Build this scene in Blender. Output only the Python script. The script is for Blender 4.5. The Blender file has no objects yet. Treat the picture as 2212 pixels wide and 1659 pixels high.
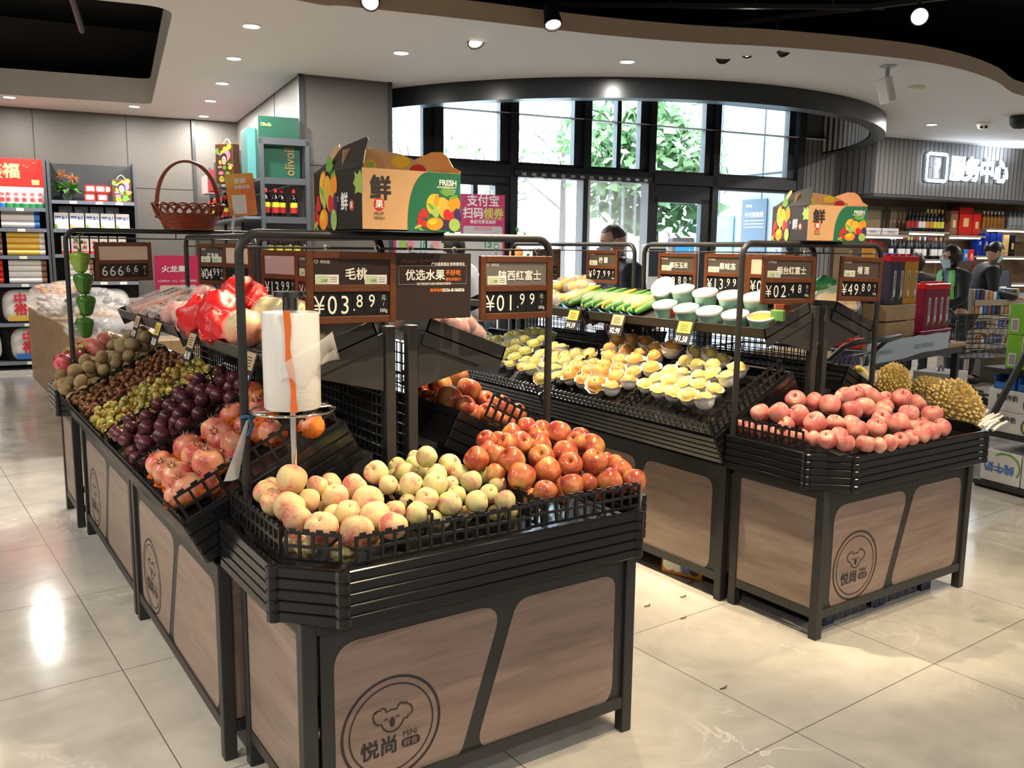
import bpy, bmesh, math, random
from mathutils import Matrix, Vector, noise
S = bpy.context.scene
COL = S.collection
PI = math.pi
# ---------------------------------------------------------------- camera, exposure, sky
CX, CY, FPX, CAMH = 1106.0, 829.5, 1905.0, 1.5
def _basis(pitch=8.68, roll=.63, yaw=34.0):
    p, r, y = map(math.radians, (pitch, roll, yaw))
    f = Vector((math.sin(y)*math.cos(p), math.cos(y)*math.cos(p), -math.sin(p)))
    ri = Vector((math.cos(y), -math.sin(y), 0)); up = ri.cross(f)
    return ri*math.cos(r)+up*math.sin(r), up*math.cos(r)-ri*math.sin(r), f
RI, UP, FW = _basis()
CAM0 = Vector((0, 0, CAMH))
cd = bpy.data.cameras.new('camera'); cam = bpy.data.objects.new('camera', cd); COL.objects.link(cam)
cd.sensor_width = 36; cd.sensor_fit = 'HORIZONTAL'; cd.lens = FPX/2212*36; cd.clip_start = .05; cd.clip_end = 200
cam.matrix_world = Matrix(((RI.x, UP.x, -FW.x, 0), (RI.y, UP.y, -FW.y, 0), (RI.z, UP.z, -FW.z, CAMH), (0, 0, 0, 1)))
S.camera = cam
S.view_settings.view_transform = 'Standard'; S.view_settings.look = 'None'
S.view_settings.gamma = 1; S.view_settings.use_curve_mapping = False
S.view_settings.exposure = 0.48
S.cycles.use_denoising = True
S.cycles.max_bounces = 7; S.cycles.diffuse_bounces = 4; S.cycles.glossy_bounces = 4
S.cycles.transmission_bounces = 6; S.cycles.transparent_max_bounces = 12
S.cycles.sample_clamp_indirect = 6; S.cycles.caustics_reflective = False; S.cycles.caustics_refractive = False
wd = bpy.data.worlds.new('daylight'); S.world = wd; wd.use_nodes = True
bg = wd.node_tree.nodes['Background']; bg.inputs[0].default_value = (.72, .88, 1, 1); bg.inputs[1].default_value = 10.0

# a pixel of the frame as a ray, met with a plane of the room (lengths in metres)
def ray(x, y):
    return RI*((x-CX)/FPX) - UP*((y-CY)/FPX) + FW
def onz(x, y, z): d = ray(x, y); return CAM0+d*((z-CAMH)/d.z)
def onx(x, y, X): d = ray(x, y); return CAM0+d*(X/d.x)
def ony(x, y, Y): d = ray(x, y); return CAM0+d*(Y/d.y)
BA = math.radians(8)                      # the building stands 8 degrees off the fruit islands
WU = Vector((math.cos(BA), -math.sin(BA), 0)); WN = Vector((math.sin(BA), math.cos(BA), 0))
def uv(u, v, z=0): return WU*u+WN*v+Vector((0, 0, z))
def onv(x, y, v): d = ray(x, y); return CAM0+d*(v/d.dot(WN))
def toU(p): return p.dot(WU)
def toV(p): return p.dot(WN)
BM = Matrix(((WU.x, WN.x, 0, 0), (WU.y, WN.y, 0, 0), (0, 0, 1, 0), (0, 0, 0, 1)))

# ---------------------------------------------------------------- materials
MT = {}
def srgb(c):
    if isinstance(c, str):
        c = [int(c[i:i+2], 16)/255 for i in (0, 2, 4)]
        c = [x/12.92 if x <= .04045 else ((x+.055)/1.055)**2.4 for x in c]
    return (c[0], c[1], c[2], 1)
class NT:
    def __init__(s, m): s.t = m.node_tree; s.n = s.t.nodes; s.b = s.n['Principled BSDF']
    def new(s, k, **kw):
        n = s.n.new(k)
        for a, b in kw.items():
            if a in n.bl_rna.properties: setattr(n, a, b)
            else: n.inputs[a].default_value = b
        return n
    def link(s, a, b): s.t.links.new(a, b)
    def ramp(s, fac, stops):
        r = s.n.new('ShaderNodeValToRGB'); e = r.color_ramp.elements
        while len(e) < len(stops): e.new(.5)
        for k, (p, c) in enumerate(stops): e[k].position = p; e[k].color = srgb(c)
        s.link(fac, r.inputs[0]); return r.outputs[0]
    def mix(s, fac, a, b, mode='MIX'):
        m = s.n.new('ShaderNodeMix'); m.data_type = 'RGBA'; m.blend_type = mode
        for k, v in ((0, fac), (6, a), (7, b)):
            if hasattr(v, 'is_linked'): s.link(v, m.inputs[k])
            else: m.inputs[k].default_value = v if k == 0 else srgb(v)
        return m.outputs[2]
    def coord(s, kind='Object', scale=(1, 1, 1), rot=(0, 0, 0)):
        c = s.n.new('ShaderNodeTexCoord'); m = s.n.new('ShaderNodeMapping')
        m.inputs['Scale'].default_value = scale; m.inputs['Rotation'].default_value = rot
        s.link(c.outputs[kind], m.inputs[0]); return m.outputs[0]
    def noise(s, vec, scale, detail=3, rough=.5, dist=0):
        n = s.new('ShaderNodeTexNoise', Scale=scale, Detail=detail, Roughness=rough, Distortion=dist)
        s.link(vec, n.inputs['Vector']); return n.outputs['Fac']
    def base(s, out): s.link(out, s.b.inputs['Base Color'])
    def bump(s, h, strength=.2, dist=.01):
        b = s.new('ShaderNodeBump', Strength=strength, Distance=dist); s.link(h, b.inputs['Height'])
        s.link(b.outputs[0], s.b.inputs['Normal'])
    def rnd(s): return s.n.new('ShaderNodeObjectInfo').outputs['Random']
def mat(name, color=(.5, .5, .5), rough=.5, metal=0, emit=None, es=1, trans=0, alpha=1, ior=1.45, coat=0, var=0, vscale=30, spec=None, sss=0):
    if name in MT: return MT[name]
    m = bpy.data.materials.new(name); m.use_nodes = True; n = NT(m); b = n.b; MT[name] = m
    c = srgb(color)
    b.inputs['Base Color'].default_value = c; b.inputs['Roughness'].default_value = rough
    b.inputs['Metallic'].default_value = metal; b.inputs['IOR'].default_value = ior
    b.inputs['Transmission Weight'].default_value = trans; b.inputs['Alpha'].default_value = alpha
    b.inputs['Coat Weight'].default_value = coat
    if spec is not None: b.inputs['Specular IOR Level'].default_value = spec
    if sss: b.inputs['Subsurface Weight'].default_value = sss; b.inputs['Subsurface Radius'].default_value = (.01, .006, .003)
    if emit is not None:
        b.inputs['Emission Color'].default_value = srgb(emit); b.inputs['Emission Strength'].default_value = es
    if var:
        f = n.noise(n.coord(), vscale, 4)
        n.base(n.mix(f, tuple(x*(1-var) for x in c[:3]), tuple(min(1, x*(1+var)) for x in c[:3])))
    return m
def proc(name, fn, **kw):
    if name not in MT:
        m = mat(name, **kw); fn(NT(m))
    return MT[name]
def _floor(n):
    v = n.coord('Object', rot=(0, 0, math.radians(-2)))
    cl = n.noise(v, .9, 6, .62, 1.2); f2 = n.noise(v, 5, 6, .6, .6)
    a = n.ramp(cl, [(.3, (.40, .375, .33)), (.5, (.56, .53, .475)), (.72, (.66, .635, .58))])
    a = n.mix(f2, a, (.42, .41, .385), 'MIX') if False else n.mix(.35, a, n.ramp(f2, [(.3, (.33, .32, .30)), (.7, (.70, .67, .61))]))
    vn = n.noise(v, 1.7, 5, .55, 2.2)
    vein = n.ramp(vn, [(.485, (0, 0, 0)), (.5, (1, 1, 1)), (.515, (0, 0, 0))])
    m2 = n.noise(v, 1.1, 2); mk = n.ramp(m2, [(.52, (0, 0, 0)), (.62, (1, 1, 1))])
    k = n.mix(1, vein, mk, 'MULTIPLY')
    a = n.mix(k, a, (.80, .78, .72))
    sep = n.new('ShaderNodeSeparateXYZ'); n.link(v, sep.inputs[0])
    lines = None
    for ax, off in ((0, .62), (1, -.08)):
        s_ = n.new('ShaderNodeMath', operation='ADD'); n.link(sep.outputs[ax], s_.inputs[0]); s_.inputs[1].default_value = 40*.82-off
        d = n.new('ShaderNodeMath', operation='MODULO'); n.link(s_.outputs[0], d.inputs[0]); d.inputs[1].default_value = .82
        l = n.new('ShaderNodeMath', operation='LESS_THAN'); n.link(d.outputs[0], l.inputs[0]); l.inputs[1].default_value = .0035
        if lines is None: lines = l.outputs[0]
        else:
            mx = n.new('ShaderNodeMath', operation='MAXIMUM'); n.link(lines, mx.inputs[0]); n.link(l.outputs[0], mx.inputs[1]); lines = mx.outputs[0]
    a = n.mix(lines, a, (.12, .11, .10)); n.base(a)
    r = n.ramp(f2, [(.2, (.10, .10, .10)), (.8, (.17, .17, .17))]); n.link(r, n.b.inputs['Roughness'])
proc('marble_tile', _floor, rough=.12)
def _wood(c1, c2, c3, scale=(1, 1, 1), rot=(0, 0, 0), str_=9):
    def fn(n):
        v = n.coord('Object', scale, rot)
        f = n.noise(v, str_, 6, .62, .8); g = n.noise(v, str_*.28, 3, .5, .5)
        a = n.ramp(f, [(.3, c1), (.52, c2), (.75, c3)])
        n.base(n.mix(.35, a, n.ramp(g, [(.32, c1), (.68, c3)])))
    return fn
# oak boards of the stands: grain runs level along x or along y
proc('oak_x', _wood((.185, .125, .103), (.275, .195, .162), (.35, .255, .212), (.32, 3, 3.4)), rough=.42)
proc('oak_y', _wood((.185, .132, .106), (.275, .205, .168), (.35, .265, .218), (3, .32, 3.4)), rough=.42)
proc('pale_oak', _wood((.42, .26, .13), (.52, .34, .18), (.62, .43, .25), (2, .4, 2)), rough=.45)
proc('sign_wood', _wood((.075, .024, .010), (.115, .038, .015), (.16, .056, .022), (3, 3, 14)), rough=.35)
proc('crate_wood', _wood((.40, .26, .12), (.50, .34, .17), (.58, .42, .24), (1, 1, 4)), rough=.55)
def _panelwall(n):
    v = n.coord(); f = n.noise(v, 60, 4, .6)
    n.base(n.ramp(f, [(.3, (.078, .070, .062)), (.7, (.098, .089, .080))]))
proc('taupe_panel', _panelwall, rough=.55)
mat('ceiling_white', (.66, .645, .63), .8); mat('fascia_beige', (.62, .50, .38), .8)
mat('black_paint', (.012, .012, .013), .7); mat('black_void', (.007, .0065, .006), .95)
mat('black_metal', (.028, .028, .028), .42); mat('grey_metal', (.055, .057, .060), .4)
mat('tray_gloss', (.010, .010, .011), .14); mat('lattice_plastic', (.013, .013, .014), .32)
mat('tray_dark', (.012, .012, .012), .6); mat('bracket_grey', (.042, .040, .038), .45)
mat('slate', (.060, .068, .078), .45); mat('chrome', (.75, .75, .75), .12, 1); mat('steel', (.6, .6, .6), .3, 1)
mat('white_plastic', (.80, .80, .78), .4); mat('paper_white', (.82, .81, .78), .6); mat('ink', (.02, .018, .02), .6)
mat('letter_white', (.80, .77, .70), .5); mat('letter_orange', (.85, .20, .03), .5); mat('card_brown', (.040, .028, .026), .25)
mat('card_black', (.014, .014, .016), .25); mat('eink', (.50, .60, .38), .4); mat('label_white', (.75, .75, .68), .4)
mat('glass', (.93, .97, 1), .02, trans=1, ior=1.05, alpha=1)
mat('frame_dark', (.022, .026, .032), .45); mat('corrugated', (.165, .158, .150), .5); mat('drum', (.020, .022, .025), .28)
mat('spot_glow', (1, 1, 1), .5, emit=(1, .93, .82), es=14); mat('down_glow', (1, 1, 1), .5, emit=(1, .96, .90), es=14)
mat('led_strip', (1, 1, 1), .5, emit=(.85, .92, 1), es=5); mat('sign_glow', (1, 1, 1), .5, emit=(.72, .84, 1), es=6)

# ---------------------------------------------------------------- mesh builder and scene helpers
def rotz(a): return Matrix.Rotation(a, 4, 'Z')
def T(*p): return Matrix.Translation(Vector(p) if len(p) == 3 else p[0])
def frame3(o, x, y, z=None):
    x = Vector(x).normalized(); y = Vector(y); y = (y-x*y.dot(x)).normalized(); z = x.cross(y)
    return Matrix(((x.x, y.x, z.x, o[0]), (x.y, y.y, z.y, o[1]), (x.z, y.z, z.z, o[2]), (0, 0, 0, 1)))
class MB:
    def __init__(s, M=None): s.v = []; s.f = []; s.mi = []; s.M = M or Matrix(); s.k = 0
    def add(s, vs, fs, M=None):
        m = s.M @ M if M is not None else s.M
        b = len(s.v); s.v += [m @ Vector(p) for p in vs]
        s.f += [tuple(i+b for i in f) for f in fs]; s.mi += [s.k]*len(fs); return s
    def box(s, x0, x1, y0, y1, z0, z1, M=None):
        return s.add([(x0, y0, z0), (x1, y0, z0), (x1, y1, z0), (x0, y1, z0), (x0, y0, z1), (x1, y0, z1), (x1, y1, z1), (x0, y1, z1)],
                     [(0, 3, 2, 1), (4, 5, 6, 7), (0, 1, 5, 4), (1, 2, 6, 5), (2, 3, 7, 6), (3, 0, 4, 7)], M)
    def cbox(s, c, d, M=None):
        return s.box(c[0]-d[0]/2, c[0]+d[0]/2, c[1]-d[1]/2, c[1]+d[1]/2, c[2]-d[2]/2, c[2]+d[2]/2, M)
    def rbox(s, x0, x1, y0, y1, z0, z1, r=.004, M=None):          # box with chamfered edges
        xs, ys, zs = (x0, x1), (y0, y1), (z0, z1); vs = []; ix = {}
        for a in (0, 1):
            for b in (0, 1):
                for c in (0, 1):
                    sx, sy, sz = (1, -1)[a], (1, -1)[b], (1, -1)[c]
                    for k in range(3):
                        p = [xs[a]+sx*r, ys[b]+sy*r, zs[c]+sz*r]; p[k] = (xs[a], ys[b], zs[c])[k]
                        ix[a, b, c, k] = len(vs); vs.append(p)
        fs = []
        for k in range(3):
            for e in (0, 1):
                o = [i for i in range(3) if i != k]; q = []
                for (i, j) in ((0, 0), (1, 0), (1, 1), (0, 1)):
                    t = [0, 0, 0]; t[k] = e; t[o[0]] = i; t[o[1]] = j; q.append(ix[t[0], t[1], t[2], k])
                if (e == 0) != (k == 1): q.reverse()
                fs.append(tuple(q))
        for k in range(3):
            o = [i for i in range(3) if i != k]
            for i in (0, 1):
                for j in (0, 1):
                    t0 = [0]*3; t0[o[0]] = i; t0[o[1]] = j; t1 = list(t0); t1[k] = 1
                    q = [ix[t0[0], t0[1], t0[2], o[0]], ix[t0[0], t0[1], t0[2], o[1]], ix[t1[0], t1[1], t1[2], o[1]], ix[t1[0], t1[1], t1[2], o[0]]]
                    fs.append(tuple(q))
        for a in (0, 1):
            for b in (0, 1):
                for c in (0, 1): fs.append((ix[a, b, c, 0], ix[a, b, c, 1], ix[a, b, c, 2]))
        return s.add(vs, fs, M)
    def lathe(s, prof, n=20, M=None, cap0=True, cap1=True, sx=1, sy=1):
        vs = []; fs = []; L = len(prof)
        for r, z in prof:
            for k in range(n): a = 2*PI*k/n; vs.append((r*math.cos(a)*sx, r*math.sin(a)*sy, z))
        for i in range(L-1):
            for k in range(n):
                k2 = (k+1) % n; fs.append((i*n+k, i*n+k2, (i+1)*n+k2, (i+1)*n+k))
        if cap0: fs.append(tuple(range(n-1, -1, -1)))
        if cap1: fs.append(tuple((L-1)*n+k for k in range(n)))
        return s.add(vs, fs, M)
    def cyl(s, p0, p1, r, n=12, r1=None):
        p0, p1 = Vector(p0), Vector(p1); d = p1-p0; h = d.length
        q = d.to_track_quat('Z', 'Y').to_matrix().to_4x4()
        return s.lathe([(r, 0), (r if r1 is None else r1, h)], n, T(p0) @ q)
    def tube(s, pts, r, n=8, closed=False):
        pts = [Vector(p) for p in pts]; m = len(pts); vs = []; fs = []
        t = [((pts[(i+1) % m] if closed or i < m-1 else pts[i])-(pts[i-1] if closed or i > 0 else pts[i])).normalized() for i in range(m)]
        up = Vector((0, 0, 1)) if abs(t[0].z) < .9 else Vector((1, 0, 0)); nn = (up-t[0]*up.dot(t[0])).normalized()
        for i in range(m):
            nn = (nn-t[i]*nn.dot(t[i])).normalized(); b = t[i].cross(nn); rr = r[i] if isinstance(r, (list, tuple)) else r
            for k in range(n): a = 2*PI*k/n; vs.append(pts[i]+nn*(rr*math.cos(a))+b*(rr*math.sin(a)))
        for i in range(m if closed else m-1):
            j = (i+1) % m
            for k in range(n): k2 = (k+1) % n; fs.append((i*n+k, i*n+k2, j*n+k2, j*n+k))
        if not closed: fs += [tuple(range(n-1, -1, -1)), tuple((m-1)*n+k for k in range(n))]
        return s.add(vs, fs)
    def prism(s, poly, z0, z1, M=None):
        n = len(poly); vs = [(x, y, z0) for x, y in poly]+[(x, y, z1) for x, y in poly]
        return s.add(vs, [tuple(range(n-1, -1, -1)), tuple(range(n, 2*n))]+[(k, (k+1) % n, n+(k+1) % n, n+k) for k in range(n)], M)
    def quad(s, a, b, c, d): return s.add([a, b, c, d], [(0, 1, 2, 3)])
    def ell(s, c, r, n=16, m=10, M=None):
        r = (r, r, r) if isinstance(r, (int, float)) else r
        prof = [(max(1e-4, math.sin(PI*i/m)), -math.cos(PI*i/m)) for i in range(m+1)]
        return s.lathe(prof, n, (M or Matrix()) @ T(*c) @ Matrix.Diagonal((r[0], r[1], r[2], 1)))
    def strip(s, pts, w, M, closed=False, h=.0008):              # a drawn line of width w on the xy plane of M
        pts = [Vector((p[0], p[1], 0)) for p in pts]; m = len(pts); L = []; R = []
        for i in range(m):
            a = pts[i-1] if closed or i > 0 else pts[i]; b = pts[(i+1) % m] if closed or i < m-1 else pts[i]
            d = (b-a).normalized(); nrm = Vector((-d.y, d.x, 0))*(w/2); L.append(pts[i]+nrm); R.append(pts[i]-nrm)
        vs = [(p.x, p.y, h) for p in L]+[(p.x, p.y, h) for p in R]; e = m if closed else m-1
        return s.add(vs, [(i, m+i, m+(i+1) % m, (i+1) % m) for i in range(e)], M)
    def text(s, body, size, M, align='LEFT', bold=0, h=.0008, xs=1.0, ys=1.0, valign='TOP_BASELINE'):
        c = bpy.data.curves.new('lettering', 'FONT'); c.body = body; c.size = size; c.align_x = align
        c.resolution_u = 3
        o = bpy.data.objects.new('lettering', c); me = o.to_mesh()
        q = [(p.co.x*xs, p.co.y*ys) for p in me.vertices]; fs = [tuple(p.vertices) for p in me.polygons]
        o.to_mesh_clear(); bpy.data.objects.remove(o); bpy.data.curves.remove(c); d = bold*size
        for k, (a, b) in enumerate(((-d, -d), (d, -d), (d, d), (-d, d)) if bold > .008 else ((0, 0),)):   # heavier strokes: the letter laid down four times
            s.add([(x+a, y+b, h+k*4e-6) for x, y in q], fs, M)
        return s
    def build(s, name, mats, parent=None, smooth=None, kind=None, shift=True):
        org = Vector((0, 0, 0)); p = parent
        while p is not None and shift: org += p.location; p = p.parent
        me = bpy.data.meshes.new(name); me.from_pydata([tuple(p-org) for p in s.v], [], s.f)
        mats = mats if isinstance(mats, (list, tuple)) else [mats]
        for m in mats: me.materials.append(MT[m] if isinstance(m, str) else m)
        if len(mats) > 1: me.polygons.foreach_set('material_index', s.mi)
        if smooth:
            me.polygons.foreach_set('use_smooth', [True]*len(me.polygons))
            if smooth < 180: me.set_sharp_from_angle(angle=math.radians(smooth))
        me.update(); o = bpy.data.objects.new(name, me); COL.objects.link(o); o.parent = parent
        if kind: o['kind'] = kind
        return o
def thing(name, label, cat, loc=(0, 0, 0), group=None, rz=0):
    o = bpy.data.objects.new(name, None); COL.objects.link(o); o.location = loc; o.rotation_euler = (0, 0, rz)
    o.empty_display_size = .05; o['label'] = label; o['category'] = cat
    if group: o['group'] = group
    return o
def tag(o, label, cat, group=None):
    o['label'] = label; o['category'] = cat
    if group: o['group'] = group
    return o
def dup(root, loc=None, rot=None, label=None, group=None, scale=None):   # a thing with its parts and sub-parts
    r = root.copy(); COL.objects.link(r)
    if loc is not None: r.location = loc
    if rot is not None: r.rotation_euler = rot
    if scale is not None: r.scale = (scale,)*3 if isinstance(scale, (int, float)) else scale
    if label: r['label'] = label
    if group: r['group'] = group
    for ch in root.children:
        c = ch.copy(); COL.objects.link(c); c.parent = r
        for g in ch.children: d = g.copy(); COL.objects.link(d); d.parent = c
    return r
def struct(name, mb, m, smooth=None): return mb.build(name, m, None, smooth, 'structure')
def lamp(kind, name, loc, power, color, parent=None, target=None, size=.05, angle=60, blend=.6):
    l = bpy.data.lights.new(name, kind); o = bpy.data.objects.new(name, l); COL.objects.link(o)
    l.energy = power; l.color = color
    if kind == 'SPOT': l.spot_size = math.radians(angle); l.spot_blend = blend; l.shadow_soft_size = size
    elif kind == 'AREA': l.shape = 'DISK'; l.size = size
    else: l.shadow_soft_size = size
    loc = Vector(loc); org = Vector((0, 0, 0)); p = parent
    while p is not None: org += p.location; p = p.parent
    o.location = loc-org; o.parent = parent
    d = (Vector(target)-loc) if target is not None else Vector((0, 0, -1))
    o.rotation_euler = d.to_track_quat('-Z', 'Y').to_euler()
    return o
def rrect(x0, x1, y0, y1, r, n=5):
    q = []
    for cx, cy, a in ((x1-r, y1-r, 0), (x0+r, y1-r, 90), (x0+r, y0+r, 180), (x1-r, y0+r, 270)):
        for k in range(n+1): t = math.radians(a+90*k/n); q.append((cx+r*math.cos(t), cy+r*math.sin(t)))
    return q
def round_poly(pts, r, n=5):
    out = []; m = len(pts)
    for i in range(m):
        p = Vector(pts[i]); a = Vector(pts[i-1])-p; b = Vector(pts[(i+1) % m])-p
        ri = r[i] if isinstance(r, (list, tuple)) else r
        ang = a.angle(b); d = min(ri/math.tan(ang/2), a.length*.48, b.length*.48)
        p0 = p+a.normalized()*d; p1 = p+b.normalized()*d
        for k in range(n+1):
            t = k/n; out.append(tuple(p0*(1-t)**2+p*2*t*(1-t)+p1*t*t))
    return out
def area_fill(outer, holes, z):
    c = bpy.data.curves.new('outline', 'CURVE'); c.dimensions = '2D'; c.fill_mode = 'BOTH'
    for ring in [outer]+holes:
        sp = c.splines.new('POLY'); sp.points.add(len(ring)-1); sp.use_cyclic_u = True
        for p, q in zip(sp.points, ring): p.co = (q[0], q[1], 0, 1)
    o = bpy.data.objects.new('outline', c); me = o.to_mesh()
    r = [(p.co.x, p.co.y, z) for p in me.vertices], [tuple(p.vertices) for p in me.polygons]
    o.to_mesh_clear(); bpy.data.objects.remove(o); bpy.data.curves.remove(c); return r
# ================================================================ the room
HC = 3.12                                    # white ceiling
struct('floor', MB().box(-7, 17, -6, 14, -.1, 0), 'marble_tile')
# openings of the white ceiling: the big curved one over the islands and the rounded one at the left
def catmull(pts, n=6, closed=True):
    out = []; m = len(pts)
    for i in range(m):
        p0, p1, p2, p3 = [Vector(pts[(i+k-1) % m]) for k in range(4)]
        for k in range(n):
            t = k/n; out.append(tuple(.5*((2*p1)+(p2-p0)*t+(2*p0-5*p1+4*p2-p3)*t*t+(3*p1-p0-3*p2+p3)*t**3)))
    return out
big = catmull([(2.24, 5.93), (2.58, 5.87), (3.39, 5.684), (4.14, 5.54), (4.70, 5.40), (5.28, 5.2), (5.78, 4.97), (6.48, 4.736), (7.21, 4.57), (7.89, 4.551), (8.64, 4.66), (9.62, 4.90), (10.6, 4.6),
               (10.9, 3.2), (10.2, 1.2), (8.2, -.6), (4.5, -1.2), (1.2, -.4), (-.9, 1.8), (-1.0, 4.2), (.4, 5.6)], 4)
small = round_poly([(2.43, 11.16), (-1.6, 12.0), (-3.2, 8.6), (.4, 6.9), (1.62, 6.62)], [.14, .3, .4, .6, .22], 6)
xy = lambda u, v: tuple(uv(u, v).xy)
_DC = (6.35, 10.74)
hole = [xy(_DC[0]+3.62*math.cos(a), _DC[1]+3.62*math.sin(a)) for a in [math.radians(194.5+(345.5-194.5)*k/48) for k in range(49)]]
room = [(-7, -6), (17, -6), (17, 7.7), xy(16.0, 10.02), xy(2.80, 10.02), xy(2.80, 12.6), (-7, 13.6)]
cm = MB(); cm.add(*area_fill(room, [big, small, hole], HC)); struct('ceiling', cm, 'ceiling_white')
for nm, ring, h in (('trim_1', big, .13), ('trim_2', small, .28)):
    m = MB(); n = len(ring)
    m.add([(x, y, HC) for x, y in ring]+[(x, y, HC+h) for x, y in ring], [(k, (k+1) % n, n+(k+1) % n, n+k) for k in range(n)])
    struct(nm, m, 'fascia_beige' if h < .2 else 'ceiling_white', 40)
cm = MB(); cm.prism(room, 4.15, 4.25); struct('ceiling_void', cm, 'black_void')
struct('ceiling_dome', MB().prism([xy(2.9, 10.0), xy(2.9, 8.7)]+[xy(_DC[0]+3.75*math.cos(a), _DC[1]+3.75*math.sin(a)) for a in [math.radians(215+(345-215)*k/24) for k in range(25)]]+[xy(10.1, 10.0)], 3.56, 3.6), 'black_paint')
# ducts and pipes inside the black voids
def pipe(label, pts, r, m='grey_metal'):
    return tag(MB().tube(pts, r, 8).build('ceiling_pipe', m, None, 40), label, 'pipe')
pipe('thin grey pipe crossing the square ceiling opening at left', [(-2.4, 9.2, 3.62), (2.6, 8.3, 3.62)], .03)
pipe('grey sloping pipe in the square ceiling opening beside the long pipe', [(.9, 7.2, 3.9), (1.45, 9.3, 3.45)], .03)
pipe('dark sprinkler pipe high over the track lights', [(4.0, 4.9, 3.98), (10, 4.5, 3.98)], .025, 'black_metal')
m = MB()
for k in range(6): m.box(7.0+k*.32, 7.12+k*.32, 2.2, 4.2, 3.85, 3.9)
m.box(6.9, 9.0, 2.5, 2.54, 3.9, 3.96).box(6.9, 9.0, 3.9, 3.94, 3.9, 3.96)
tag(m.build('cable_tray', 'black_metal'), 'black slatted cable tray high in the dark ceiling at right', 'cable tray')
tag(MB().prism([(-1.6, 9.6), (-.05, 9.05), (.62, 9.5), (.62, 9.9), (-1.6, 11.1)], 3.55, 3.62).build('ceiling_panel', 'fascia_beige'), 'beige hung panel inside the square ceiling opening', 'panel')

# walls
VB, VW, VS, UP0, UP1 = 12.45, 9.9, 9.2, 1.97, 2.86
def ubox(u0, u1, v0, v1, z0, z1, mb=None): mb = mb or MB(BM); return mb.box(u0, u1, v0, v1, z0, z1)
w = ubox(-9, 1.42, VB, VB+.15, 0, 4.2); struct('wall_back', w, 'taupe_panel')
struct('wall_alcove', ubox(1.42, UP0, VB-.02, VB+.15, 0, 4.2), 'taupe_panel')
struct('trim_3', ubox(1.40, 1.44, VB-.045, VB, 0, HC), 'frame_dark')
m = MB(BM)
for u in (-.42, .62): m.box(u, u+.008, VB-.004, VB, 0, HC)
m.box(-9, UP0, VB-.004, VB, 2.22, 2.226); struct('trim_4', m, 'black_paint')
struct('wall_pillar', ubox(UP0, UP1, 8.7, VB, 0, 4.2), 'taupe_panel')
m = MB(BM); m.box(UP0-.012, UP0+.035, 8.685, 8.74, 0, HC); m.box(UP1-.02, UP1+.02, 8.685, 8.74, 0, HC); struct('trim_5', m, 'frame_dark')
m = MB(BM); m.box(UP0-.004, UP0, 9.9, 9.91, 0, HC); m.box(UP0, UP1, 8.696, 8.7, 2.28, 2.286); struct('trim_6', m, 'black_paint')
struct('wall_left', MB().box(-7.15, -7, -6, 14, 0, 4.15), 'taupe_panel')
struct('wall_rear', MB().box(-7, 17, -6.15, -6, 0, 4.15), 'taupe_panel')
struct('wall_right', MB().box(17, 17.15, -6, 14, 0, 4.15), 'taupe_panel')
# window wall of the round vestibule
def uat(x, y, v=VW): return toU(onv(x, y, v))
UR = uat(1727, 246)
ZT = onv(1415, 374, VW).z                    # transom top
mull = [uat(*p) for p in ((944, 300), (1108, 300), (1266, 300), (1407, 300), (1546, 300))]
m = MB(BM)
m.box(UP1-.1, UR+.05, VW-.03, VW+.12, 3.5, 4.2)
struct('trim_7', m, 'frame_dark')
edges = [UP1-.3]+mull+[UR]
fr = MB(BM)
for u in mull: fr.box(u-.05, u+.05, VW-.05, VW+.13, 0, 3.55)
fr.box(UR-.02, UR+.10, VW-.06, VW+.14, 0, 3.6); fr.box(UP1-.1, UR, VW-.05, VW+.13, ZT-.14, ZT)
struct('window_frame', fr, 'frame_dark')
for i in range(len(edges)-1):
    a, b = edges[i]+.05, edges[i+1]-.05
    m = MB(BM); f = .055
    for z0, z1 in ((ZT, 3.52),) + (((0.02, ZT-.14),) if i in (0, 4, 5) else ()):
        m.k = 0
        m.box(a, a+f*.6, VW, VW+.08, z0, z1); m.box(b-f*(2.2 if z0 > 2 else 1), b, VW, VW+.10, z0, z1); m.box(a, b, VW, VW+.08, z0, z0+.04); m.box(a, b, VW, VW+.08, z1-.04, z1)
        if z0 > 2 and i == 3: m.box(a+.46*(b-a), a+.53*(b-a), VW, VW+.1, z0, z1)
        m.k = 1; m.box(a, b, VW+.05, VW+.056, z0, z1)
    struct('window_%d' % (i+1), m, ['frame_dark', 'glass'])
# transom leaf of the door beside the opening, the glazed door at right
m = MB(BM); a, b = mull[0]+.05, mull[1]-.05
m.box(a, b, VW, VW+.08, 2.26, ZT-.1); m.box(a, a+.06, VW, VW+.08, 0, 2.3); m.box(b-.18, b, VW, VW+.08, 0, 2.3); m.box((a+b)/2-.03, (a+b)/2+.03, VW, VW+.08, 0, 2.3)
m.k = 1; m.box(a, b, VW+.03, VW+.036, 0, 2.3); struct('door_1', m, ['frame_dark', 'glass'])
a, b = mull[3]+.05, mull[4]-.05
m = MB(BM); m.box(a, b, VW-.02, VW+.07, 2.14, 2.36); m.box(a, a+.07, VW-.02, VW+.07, 0, 2.2); m.box(b-.16, b, VW-.02, VW+.07, 0, 2.2); m.box(a, b, VW-.02, VW+.07, 0, .12)
m.k = 1; m.box(a, b, VW+.02, VW+.026, 0, 2.3); door2 = struct('door_2', m, ['frame_dark', 'glass'])
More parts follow.
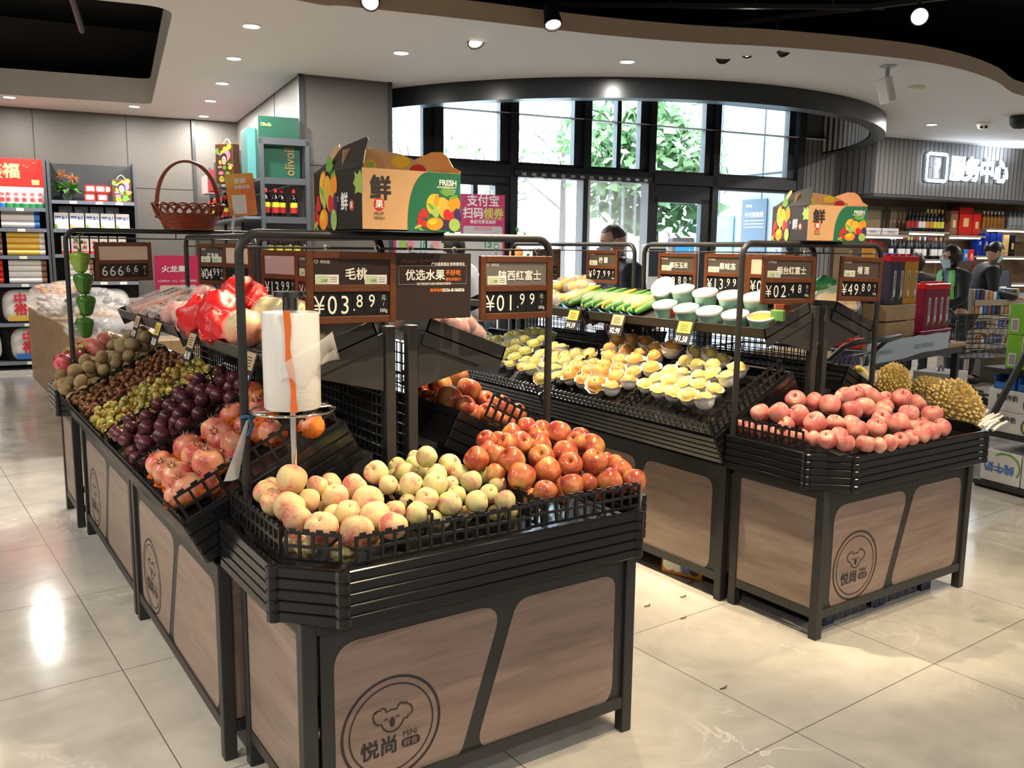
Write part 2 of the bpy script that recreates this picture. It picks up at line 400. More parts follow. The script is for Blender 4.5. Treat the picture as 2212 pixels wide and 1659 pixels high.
# round drum of the vestibule ceiling
DC, DRO, DRI, DZ = (6.35, 10.74), 3.77, 3.60, 2.93
def arc(r, a0, a1, n=64): return [(DC[0]+r*math.cos(math.radians(a0+(a1-a0)*k/n)), DC[1]+r*math.sin(math.radians(a0+(a1-a0)*k/n))) for k in range(n+1)]
A0, A1 = 180+13, 360-12.5
o_, i_ = arc(DRO, A0, A1), arc(DRI, A0, A1); n = len(o_)
m = MB(BM); vs = [(x, y, DZ) for x, y in o_]+[(x, y, HC) for x, y in o_]+[(x, y, DZ) for x, y in i_]+[(x, y, HC+.46) for x, y in i_]
fs = []
for k in range(n-1): fs += [(k, k+1, n+k+1, n+k), (k+1, k, 2*n+k, 2*n+k+1), (2*n+k+1, 2*n+k, 3*n+k, 3*n+k+1)]
m.add(vs, fs); struct('ceiling_drum', m, 'drum', 40)
# slatted inside of the drum: white slats with brown gaps
m = MB(BM); sl = arc(DRI-.02, 312, 348, 30)
for k in range(30):
    (x0, y0), (x1, y1) = sl[k], sl[k+1]; m.k = (0, 1)[k % 2]
    for q in range(1): m.quad((x0, y0, DZ+.02), (x1, y1, DZ+.02), (x1, y1, 3.45), (x0, y0, 3.45))
mat('slat_brown', (.10, .045, .03), .5); struct('trim_8', m, ['paper_white', 'slat_brown'])
# ribbed grey wall right of the windows, service fascia with its return
def ribbed(name, u0, u1, v, z0, z1, pitch=.09):
    m = MB(BM); m.k = 0; m.box(u0, u1, v, v+.15, z0, z1+(1.0 if z0 == 0 else 0)); m.k = 1; u = u0+.05
    while u < u1: m.box(u, u+.012, v-.002, v+.01, z0, z1); u += pitch
    struct(name, m, ['corrugated', 'black_metal'])
UF = 10.15
ribbed('wall_vestibule', UR+.1, 17, VW+.05, 0, HC)
ribbed('wall_service', UF, 17, VS, 2.34, HC)
m = MB(BM); m.box(UF-.01, UF, VS, VW+.05, 2.34, HC); m.k = 1
for k in range(6): m.box(UF-.013, UF-.009, VS+.08+k*.11, VS+.092+k*.11, 2.34, HC)
struct('wall_return', m, ['corrugated', 'black_metal'])
struct('trim_9', ubox(UF, 17, VS+.01, VW+.05, 2.30, 2.345), 'grey_metal')
# ---- outdoors: paved ground, the grey wing of the building, trees
struct('ground_outside', ubox(-6, 30, VW+.15, 45, -.12, -.02), mat('paving', (.5, .52, .55), .8, var=.1, vscale=4))
wing0 = uv(11.05, VW+.3); wing1 = uv(10.9, 14.5)
WM = frame3(wing0, wing1-wing0, (0, 0, 1)); WL = (wing1-wing0).length
m = MB(WM); m.box(0, WL, 0, 7, 0, .4); m.k = 1
for k in range(1, 9): m.box(k*1.12, k*1.12+.03, 0, 7, -.004, .001)
for z in (1.35, 2.85, 4.3): m.box(0, WL, z, z+.03, -.004, .001)
struct('wall_exterior', m, [mat('cladding', (.30, .33, .36), .6, var=.06, vscale=8), 'frame_dark'])
# ================================================================ lamps of the ceiling
def downlight(p, label, power, seen=True):
    t = thing('ceiling_downlight', label, 'ceiling light', (p.x, p.y, HC), 'recessed downlights in the white ceiling')
    m = MB(T(p.x, p.y, HC)); m.lathe([(.075, 0), (.075, -.006), (.060, -.010), (.058, -.002)], 24, cap0=False, cap1=False)
    m.build('trim_ring', 'white_plastic', t, 60)
    MB(T(p.x, p.y, HC)).lathe([(.058, -.003), (.058, -.0025)], 24).build('lens', 'down_glow', t)
    lamp('AREA', 'downlight_lamp', (p.x, p.y, HC-.012), power, (1, .945, .87), t, None, .11)
DLS = [((543, 55), 'lit round downlight nearest the track lights in the row running back'), ((505, 125), 'lit downlight second from the front in the row running to the back wall'),
       ((480, 179), 'middle lit downlight of the row running to the back wall'), ((455, 217), 'lit downlight second from the back in the row before the alcove'),
       ((440, 250), 'lit downlight washing the pale alcove wall behind the wicker basket'), ((290, 229), 'lit downlight under the corner of the square ceiling opening'),
       ((20, 209), 'lit downlight above the tall shelf with the red gift box'), ((866, 113), 'lit downlight in the white ceiling before the grey pillar'),
       ((1355, 132), 'lit downlight in the white ceiling above the dark round drum')]
for (x, y), lb in DLS: downlight(onz(x, y, HC), lb, 34)
for i, (x, y) in enumerate([(-1.9, 4.8), (-1.9, 2.2), (-1.6, -.6), (.6, -2.4), (3.2, -2.6), (6.2, -2.2), (9.6, -.6), (-3.8, 6.2), (-4.2, 1.5), (12.2, 2.2), (11.8, 4.6), (10.8, 6.6), (13.4, 5.6), (13.6, 8.0)]):
    downlight(Vector((x, y, 0)), 'lit downlight outside the picture over the surrounding aisle, one of those nothing tells apart', 40)

def track_head(base, aim, lit, label, power=0, color=(1, .80, .52), angle=46, length=.155):
    base = Vector(base); t = thing('track_light', label, 'track spotlight', base, 'black spotlights hanging from the tracks')
    d = (Vector(aim)-base).normalized()
    m = MB(); m.box(base.x-.05, base.x+.05, base.y-.018, base.y+.018, base.z+.14, base.z+.165); m.cyl(base+Vector((0, 0, .14)), base+Vector((0, 0, .03)), .012)
    m.build('mounting_arm', 'black_metal', t, 40)
    M = frame3(base-d*.02, (d.orthogonal()), d.cross(d.orthogonal())); s = 1 if M.col[2].xyz.dot(d) > 0 else -1
    h = MB(M); L = length
    h.lathe([(.030, -.035*s), (.046, -.03*s), (.052, 0), (.066, L*.93*s), (.066, L*s), (.058, L*s), (.050, (L-.02)*s)], 24, cap1=False); h.build('housing', 'black_paint', t, 40)
    g = MB(M); g.lathe([(.057, (L-.012)*s), (.0005, (L-.014)*s)], 24, cap0=False); g.build('lens', 'spot_glow' if lit else 'black_metal', t)
    if power:
        lamp('SPOT', 'spot_lamp', base+d*(L+.0), power, color, t, aim, .03, angle, .7)
    return t
def light_track(p0, p1, label):
    p0, p1 = Vector(p0), Vector(p1); t = thing('light_track', label, 'light track', (p0+p1)/2)
    d = p1-p0; M = frame3(p0, d, (0, 0, 1)); L = d.length
    MB(M).box(0, L, -.018, .018, -.018, .018).build('rail', 'black_metal', t)
    for f in (.12, .5, .88): q = p0+d*f; MB().cyl(q+Vector((0, 0, .018)), (q.x, q.y, 4.15), .004, 6).build('suspension_wire', 'steel', t)
ZR = 3.34
# spotlights that show in the picture: where each head is, where it points
vis = [((805, -12), (1.0, 3.3, 1.0), 1, 'black lit spotlight cut off by the top of the picture at centre'),
       ((1021, 66), (3.5, 4.6, .6), 1, 'black lit spotlight hanging straight down from the short track end'),
       ((1190, 22), (3.6, 4.3, .9), 1, 'black lit can spotlight against the beige ceiling edge at top'),
       ((1556, 105), (4.6, 3.2, .8), 0, 'black spotlight on the long track, first of three, turned away'),
       ((1611, 100), (2.7, 1.4, .7), 1, 'black spotlight on the long track showing its bright lens'),
       ((1678, 88), (6.0, 2.4, .7), 0, 'black spotlight on the long track, third of three, tilted outward'),
       ((1985, 30), (2.0, 1.0, 1.2), 1, 'black spotlight shining at us alone in the dark ceiling')]
for (x, y), aim, lit, lb in vis:
    b = onz(x, y, 3.22); track_head(b, aim, lit, lb)
bA = onz(1021, 66, 3.22); bD = onz(1540, 105, 3.22); bE = onz(1690, 88, 3.22)
dA = (bE-bD).normalized()
light_track(Vector((bD.x, bD.y, 3.40))-dA*.12, Vector((bE.x, bE.y, 3.40))+dA*3.2, 'long black lighting track carrying three spotlights at right')
light_track((bA.x-.12, bA.y+.02, 3.40), (bA.x+2.6, bA.y-1.9, 3.40), 'short black lighting track with one lit spotlight at centre')
# warm spotlights over the islands, above the top of the picture
SPOTS = [((1.9, 1.0, 3.22), (1.15, 2.1, .8), 150), ((2.6, 2.6, 3.22), (.85, 2.75, .95), 330), ((2.5, 3.6, 3.22), (.95, 3.1, 1.2), 300), ((2.3, 1.5, 3.22), (1.5, 2.15, .85), 110),
         ((2.0, 4.3, 3.22), (.8, 3.9, .9), 150), ((2.1, 3.0, 3.22), (2.95, 2.75, .9), 300), ((2.1, 3.9, 3.22), (3.0, 3.6, .95), 300), ((2.4, 2.2, 3.22), (3.15, 2.85, 1.25), 120),
         ((2.7, .9, 3.22), (3.2, 2.2, .8), 120), ((2.4, 4.6, 3.22), (3.15, 3.7, 1.25), 140), ((2.7, 3.4, 3.22), (1.5, 2.9, .9), 150), ((4.6, 1.6, 3.22), (3.6, 2.2, .8), 120),
         ((-1.2, 2.4, 3.22), (-.1, 3.1, 0), 90), ((3.0, .3, 3.22), (2.9, 1.5, 0), 120), ((4.4, .9, 3.22), (4.9, 2.2, 0), 110), ((.6, 5.0, 3.22), (-.3, 6.0, 0), 120)]
for i, (b, a, p) in enumerate(SPOTS):
    track_head(b, a, 1, 'lit warm spotlight over the fruit, above the picture', p)
light_track((.4, 5.2, 3.40), (2.9, .2, 3.40), 'black lighting track over the aisle between the fruit islands, above the picture')
# ================================================================ fruit islands
KOALA = [(-.211,.115),(-.303,.144),(-.36,.219),(-.383,.307),(-.366,.367),(-.308,.39),(-.353,.383),(-.299,.409),(-.216,.395),(-.227,.436),(-.166,.427),(-.132,.395),(-.108,.335),(-.032,.365),(.104,.349),(.122,.401),(.173,.444),(.211,.454),(.199,.411),(.251,.438),(.245,.398),(.308,.432),(.29,.401),(.38,.35),(.419,.263),(.413,.181),(.365,.188),(.361,.135),(.323,.167),(.317,.107),(.239,.126),(.213,.059),(.135,-.034),(.031,-.076),(-.087,-.055),(-.171,.021)]
mat('logo_ink', (.030, .022, .026), .55)
def logo(M, R, parent):
    m = MB(M @ Matrix.Diagonal((R, R, 1, 1)))
    I = Matrix()
    circ = lambda r: [(r*math.cos(2*PI*k/64), r*math.sin(2*PI*k/64)) for k in range(64)]
    m.strip(circ(.985), .05, I, True); m.strip(circ(.845), .028, I, True)
    m.strip(KOALA, .032, I, True)
    m.strip([(-.159,.17),(-.145,.198),(-.126,.208),(-.1,.198),(-.081,.172)], .018, I); m.strip([(.078,.176),(.092,.2),(.111,.209),(.138,.203),(.157,.182)], .018, I)
    m.add([(.003+.057*math.cos(2*PI*k/20), .112+.098*math.sin(2*PI*k/20), .0008) for k in range(20)], [tuple(range(20))])
    m.text('悦尚', .40, T(-.64, -.46, 0), bold=.022, xs=.95, ys=.93)
    m.text('MiNi', .17, T(.21, -.255, 0), bold=.004, xs=.92)
    pill = rrect(.185, .575, -.465, -.285, .085)
    m.add([(x, y, .0008) for x, y in pill], [tuple(range(len(pill)))])
    m.k = 1; m.text('鲜食', .15, T(.225, -.432, 0), xs=1.0, h=.0014)
    return m.build('logo', ['logo_ink', 'oak_x'], parent)
def panel(parent, M, W, grain, withlogo=True):
    """dark board with two oak fields, x along the board, y up, z outward; M starts at floor level"""
    b = MB(M).box(0, W, .115, .562, -.012, 0).build('panel', 'black_metal', parent)
    k = W/.985
    for poly, r in (([(.035*k, .108), (.40*k, .108), (.540*k, .527), (.035*k, .527)], [.05, .05, .06, .07]),
                    ([(.447*k, .108), (.95*k, .108), (.95*k, .527), (.588*k, .527)], [.05, .07, .05, .06])):
        MB(M).prism(round_poly(poly, r, 6), 0, .0015).build('wood_inlay', grain, b, None)
    if withlogo: logo(M @ T(.193*k, .26, .0018), .1424, b)
def plain_panel(parent, M, W, grain): MB(M).box(0, W, .12, .57, -.012, -.003).build('panel', grain, parent)
def legs(parent, X0, X1, Y0, Y1, z=.605, a=.038):
    for x in (X0, X1-a):
        for y in (Y0, Y1-a): MB().rbox(x, x+a, y, y+a, 0, z, .0025).build('leg', 'black_metal', parent)
def rails(parent, X0, X1, Y0, Y1, a=.034):
    m = MB()
    for z0, z1 in ((.083, .118), (.565, .605)):
        m.box(X0+a, X1-a, Y0+.004, Y0+a, z0, z1).box(X0+a, X1-a, Y1-a, Y1-.004, z0, z1)
        m.box(X0+.004, X0+a, Y0+a, Y1-a, z0, z1).box(X1-a, X1-.004, Y0+a, Y1-a, z0, z1)
    m.box(X0+.03, X1-.03, Y0+.03, Y1-.03, .59, .60)
    m.build('frame', 'black_metal', parent)
def bands(m, M, L, z0, z1, t=.012, n=5):                # plank-grooved wall: x along, y outward is -, z up
    h = (z1-z0)/n
    for i in range(n): m.rbox(0, L, -.004, t, z0+i*h+.0012, z0+(i+1)*h-.0012, .0025, M)
    m.box(.001, L-.001, .001, t-.001, z0, z1, M)
def lattice(name, p0, p1, h, label, group='black lattice fences of the fruit bins', up=(0, 0, 1), cell=.034, rows=2, w=.0075, t=.006):
    p0, p1 = Vector(p0), Vector(p1); d = p1-p0; L = d.length; M = frame3(p0, d, up)
    n = max(2, round(L/cell)); m = MB(M); s = L/n
    for i in range(n+1): m.box(i*s-w/2, i*s+w/2, 0, h, -t/2, t/2)
    for k in range(rows+1):
        y = k*(h-w)/rows; m.box(0, L, y, y+w, -t/2+.0004, t/2-.0004)
    for i in range(n):
        if i % 1 == 0: m.box((i+.25)*s, (i+.75)*s, h, h+.007, -t/2+.001, t/2-.001)
    return tag(m.build('lattice_fence', 'lattice_plastic'), label, 'fence', group)
def end_stand(label, X0, X1, Y0, Y1):
    t = thing('fruit_stand', label, 'fruit stand', ((X0+X1)/2, (Y0+Y1)/2, 0))
    legs(t, X0, X1, Y0, Y1); rails(t, X0, X1, Y0, Y1)
    panel(t, frame3((X0+.051, Y0+.013, 0), (1, 0, 0), (0, 0, 1)), X1-X0-.09, 'oak_x')
    plain_panel(t, frame3((X0+.004, Y1-.038, 0), (0, -1, 0), (0, 0, 1)), Y1-Y0-.076, 'oak_y')
    plain_panel(t, frame3((X1-.004, Y0+.038, 0), (0, 1, 0), (0, 0, 1)), Y1-Y0-.076, 'oak_y')
    a, b, y0, y1, c = X0-.045, X1+.06, Y0-.075, Y1+.012, .125
    ring = [(a, y1), (a, y0+c), (a+c, y0), (b-c, y0), (b, y0+c), (b, y1)]
    m = MB()
    for i in range(6):
        p, q = Vector(ring[i]), Vector(ring[(i+1) % 6]); L = (q-p).length
        bands(m, frame3((p.x, p.y, 0), (q.x-p.x, q.y-p.y, 0), Vector((0, 0, 1)).cross(Vector((q.x-p.x, q.y-p.y, 0)))), L, .605, .747)
    m.prism(ring, .605, .615); m.prism(ring, .690, .700)
    tr = m.build('tray', 'tray_gloss', t)
    for (cx, cy) in ((a, y0+c), (a+c, y0), (b-c, y0), (b, y0+c)):              # ridged corner caps
        pr = []
        for i in range(5): z0 = .605+i*.0284; pr += [(.016, z0+.001), (.019, z0+.004), (.019, z0+.024), (.016, z0+.0274)]
        MB().lathe(pr, 10, T(cx, cy+.006, 0)).build('corner_cap', 'tray_gloss', tr)
    return t
NEAR = end_stand('front fruit stand with the large oak panels and round emblem, peaches and apples on top', .704, 1.775, 1.936, 2.42)
RIGHT = end_stand('fruit stand at right holding pink apples and durians, round emblem low on its side', 2.81, 3.865, 2.03, 2.485)
FAR = end_stand('far end fruit stand of the long row, dragon fruits on it, half hidden', .625, 1.70, 5.06, 5.50)

SL = Vector((.48, 0, .245)); SLEN = SL.length
def gondola(label, Xc, s, Y0, Y1, uppr=True):
    X = lambda o: Xc+s*o
    t = thing('fruit_gondola', label, 'display unit', (X(.3), (Y0+Y1)/2, 0))
    xs = sorted((X(.595), X(.05)))
    legs(t, xs[0], xs[1], Y0+.01, Y1-.01); rails(t, xs[0], xs[1], Y0+.01, Y1-.01)
    if s < 0: panel(t, frame3((xs[0]+.013, Y1-.05, 0), (0, -1, 0), (0, 0, 1)), Y1-Y0-.10, 'oak_y')
    else: panel(t, frame3((xs[1]-.013, Y0+.05, 0), (0, 1, 0), (0, 0, 1)), Y1-Y0-.10, 'oak_y')
    plain_panel(t, frame3((xs[0]+.04, Y0+.018, 0), (1, 0, 0), (0, 0, 1)), xs[1]-xs[0]-.08, 'oak_x')
    L = Y1-Y0-.012
    M = gondola_frame(Xc, s, Y0+.006, Y1-.006)
    m = MB()
    bands(m, M @ T(0, 0, 0) @ Matrix(((0, 1, 0, 0), (1, 0, 0, 0), (0, 0, 1, 0), (0, 0, 0, 1))), L, -.133, 0)
    for y, o in ((0, 1), (L, -1)):
        bands(m, M @ T(0, y, 0) @ Matrix.Diagonal((1, o, 1, 1)), SLEN, -.133, 0, n=4)
    m.box(SLEN-.012, SLEN, 0, L, -.133, 0, M); m.box(0, SLEN, 0, L, -.032, -.025, M); m.box(0, SLEN, .002, L-.002, -.133, -.128, M)
    m.build('lower_tray', 'tray_gloss', t)
    # support wedge under the tray
    w = MB(); w.prism([(X(.57), .60), (X(.09), .60), (X(.09), .86), (X(.15), .868), (X(.615), .605)], -(Y1-.05), -(Y0+.05), Matrix.Rotation(PI/2, 4, 'X')); w.build('tray_support', 'tray_dark', t)
    for y in (Y0+.02, Y1-.052):
        MB().rbox(*sorted((X(.022), X(.055))), y, y+.035, .60, 1.262, .002).build('upright', 'bracket_grey', t)
    mb = MB(); x0, x1 = sorted((X(.036), X(.040))); n = 30
    for i in range(n+1): y = Y0+.06+(Y1-Y0-.12)*i/n; mb.box(x0, x1, y-.0016, y+.0016, .80, 1.20)
    for i in range(13): z = .80+i*.0333; mb.box(x0-.003, x1+.003, Y0+.04, Y1-.04, z-.0016, z+.0016)
    mb.build('mesh_back', 'black_metal', t)
    if uppr:
        U = upper_frame(Xc, s, Y0+.02, Y1-.02); L2 = Y1-Y0-.04; W = UP_LEN
        u = MB(U); u.box(0, W, 0, L2, -.005, 0); u.box(0, .006, 0, L2, -.005, .042); u.box(W-.006, W, 0, L2, -.005, .042)
        u.box(0, W, 0, .006, -.045, .042); u.box(0, W, L2-.006, L2, -.045, .042)
        u.build('upper_tray', 'bracket_grey', t)
        for y in (Y0+.03, Y1-.038):
            MB().prism([(X(.335), 1.128), (X(.06), 1.06), (X(.06), 1.24)], -(y+.008), -y, Matrix.Rotation(PI/2, 4, 'X')).build('bracket', 'bracket_grey', t)
    return t
def gondola_frame(Xc, s, Y0, Y1):
    if s < 0: return frame3((Xc-.68, Y0, .735), SL, (0, 1, 0))
    return frame3((Xc+.68, Y1, .735), (-SL.x, 0, SL.z), (0, -1, 0))
UPV = Vector((.29, 0, .108)); UP_LEN = UPV.length
def upper_frame(Xc, s, Y0, Y1):
    if s < 0: return frame3((Xc-.375, Y0, 1.135), UPV, (0, 1, 0))
    return frame3((Xc+.375, Y1, 1.135), (-UPV.x, 0, UPV.z), (0, -1, 0))
XL, XR = 1.245, 3.385
gondola('display unit of the left island facing the aisle at left, pomegranates and plums in it', XL, -1, 2.44, 3.68)
gondola('display unit of the left island facing left, second back, chestnuts and kiwis in it', XL, -1, 3.69, 4.95)
gondola('display unit of the left island facing the middle aisle, large apples in its tray', XL, 1, 2.44, 3.68)
gondola('far display unit of the left island on the middle aisle side', XL, 1, 3.69, 4.95)
gondola('display unit of the right island facing the middle aisle, netted pears in its tray', XR, -1, 2.50, 3.74)
gondola('display unit of the right island facing the middle aisle, farther one with green pears', XR, -1, 3.75, 5.0)
gondola('display unit on the hidden right side of the right island behind the durians', XR, 1, 2.50, 3.74)
gondola('far display unit on the hidden right side of the right island', XR, 1, 3.75, 5.0)

# ---- pipe racks that carry the price signs
def rack(label, p0, p1, z0, z1=1.535, r=.0125, cr=.055, rodz=1.498, base=False):
    p0, p1 = Vector((p0[0], p0[1], 0)), Vector((p1[0], p1[1], 0)); d = (p1-p0).normalized()
    t = thing('sign_rack', label, 'sign rack', ((p0.x+p1.x)/2, (p0.y+p1.y)/2, z0))
    zz = z0 if isinstance(z0, (tuple, list)) else (z0, z0)
    pts = [Vector((p0.x, p0.y, zz[0])), Vector((p0.x, p0.y, z1-cr))]
    for k in range(1, 7): a = PI/2*k/6; pts.append(p0+d*(cr-cr*math.cos(a))+Vector((0, 0, z1-cr+cr*math.sin(a))))
    for k in range(0, 7): a = PI/2*k/6; pts.append(p1-d*(cr-cr*math.sin(a))+Vector((0, 0, z1-cr+cr*math.cos(a))))
    pts.append(Vector((p1.x, p1.y, zz[1])))
    MB().tube(pts, r, 12).build('frame', 'black_metal', t, 60)
    m = MB(); m.cyl(p0+Vector((0, 0, rodz)), p1+Vector((0, 0, rodz)), .0035, 8); L = (p1-p0).length
    for f in (.55,): q = p0+d*(L*f); m.cyl(q+Vector((0, 0, rodz)), q+Vector((0, 0, z1)), .003, 6)
    m.build('hanging_rod', 'black_metal', t, 60)
    return t
rack('black pipe rack at the front carrying the big peach sign and a fruit box', (.728, 2.40), (1.765, 2.40), .70)
rack('black pipe rack over the pink apples carrying the smaller fruit box', (2.782, 2.47), (3.715, 2.47), .70)
rack('black pipe rack at the far left with green peppers and a wicker basket', (.66, 5.12), (1.66, 5.12), .70, 1.575, rodz=1.535)
rack('black pipe rack along the left island, nearer of two, behind the peach sign', (XL-.03, 2.54), (XL-.03, 3.72), 1.20)
rack('black pipe rack along the left island, farther of two', (XL-.03, 3.78), (XL-.03, 4.93), 1.20, 1.545)
rack('black pipe rack along the right island, nearer of two, behind the white tubs', (XR-.03, 2.56), (XR-.03, 3.68), 1.20)
rack('black pipe rack along the right island, farther of two, with the lemon sign', (XR-.03, 3.76), (XR-.03, 4.98), 1.20)
# ---- lattice fences
zl = .748
lattice('a', (.690, 2.42, zl), (.690, 2.03, zl), .075, 'black lattice along the left edge of the front stand beside the peaches')
lattice('a', (.698, 2.005, zl), (.795, 1.905, zl), .075, 'short slanting black lattice across the front left corner of the peach bin')
lattice('a', (.828, 1.885, zl), (1.335, 1.885, zl), .070, 'black lattice along the front edge before the peaches')
lattice('a', (1.33, 1.893, zl), (1.735, 1.893, zl), .070, 'black lattice along the front edge before the orange red apples')
lattice('a', (1.805, 2.02, zl), (1.805, 2.40, zl), .075, 'black lattice on the right edge of the front stand behind the apples')
lattice('a', (1.085, 2.36, .735), (1.085, 1.98, .735), .075, 'black lattice between the big peaches and the small green peaches')
lattice('a', (1.40, 2.05, .735), (1.40, 1.92, .735), .075, 'short black lattice between the small green peaches and the apples')
lattice('a', (2.785, 2.49, zl), (2.785, 2.125, zl), .075, 'black lattice along the left edge of the pink apple stand')
GL = gondola_frame(XL, -1, 2.446, 3.674); GR = gondola_frame(XR, -1, 2.506, 3.734); GLR = gondola_frame(XL, 1, 2.446, 3.674)
def on(G, x, y, z=0): return G @ Vector((x, y, z))
gn = Vector((GL.col[2].x, GL.col[2].y, GL.col[2].z)); gnr = Vector((GLR.col[2].x, GLR.col[2].y, GLR.col[2].z))
lattice('a', on(GL, .02, .012), on(GL, .52, .012), .085, 'black sloping lattice at the near end of the pomegranate bin', up=gn, cell=.042)
for y, lb in ((.66, 'brown black sloping lattice between pomegranates and plums'), (1.205, 'black sloping lattice between plums and green jujubes')):
    lattice('a', on(GL, .02, y, -.03), on(GL, .52, y, -.03), .075, lb, up=gn, cell=.045)
GL2 = gondola_frame(XL, -1, 3.696, 4.944)
for y, lb in ((.40, 'black sloping lattice between green jujubes and chestnuts'), (.97, 'black sloping lattice between chestnuts and kiwis')):
    lattice('a', on(GL2, .02, y, -.03), on(GL2, .52, y, -.03), .06, lb, up=gn, cell=.045)
lattice('a', on(GL, .006, .02, -.03), on(GL, .006, 1.2, -.03), .05, 'low black lattice along the low rim of the pomegranate and plum bins', up=gn)
lattice('a', on(GL2, .006, .02, -.03), on(GL2, .006, 1.2, -.03), .05, 'low black lattice along the low rim of the chestnut and kiwi bins', up=gn)
lattice('a', on(GR, .02, .012), on(GR, .50, .012), .085, 'black sloping lattice at the near end of the yellow pear bin', up=gn)
lattice('a', on(GR, .02, .60, -.01), on(GR, .52, .60, -.01), .06, 'black sloping lattice between the yellow pears and the brown pears', up=gn)
lattice('a', on(GR, .02, 1.19, -.01), on(GR, .52, 1.19, -.01), .06, 'black sloping lattice between the brown pears and the pale netted pears', up=gn)
lattice('a', on(GR, .008, .02), on(GR, .008, 1.21), .055, 'long black lattice along the low rim of the netted pear bins', up=gn)
GR2 = gondola_frame(XR, -1, 3.756, 4.994)
lattice('a', on(GR2, .008, .02), on(GR2, .008, 1.21), .055, 'black lattice along the low rim of the far green pear bins', up=gn)
LYL = GLR.inverted()
lattice('a', (XL+.30, 2.452, .945), (XL+.62, 2.452, .78), .085, 'black sloping lattice at the near end of the large apple bin on the aisle side', up=gnr)
# ================================================================ fruit
def fruit_mat(name, cols, rough, streak=(3, 3, .8), spots=None, coat=0, bump=0, sss=.0):
    def fn(n):
        oi = n.n.new('ShaderNodeObjectInfo'); tc = n.n.new('ShaderNodeTexCoord')
        off = n.new('ShaderNodeVectorMath', operation='ADD'); n.link(tc.outputs['Object'], off.inputs[0])
        cmb = n.new('ShaderNodeVectorMath', operation='SCALE'); cmb.inputs[0].default_value = (37, 17, 91); n.link(oi.outputs['Random'], cmb.inputs['Scale'])
        n.link(cmb.outputs[0], off.inputs[1]); mp = n.new('ShaderNodeMapping'); mp.inputs['Scale'].default_value = streak
        n.link(off.outputs[0], mp.inputs[0])
        f1 = n.noise(off.outputs[0], .75, 2, .5, .3); f2 = n.noise(mp.outputs[0], 6, 4, .6, .2)
        ad = n.new('ShaderNodeMath', operation='MULTIPLY_ADD'); n.link(f2, ad.inputs[0]); ad.inputs[1].default_value = .35; n.link(f1, ad.inputs[2])
        c = n.ramp(ad.outputs[0], cols)
        hsv = n.new('ShaderNodeHueSaturation'); n.link(c, hsv.inputs['Color'])
        mr = n.new('ShaderNodeMapRange'); n.link(oi.outputs['Random'], mr.inputs[0]); mr.inputs[3].default_value = .82; mr.inputs[4].default_value = 1.14
        n.link(mr.outputs[0], hsv.inputs['Value']); c = hsv.outputs[0]
        if spots:
            v = n.noise(off.outputs[0], spots[0], 2); k = n.ramp(v, [(spots[1], (0, 0, 0)), (spots[1]+.06, (1, 1, 1))]); c = n.mix(k, c, spots[2])
        n.base(c)
        if bump: n.bump(n.noise(off.outputs[0], bump, 3), .25, .02)
    return proc(name, fn, rough=rough, coat=coat, sss=sss)
fruit_mat('apple_skin', [(.40, (.70, .44, .13)), (.54, (.62, .25, .085)), (.68, (.50, .125, .055)), (.84, (.34, .045, .038))], .27, (5, 5, .5), (26, .70, (.75, .5, .25)))
fruit_mat('pink_apple_skin', [(.38, (.76, .54, .34)), (.53, (.68, .32, .24)), (.70, (.58, .175, .155)), (.88, (.44, .085, .09))], .36, (6, 6, .5), (30, .72, (.8, .5, .38)))
fruit_mat('peach_skin', [(.42, (.62, .52, .20)), (.58, (.74, .58, .28)), (.72, (.72, .38, .22)), (.84, (.60, .15, .12))], .72, (1, 1, 1), (16, .74, (.45, .30, .14)))
fruit_mat('green_peach_skin', [(.44, (.47, .50, .16)), (.62, (.64, .60, .27)), (.74, (.66, .46, .25)), (.86, (.55, .25, .18))], .70, (1, 1, 1), (14, .75, (.36, .28, .12)))
fruit_mat('pomegranate_skin', [(.42, (.76, .44, .20)), (.60, (.76, .34, .20)), (.76, (.66, .16, .12)), (.9, (.5, .06, .06))], .33, (1.5, 1.5, 1), (18, .70, (.45, .20, .10)))
fruit_mat('brown_pear_skin', [(.4, (.50, .25, .055)), (.6, (.60, .32, .085)), (.8, (.44, .20, .045))], .48, (1, 1, 1), (40, .66, (.68, .46, .20)))
fruit_mat('yellow_pear_skin', [(.4, (.66, .56, .15)), (.6, (.74, .62, .21)), (.82, (.60, .42, .12))], .42, (1, 1, 1), (30, .74, (.45, .30, .08)))
fruit_mat('green_pear_skin', [(.4, (.40, .44, .10)), (.6, (.52, .52, .14)), (.85, (.42, .36, .10))], .42, (1, 1, 1), (30, .72, (.3, .24, .07)))
fruit_mat('plum_skin', [(.4, (.045, .012, .022)), (.6, (.075, .018, .026)), (.8, (.14, .03, .04))], .30, (1, 1, 1), (5, .62, (.13, .08, .11)))
fruit_mat('jujube_skin', [(.36, (.36, .40, .085)), (.60, (.47, .46, .11)), (.74, (.36, .20, .045)), (.82, (.20, .05, .015))], .24, (1, 1, 1))
fruit_mat('chestnut_shell', [(.35, (.085, .028, .010)), (.6, (.15, .055, .020)), (.8, (.26, .11, .045))], .26, (1, 1, 4))
fruit_mat('kiwi_skin', [(.35, (.20, .135, .060)), (.6, (.29, .205, .095)), (.8, (.36, .27, .14))], .92, (1, 1, 1), None, 0, 20)
fruit_mat('mango_skin', [(.4, (.70, .36, .07)), (.6, (.62, .20, .06)), (.8, (.48, .08, .03))], .4)
mat('stem_brown', (.10, .06, .025), .8); mat('crown_brown', (.16, .10, .035), .8); mat('foam_white', (.86, .84, .80), .8); mat('foam_orange', (.90, .24, .035), .75); mat('foam_yellow', (.85, .58, .05), .75)
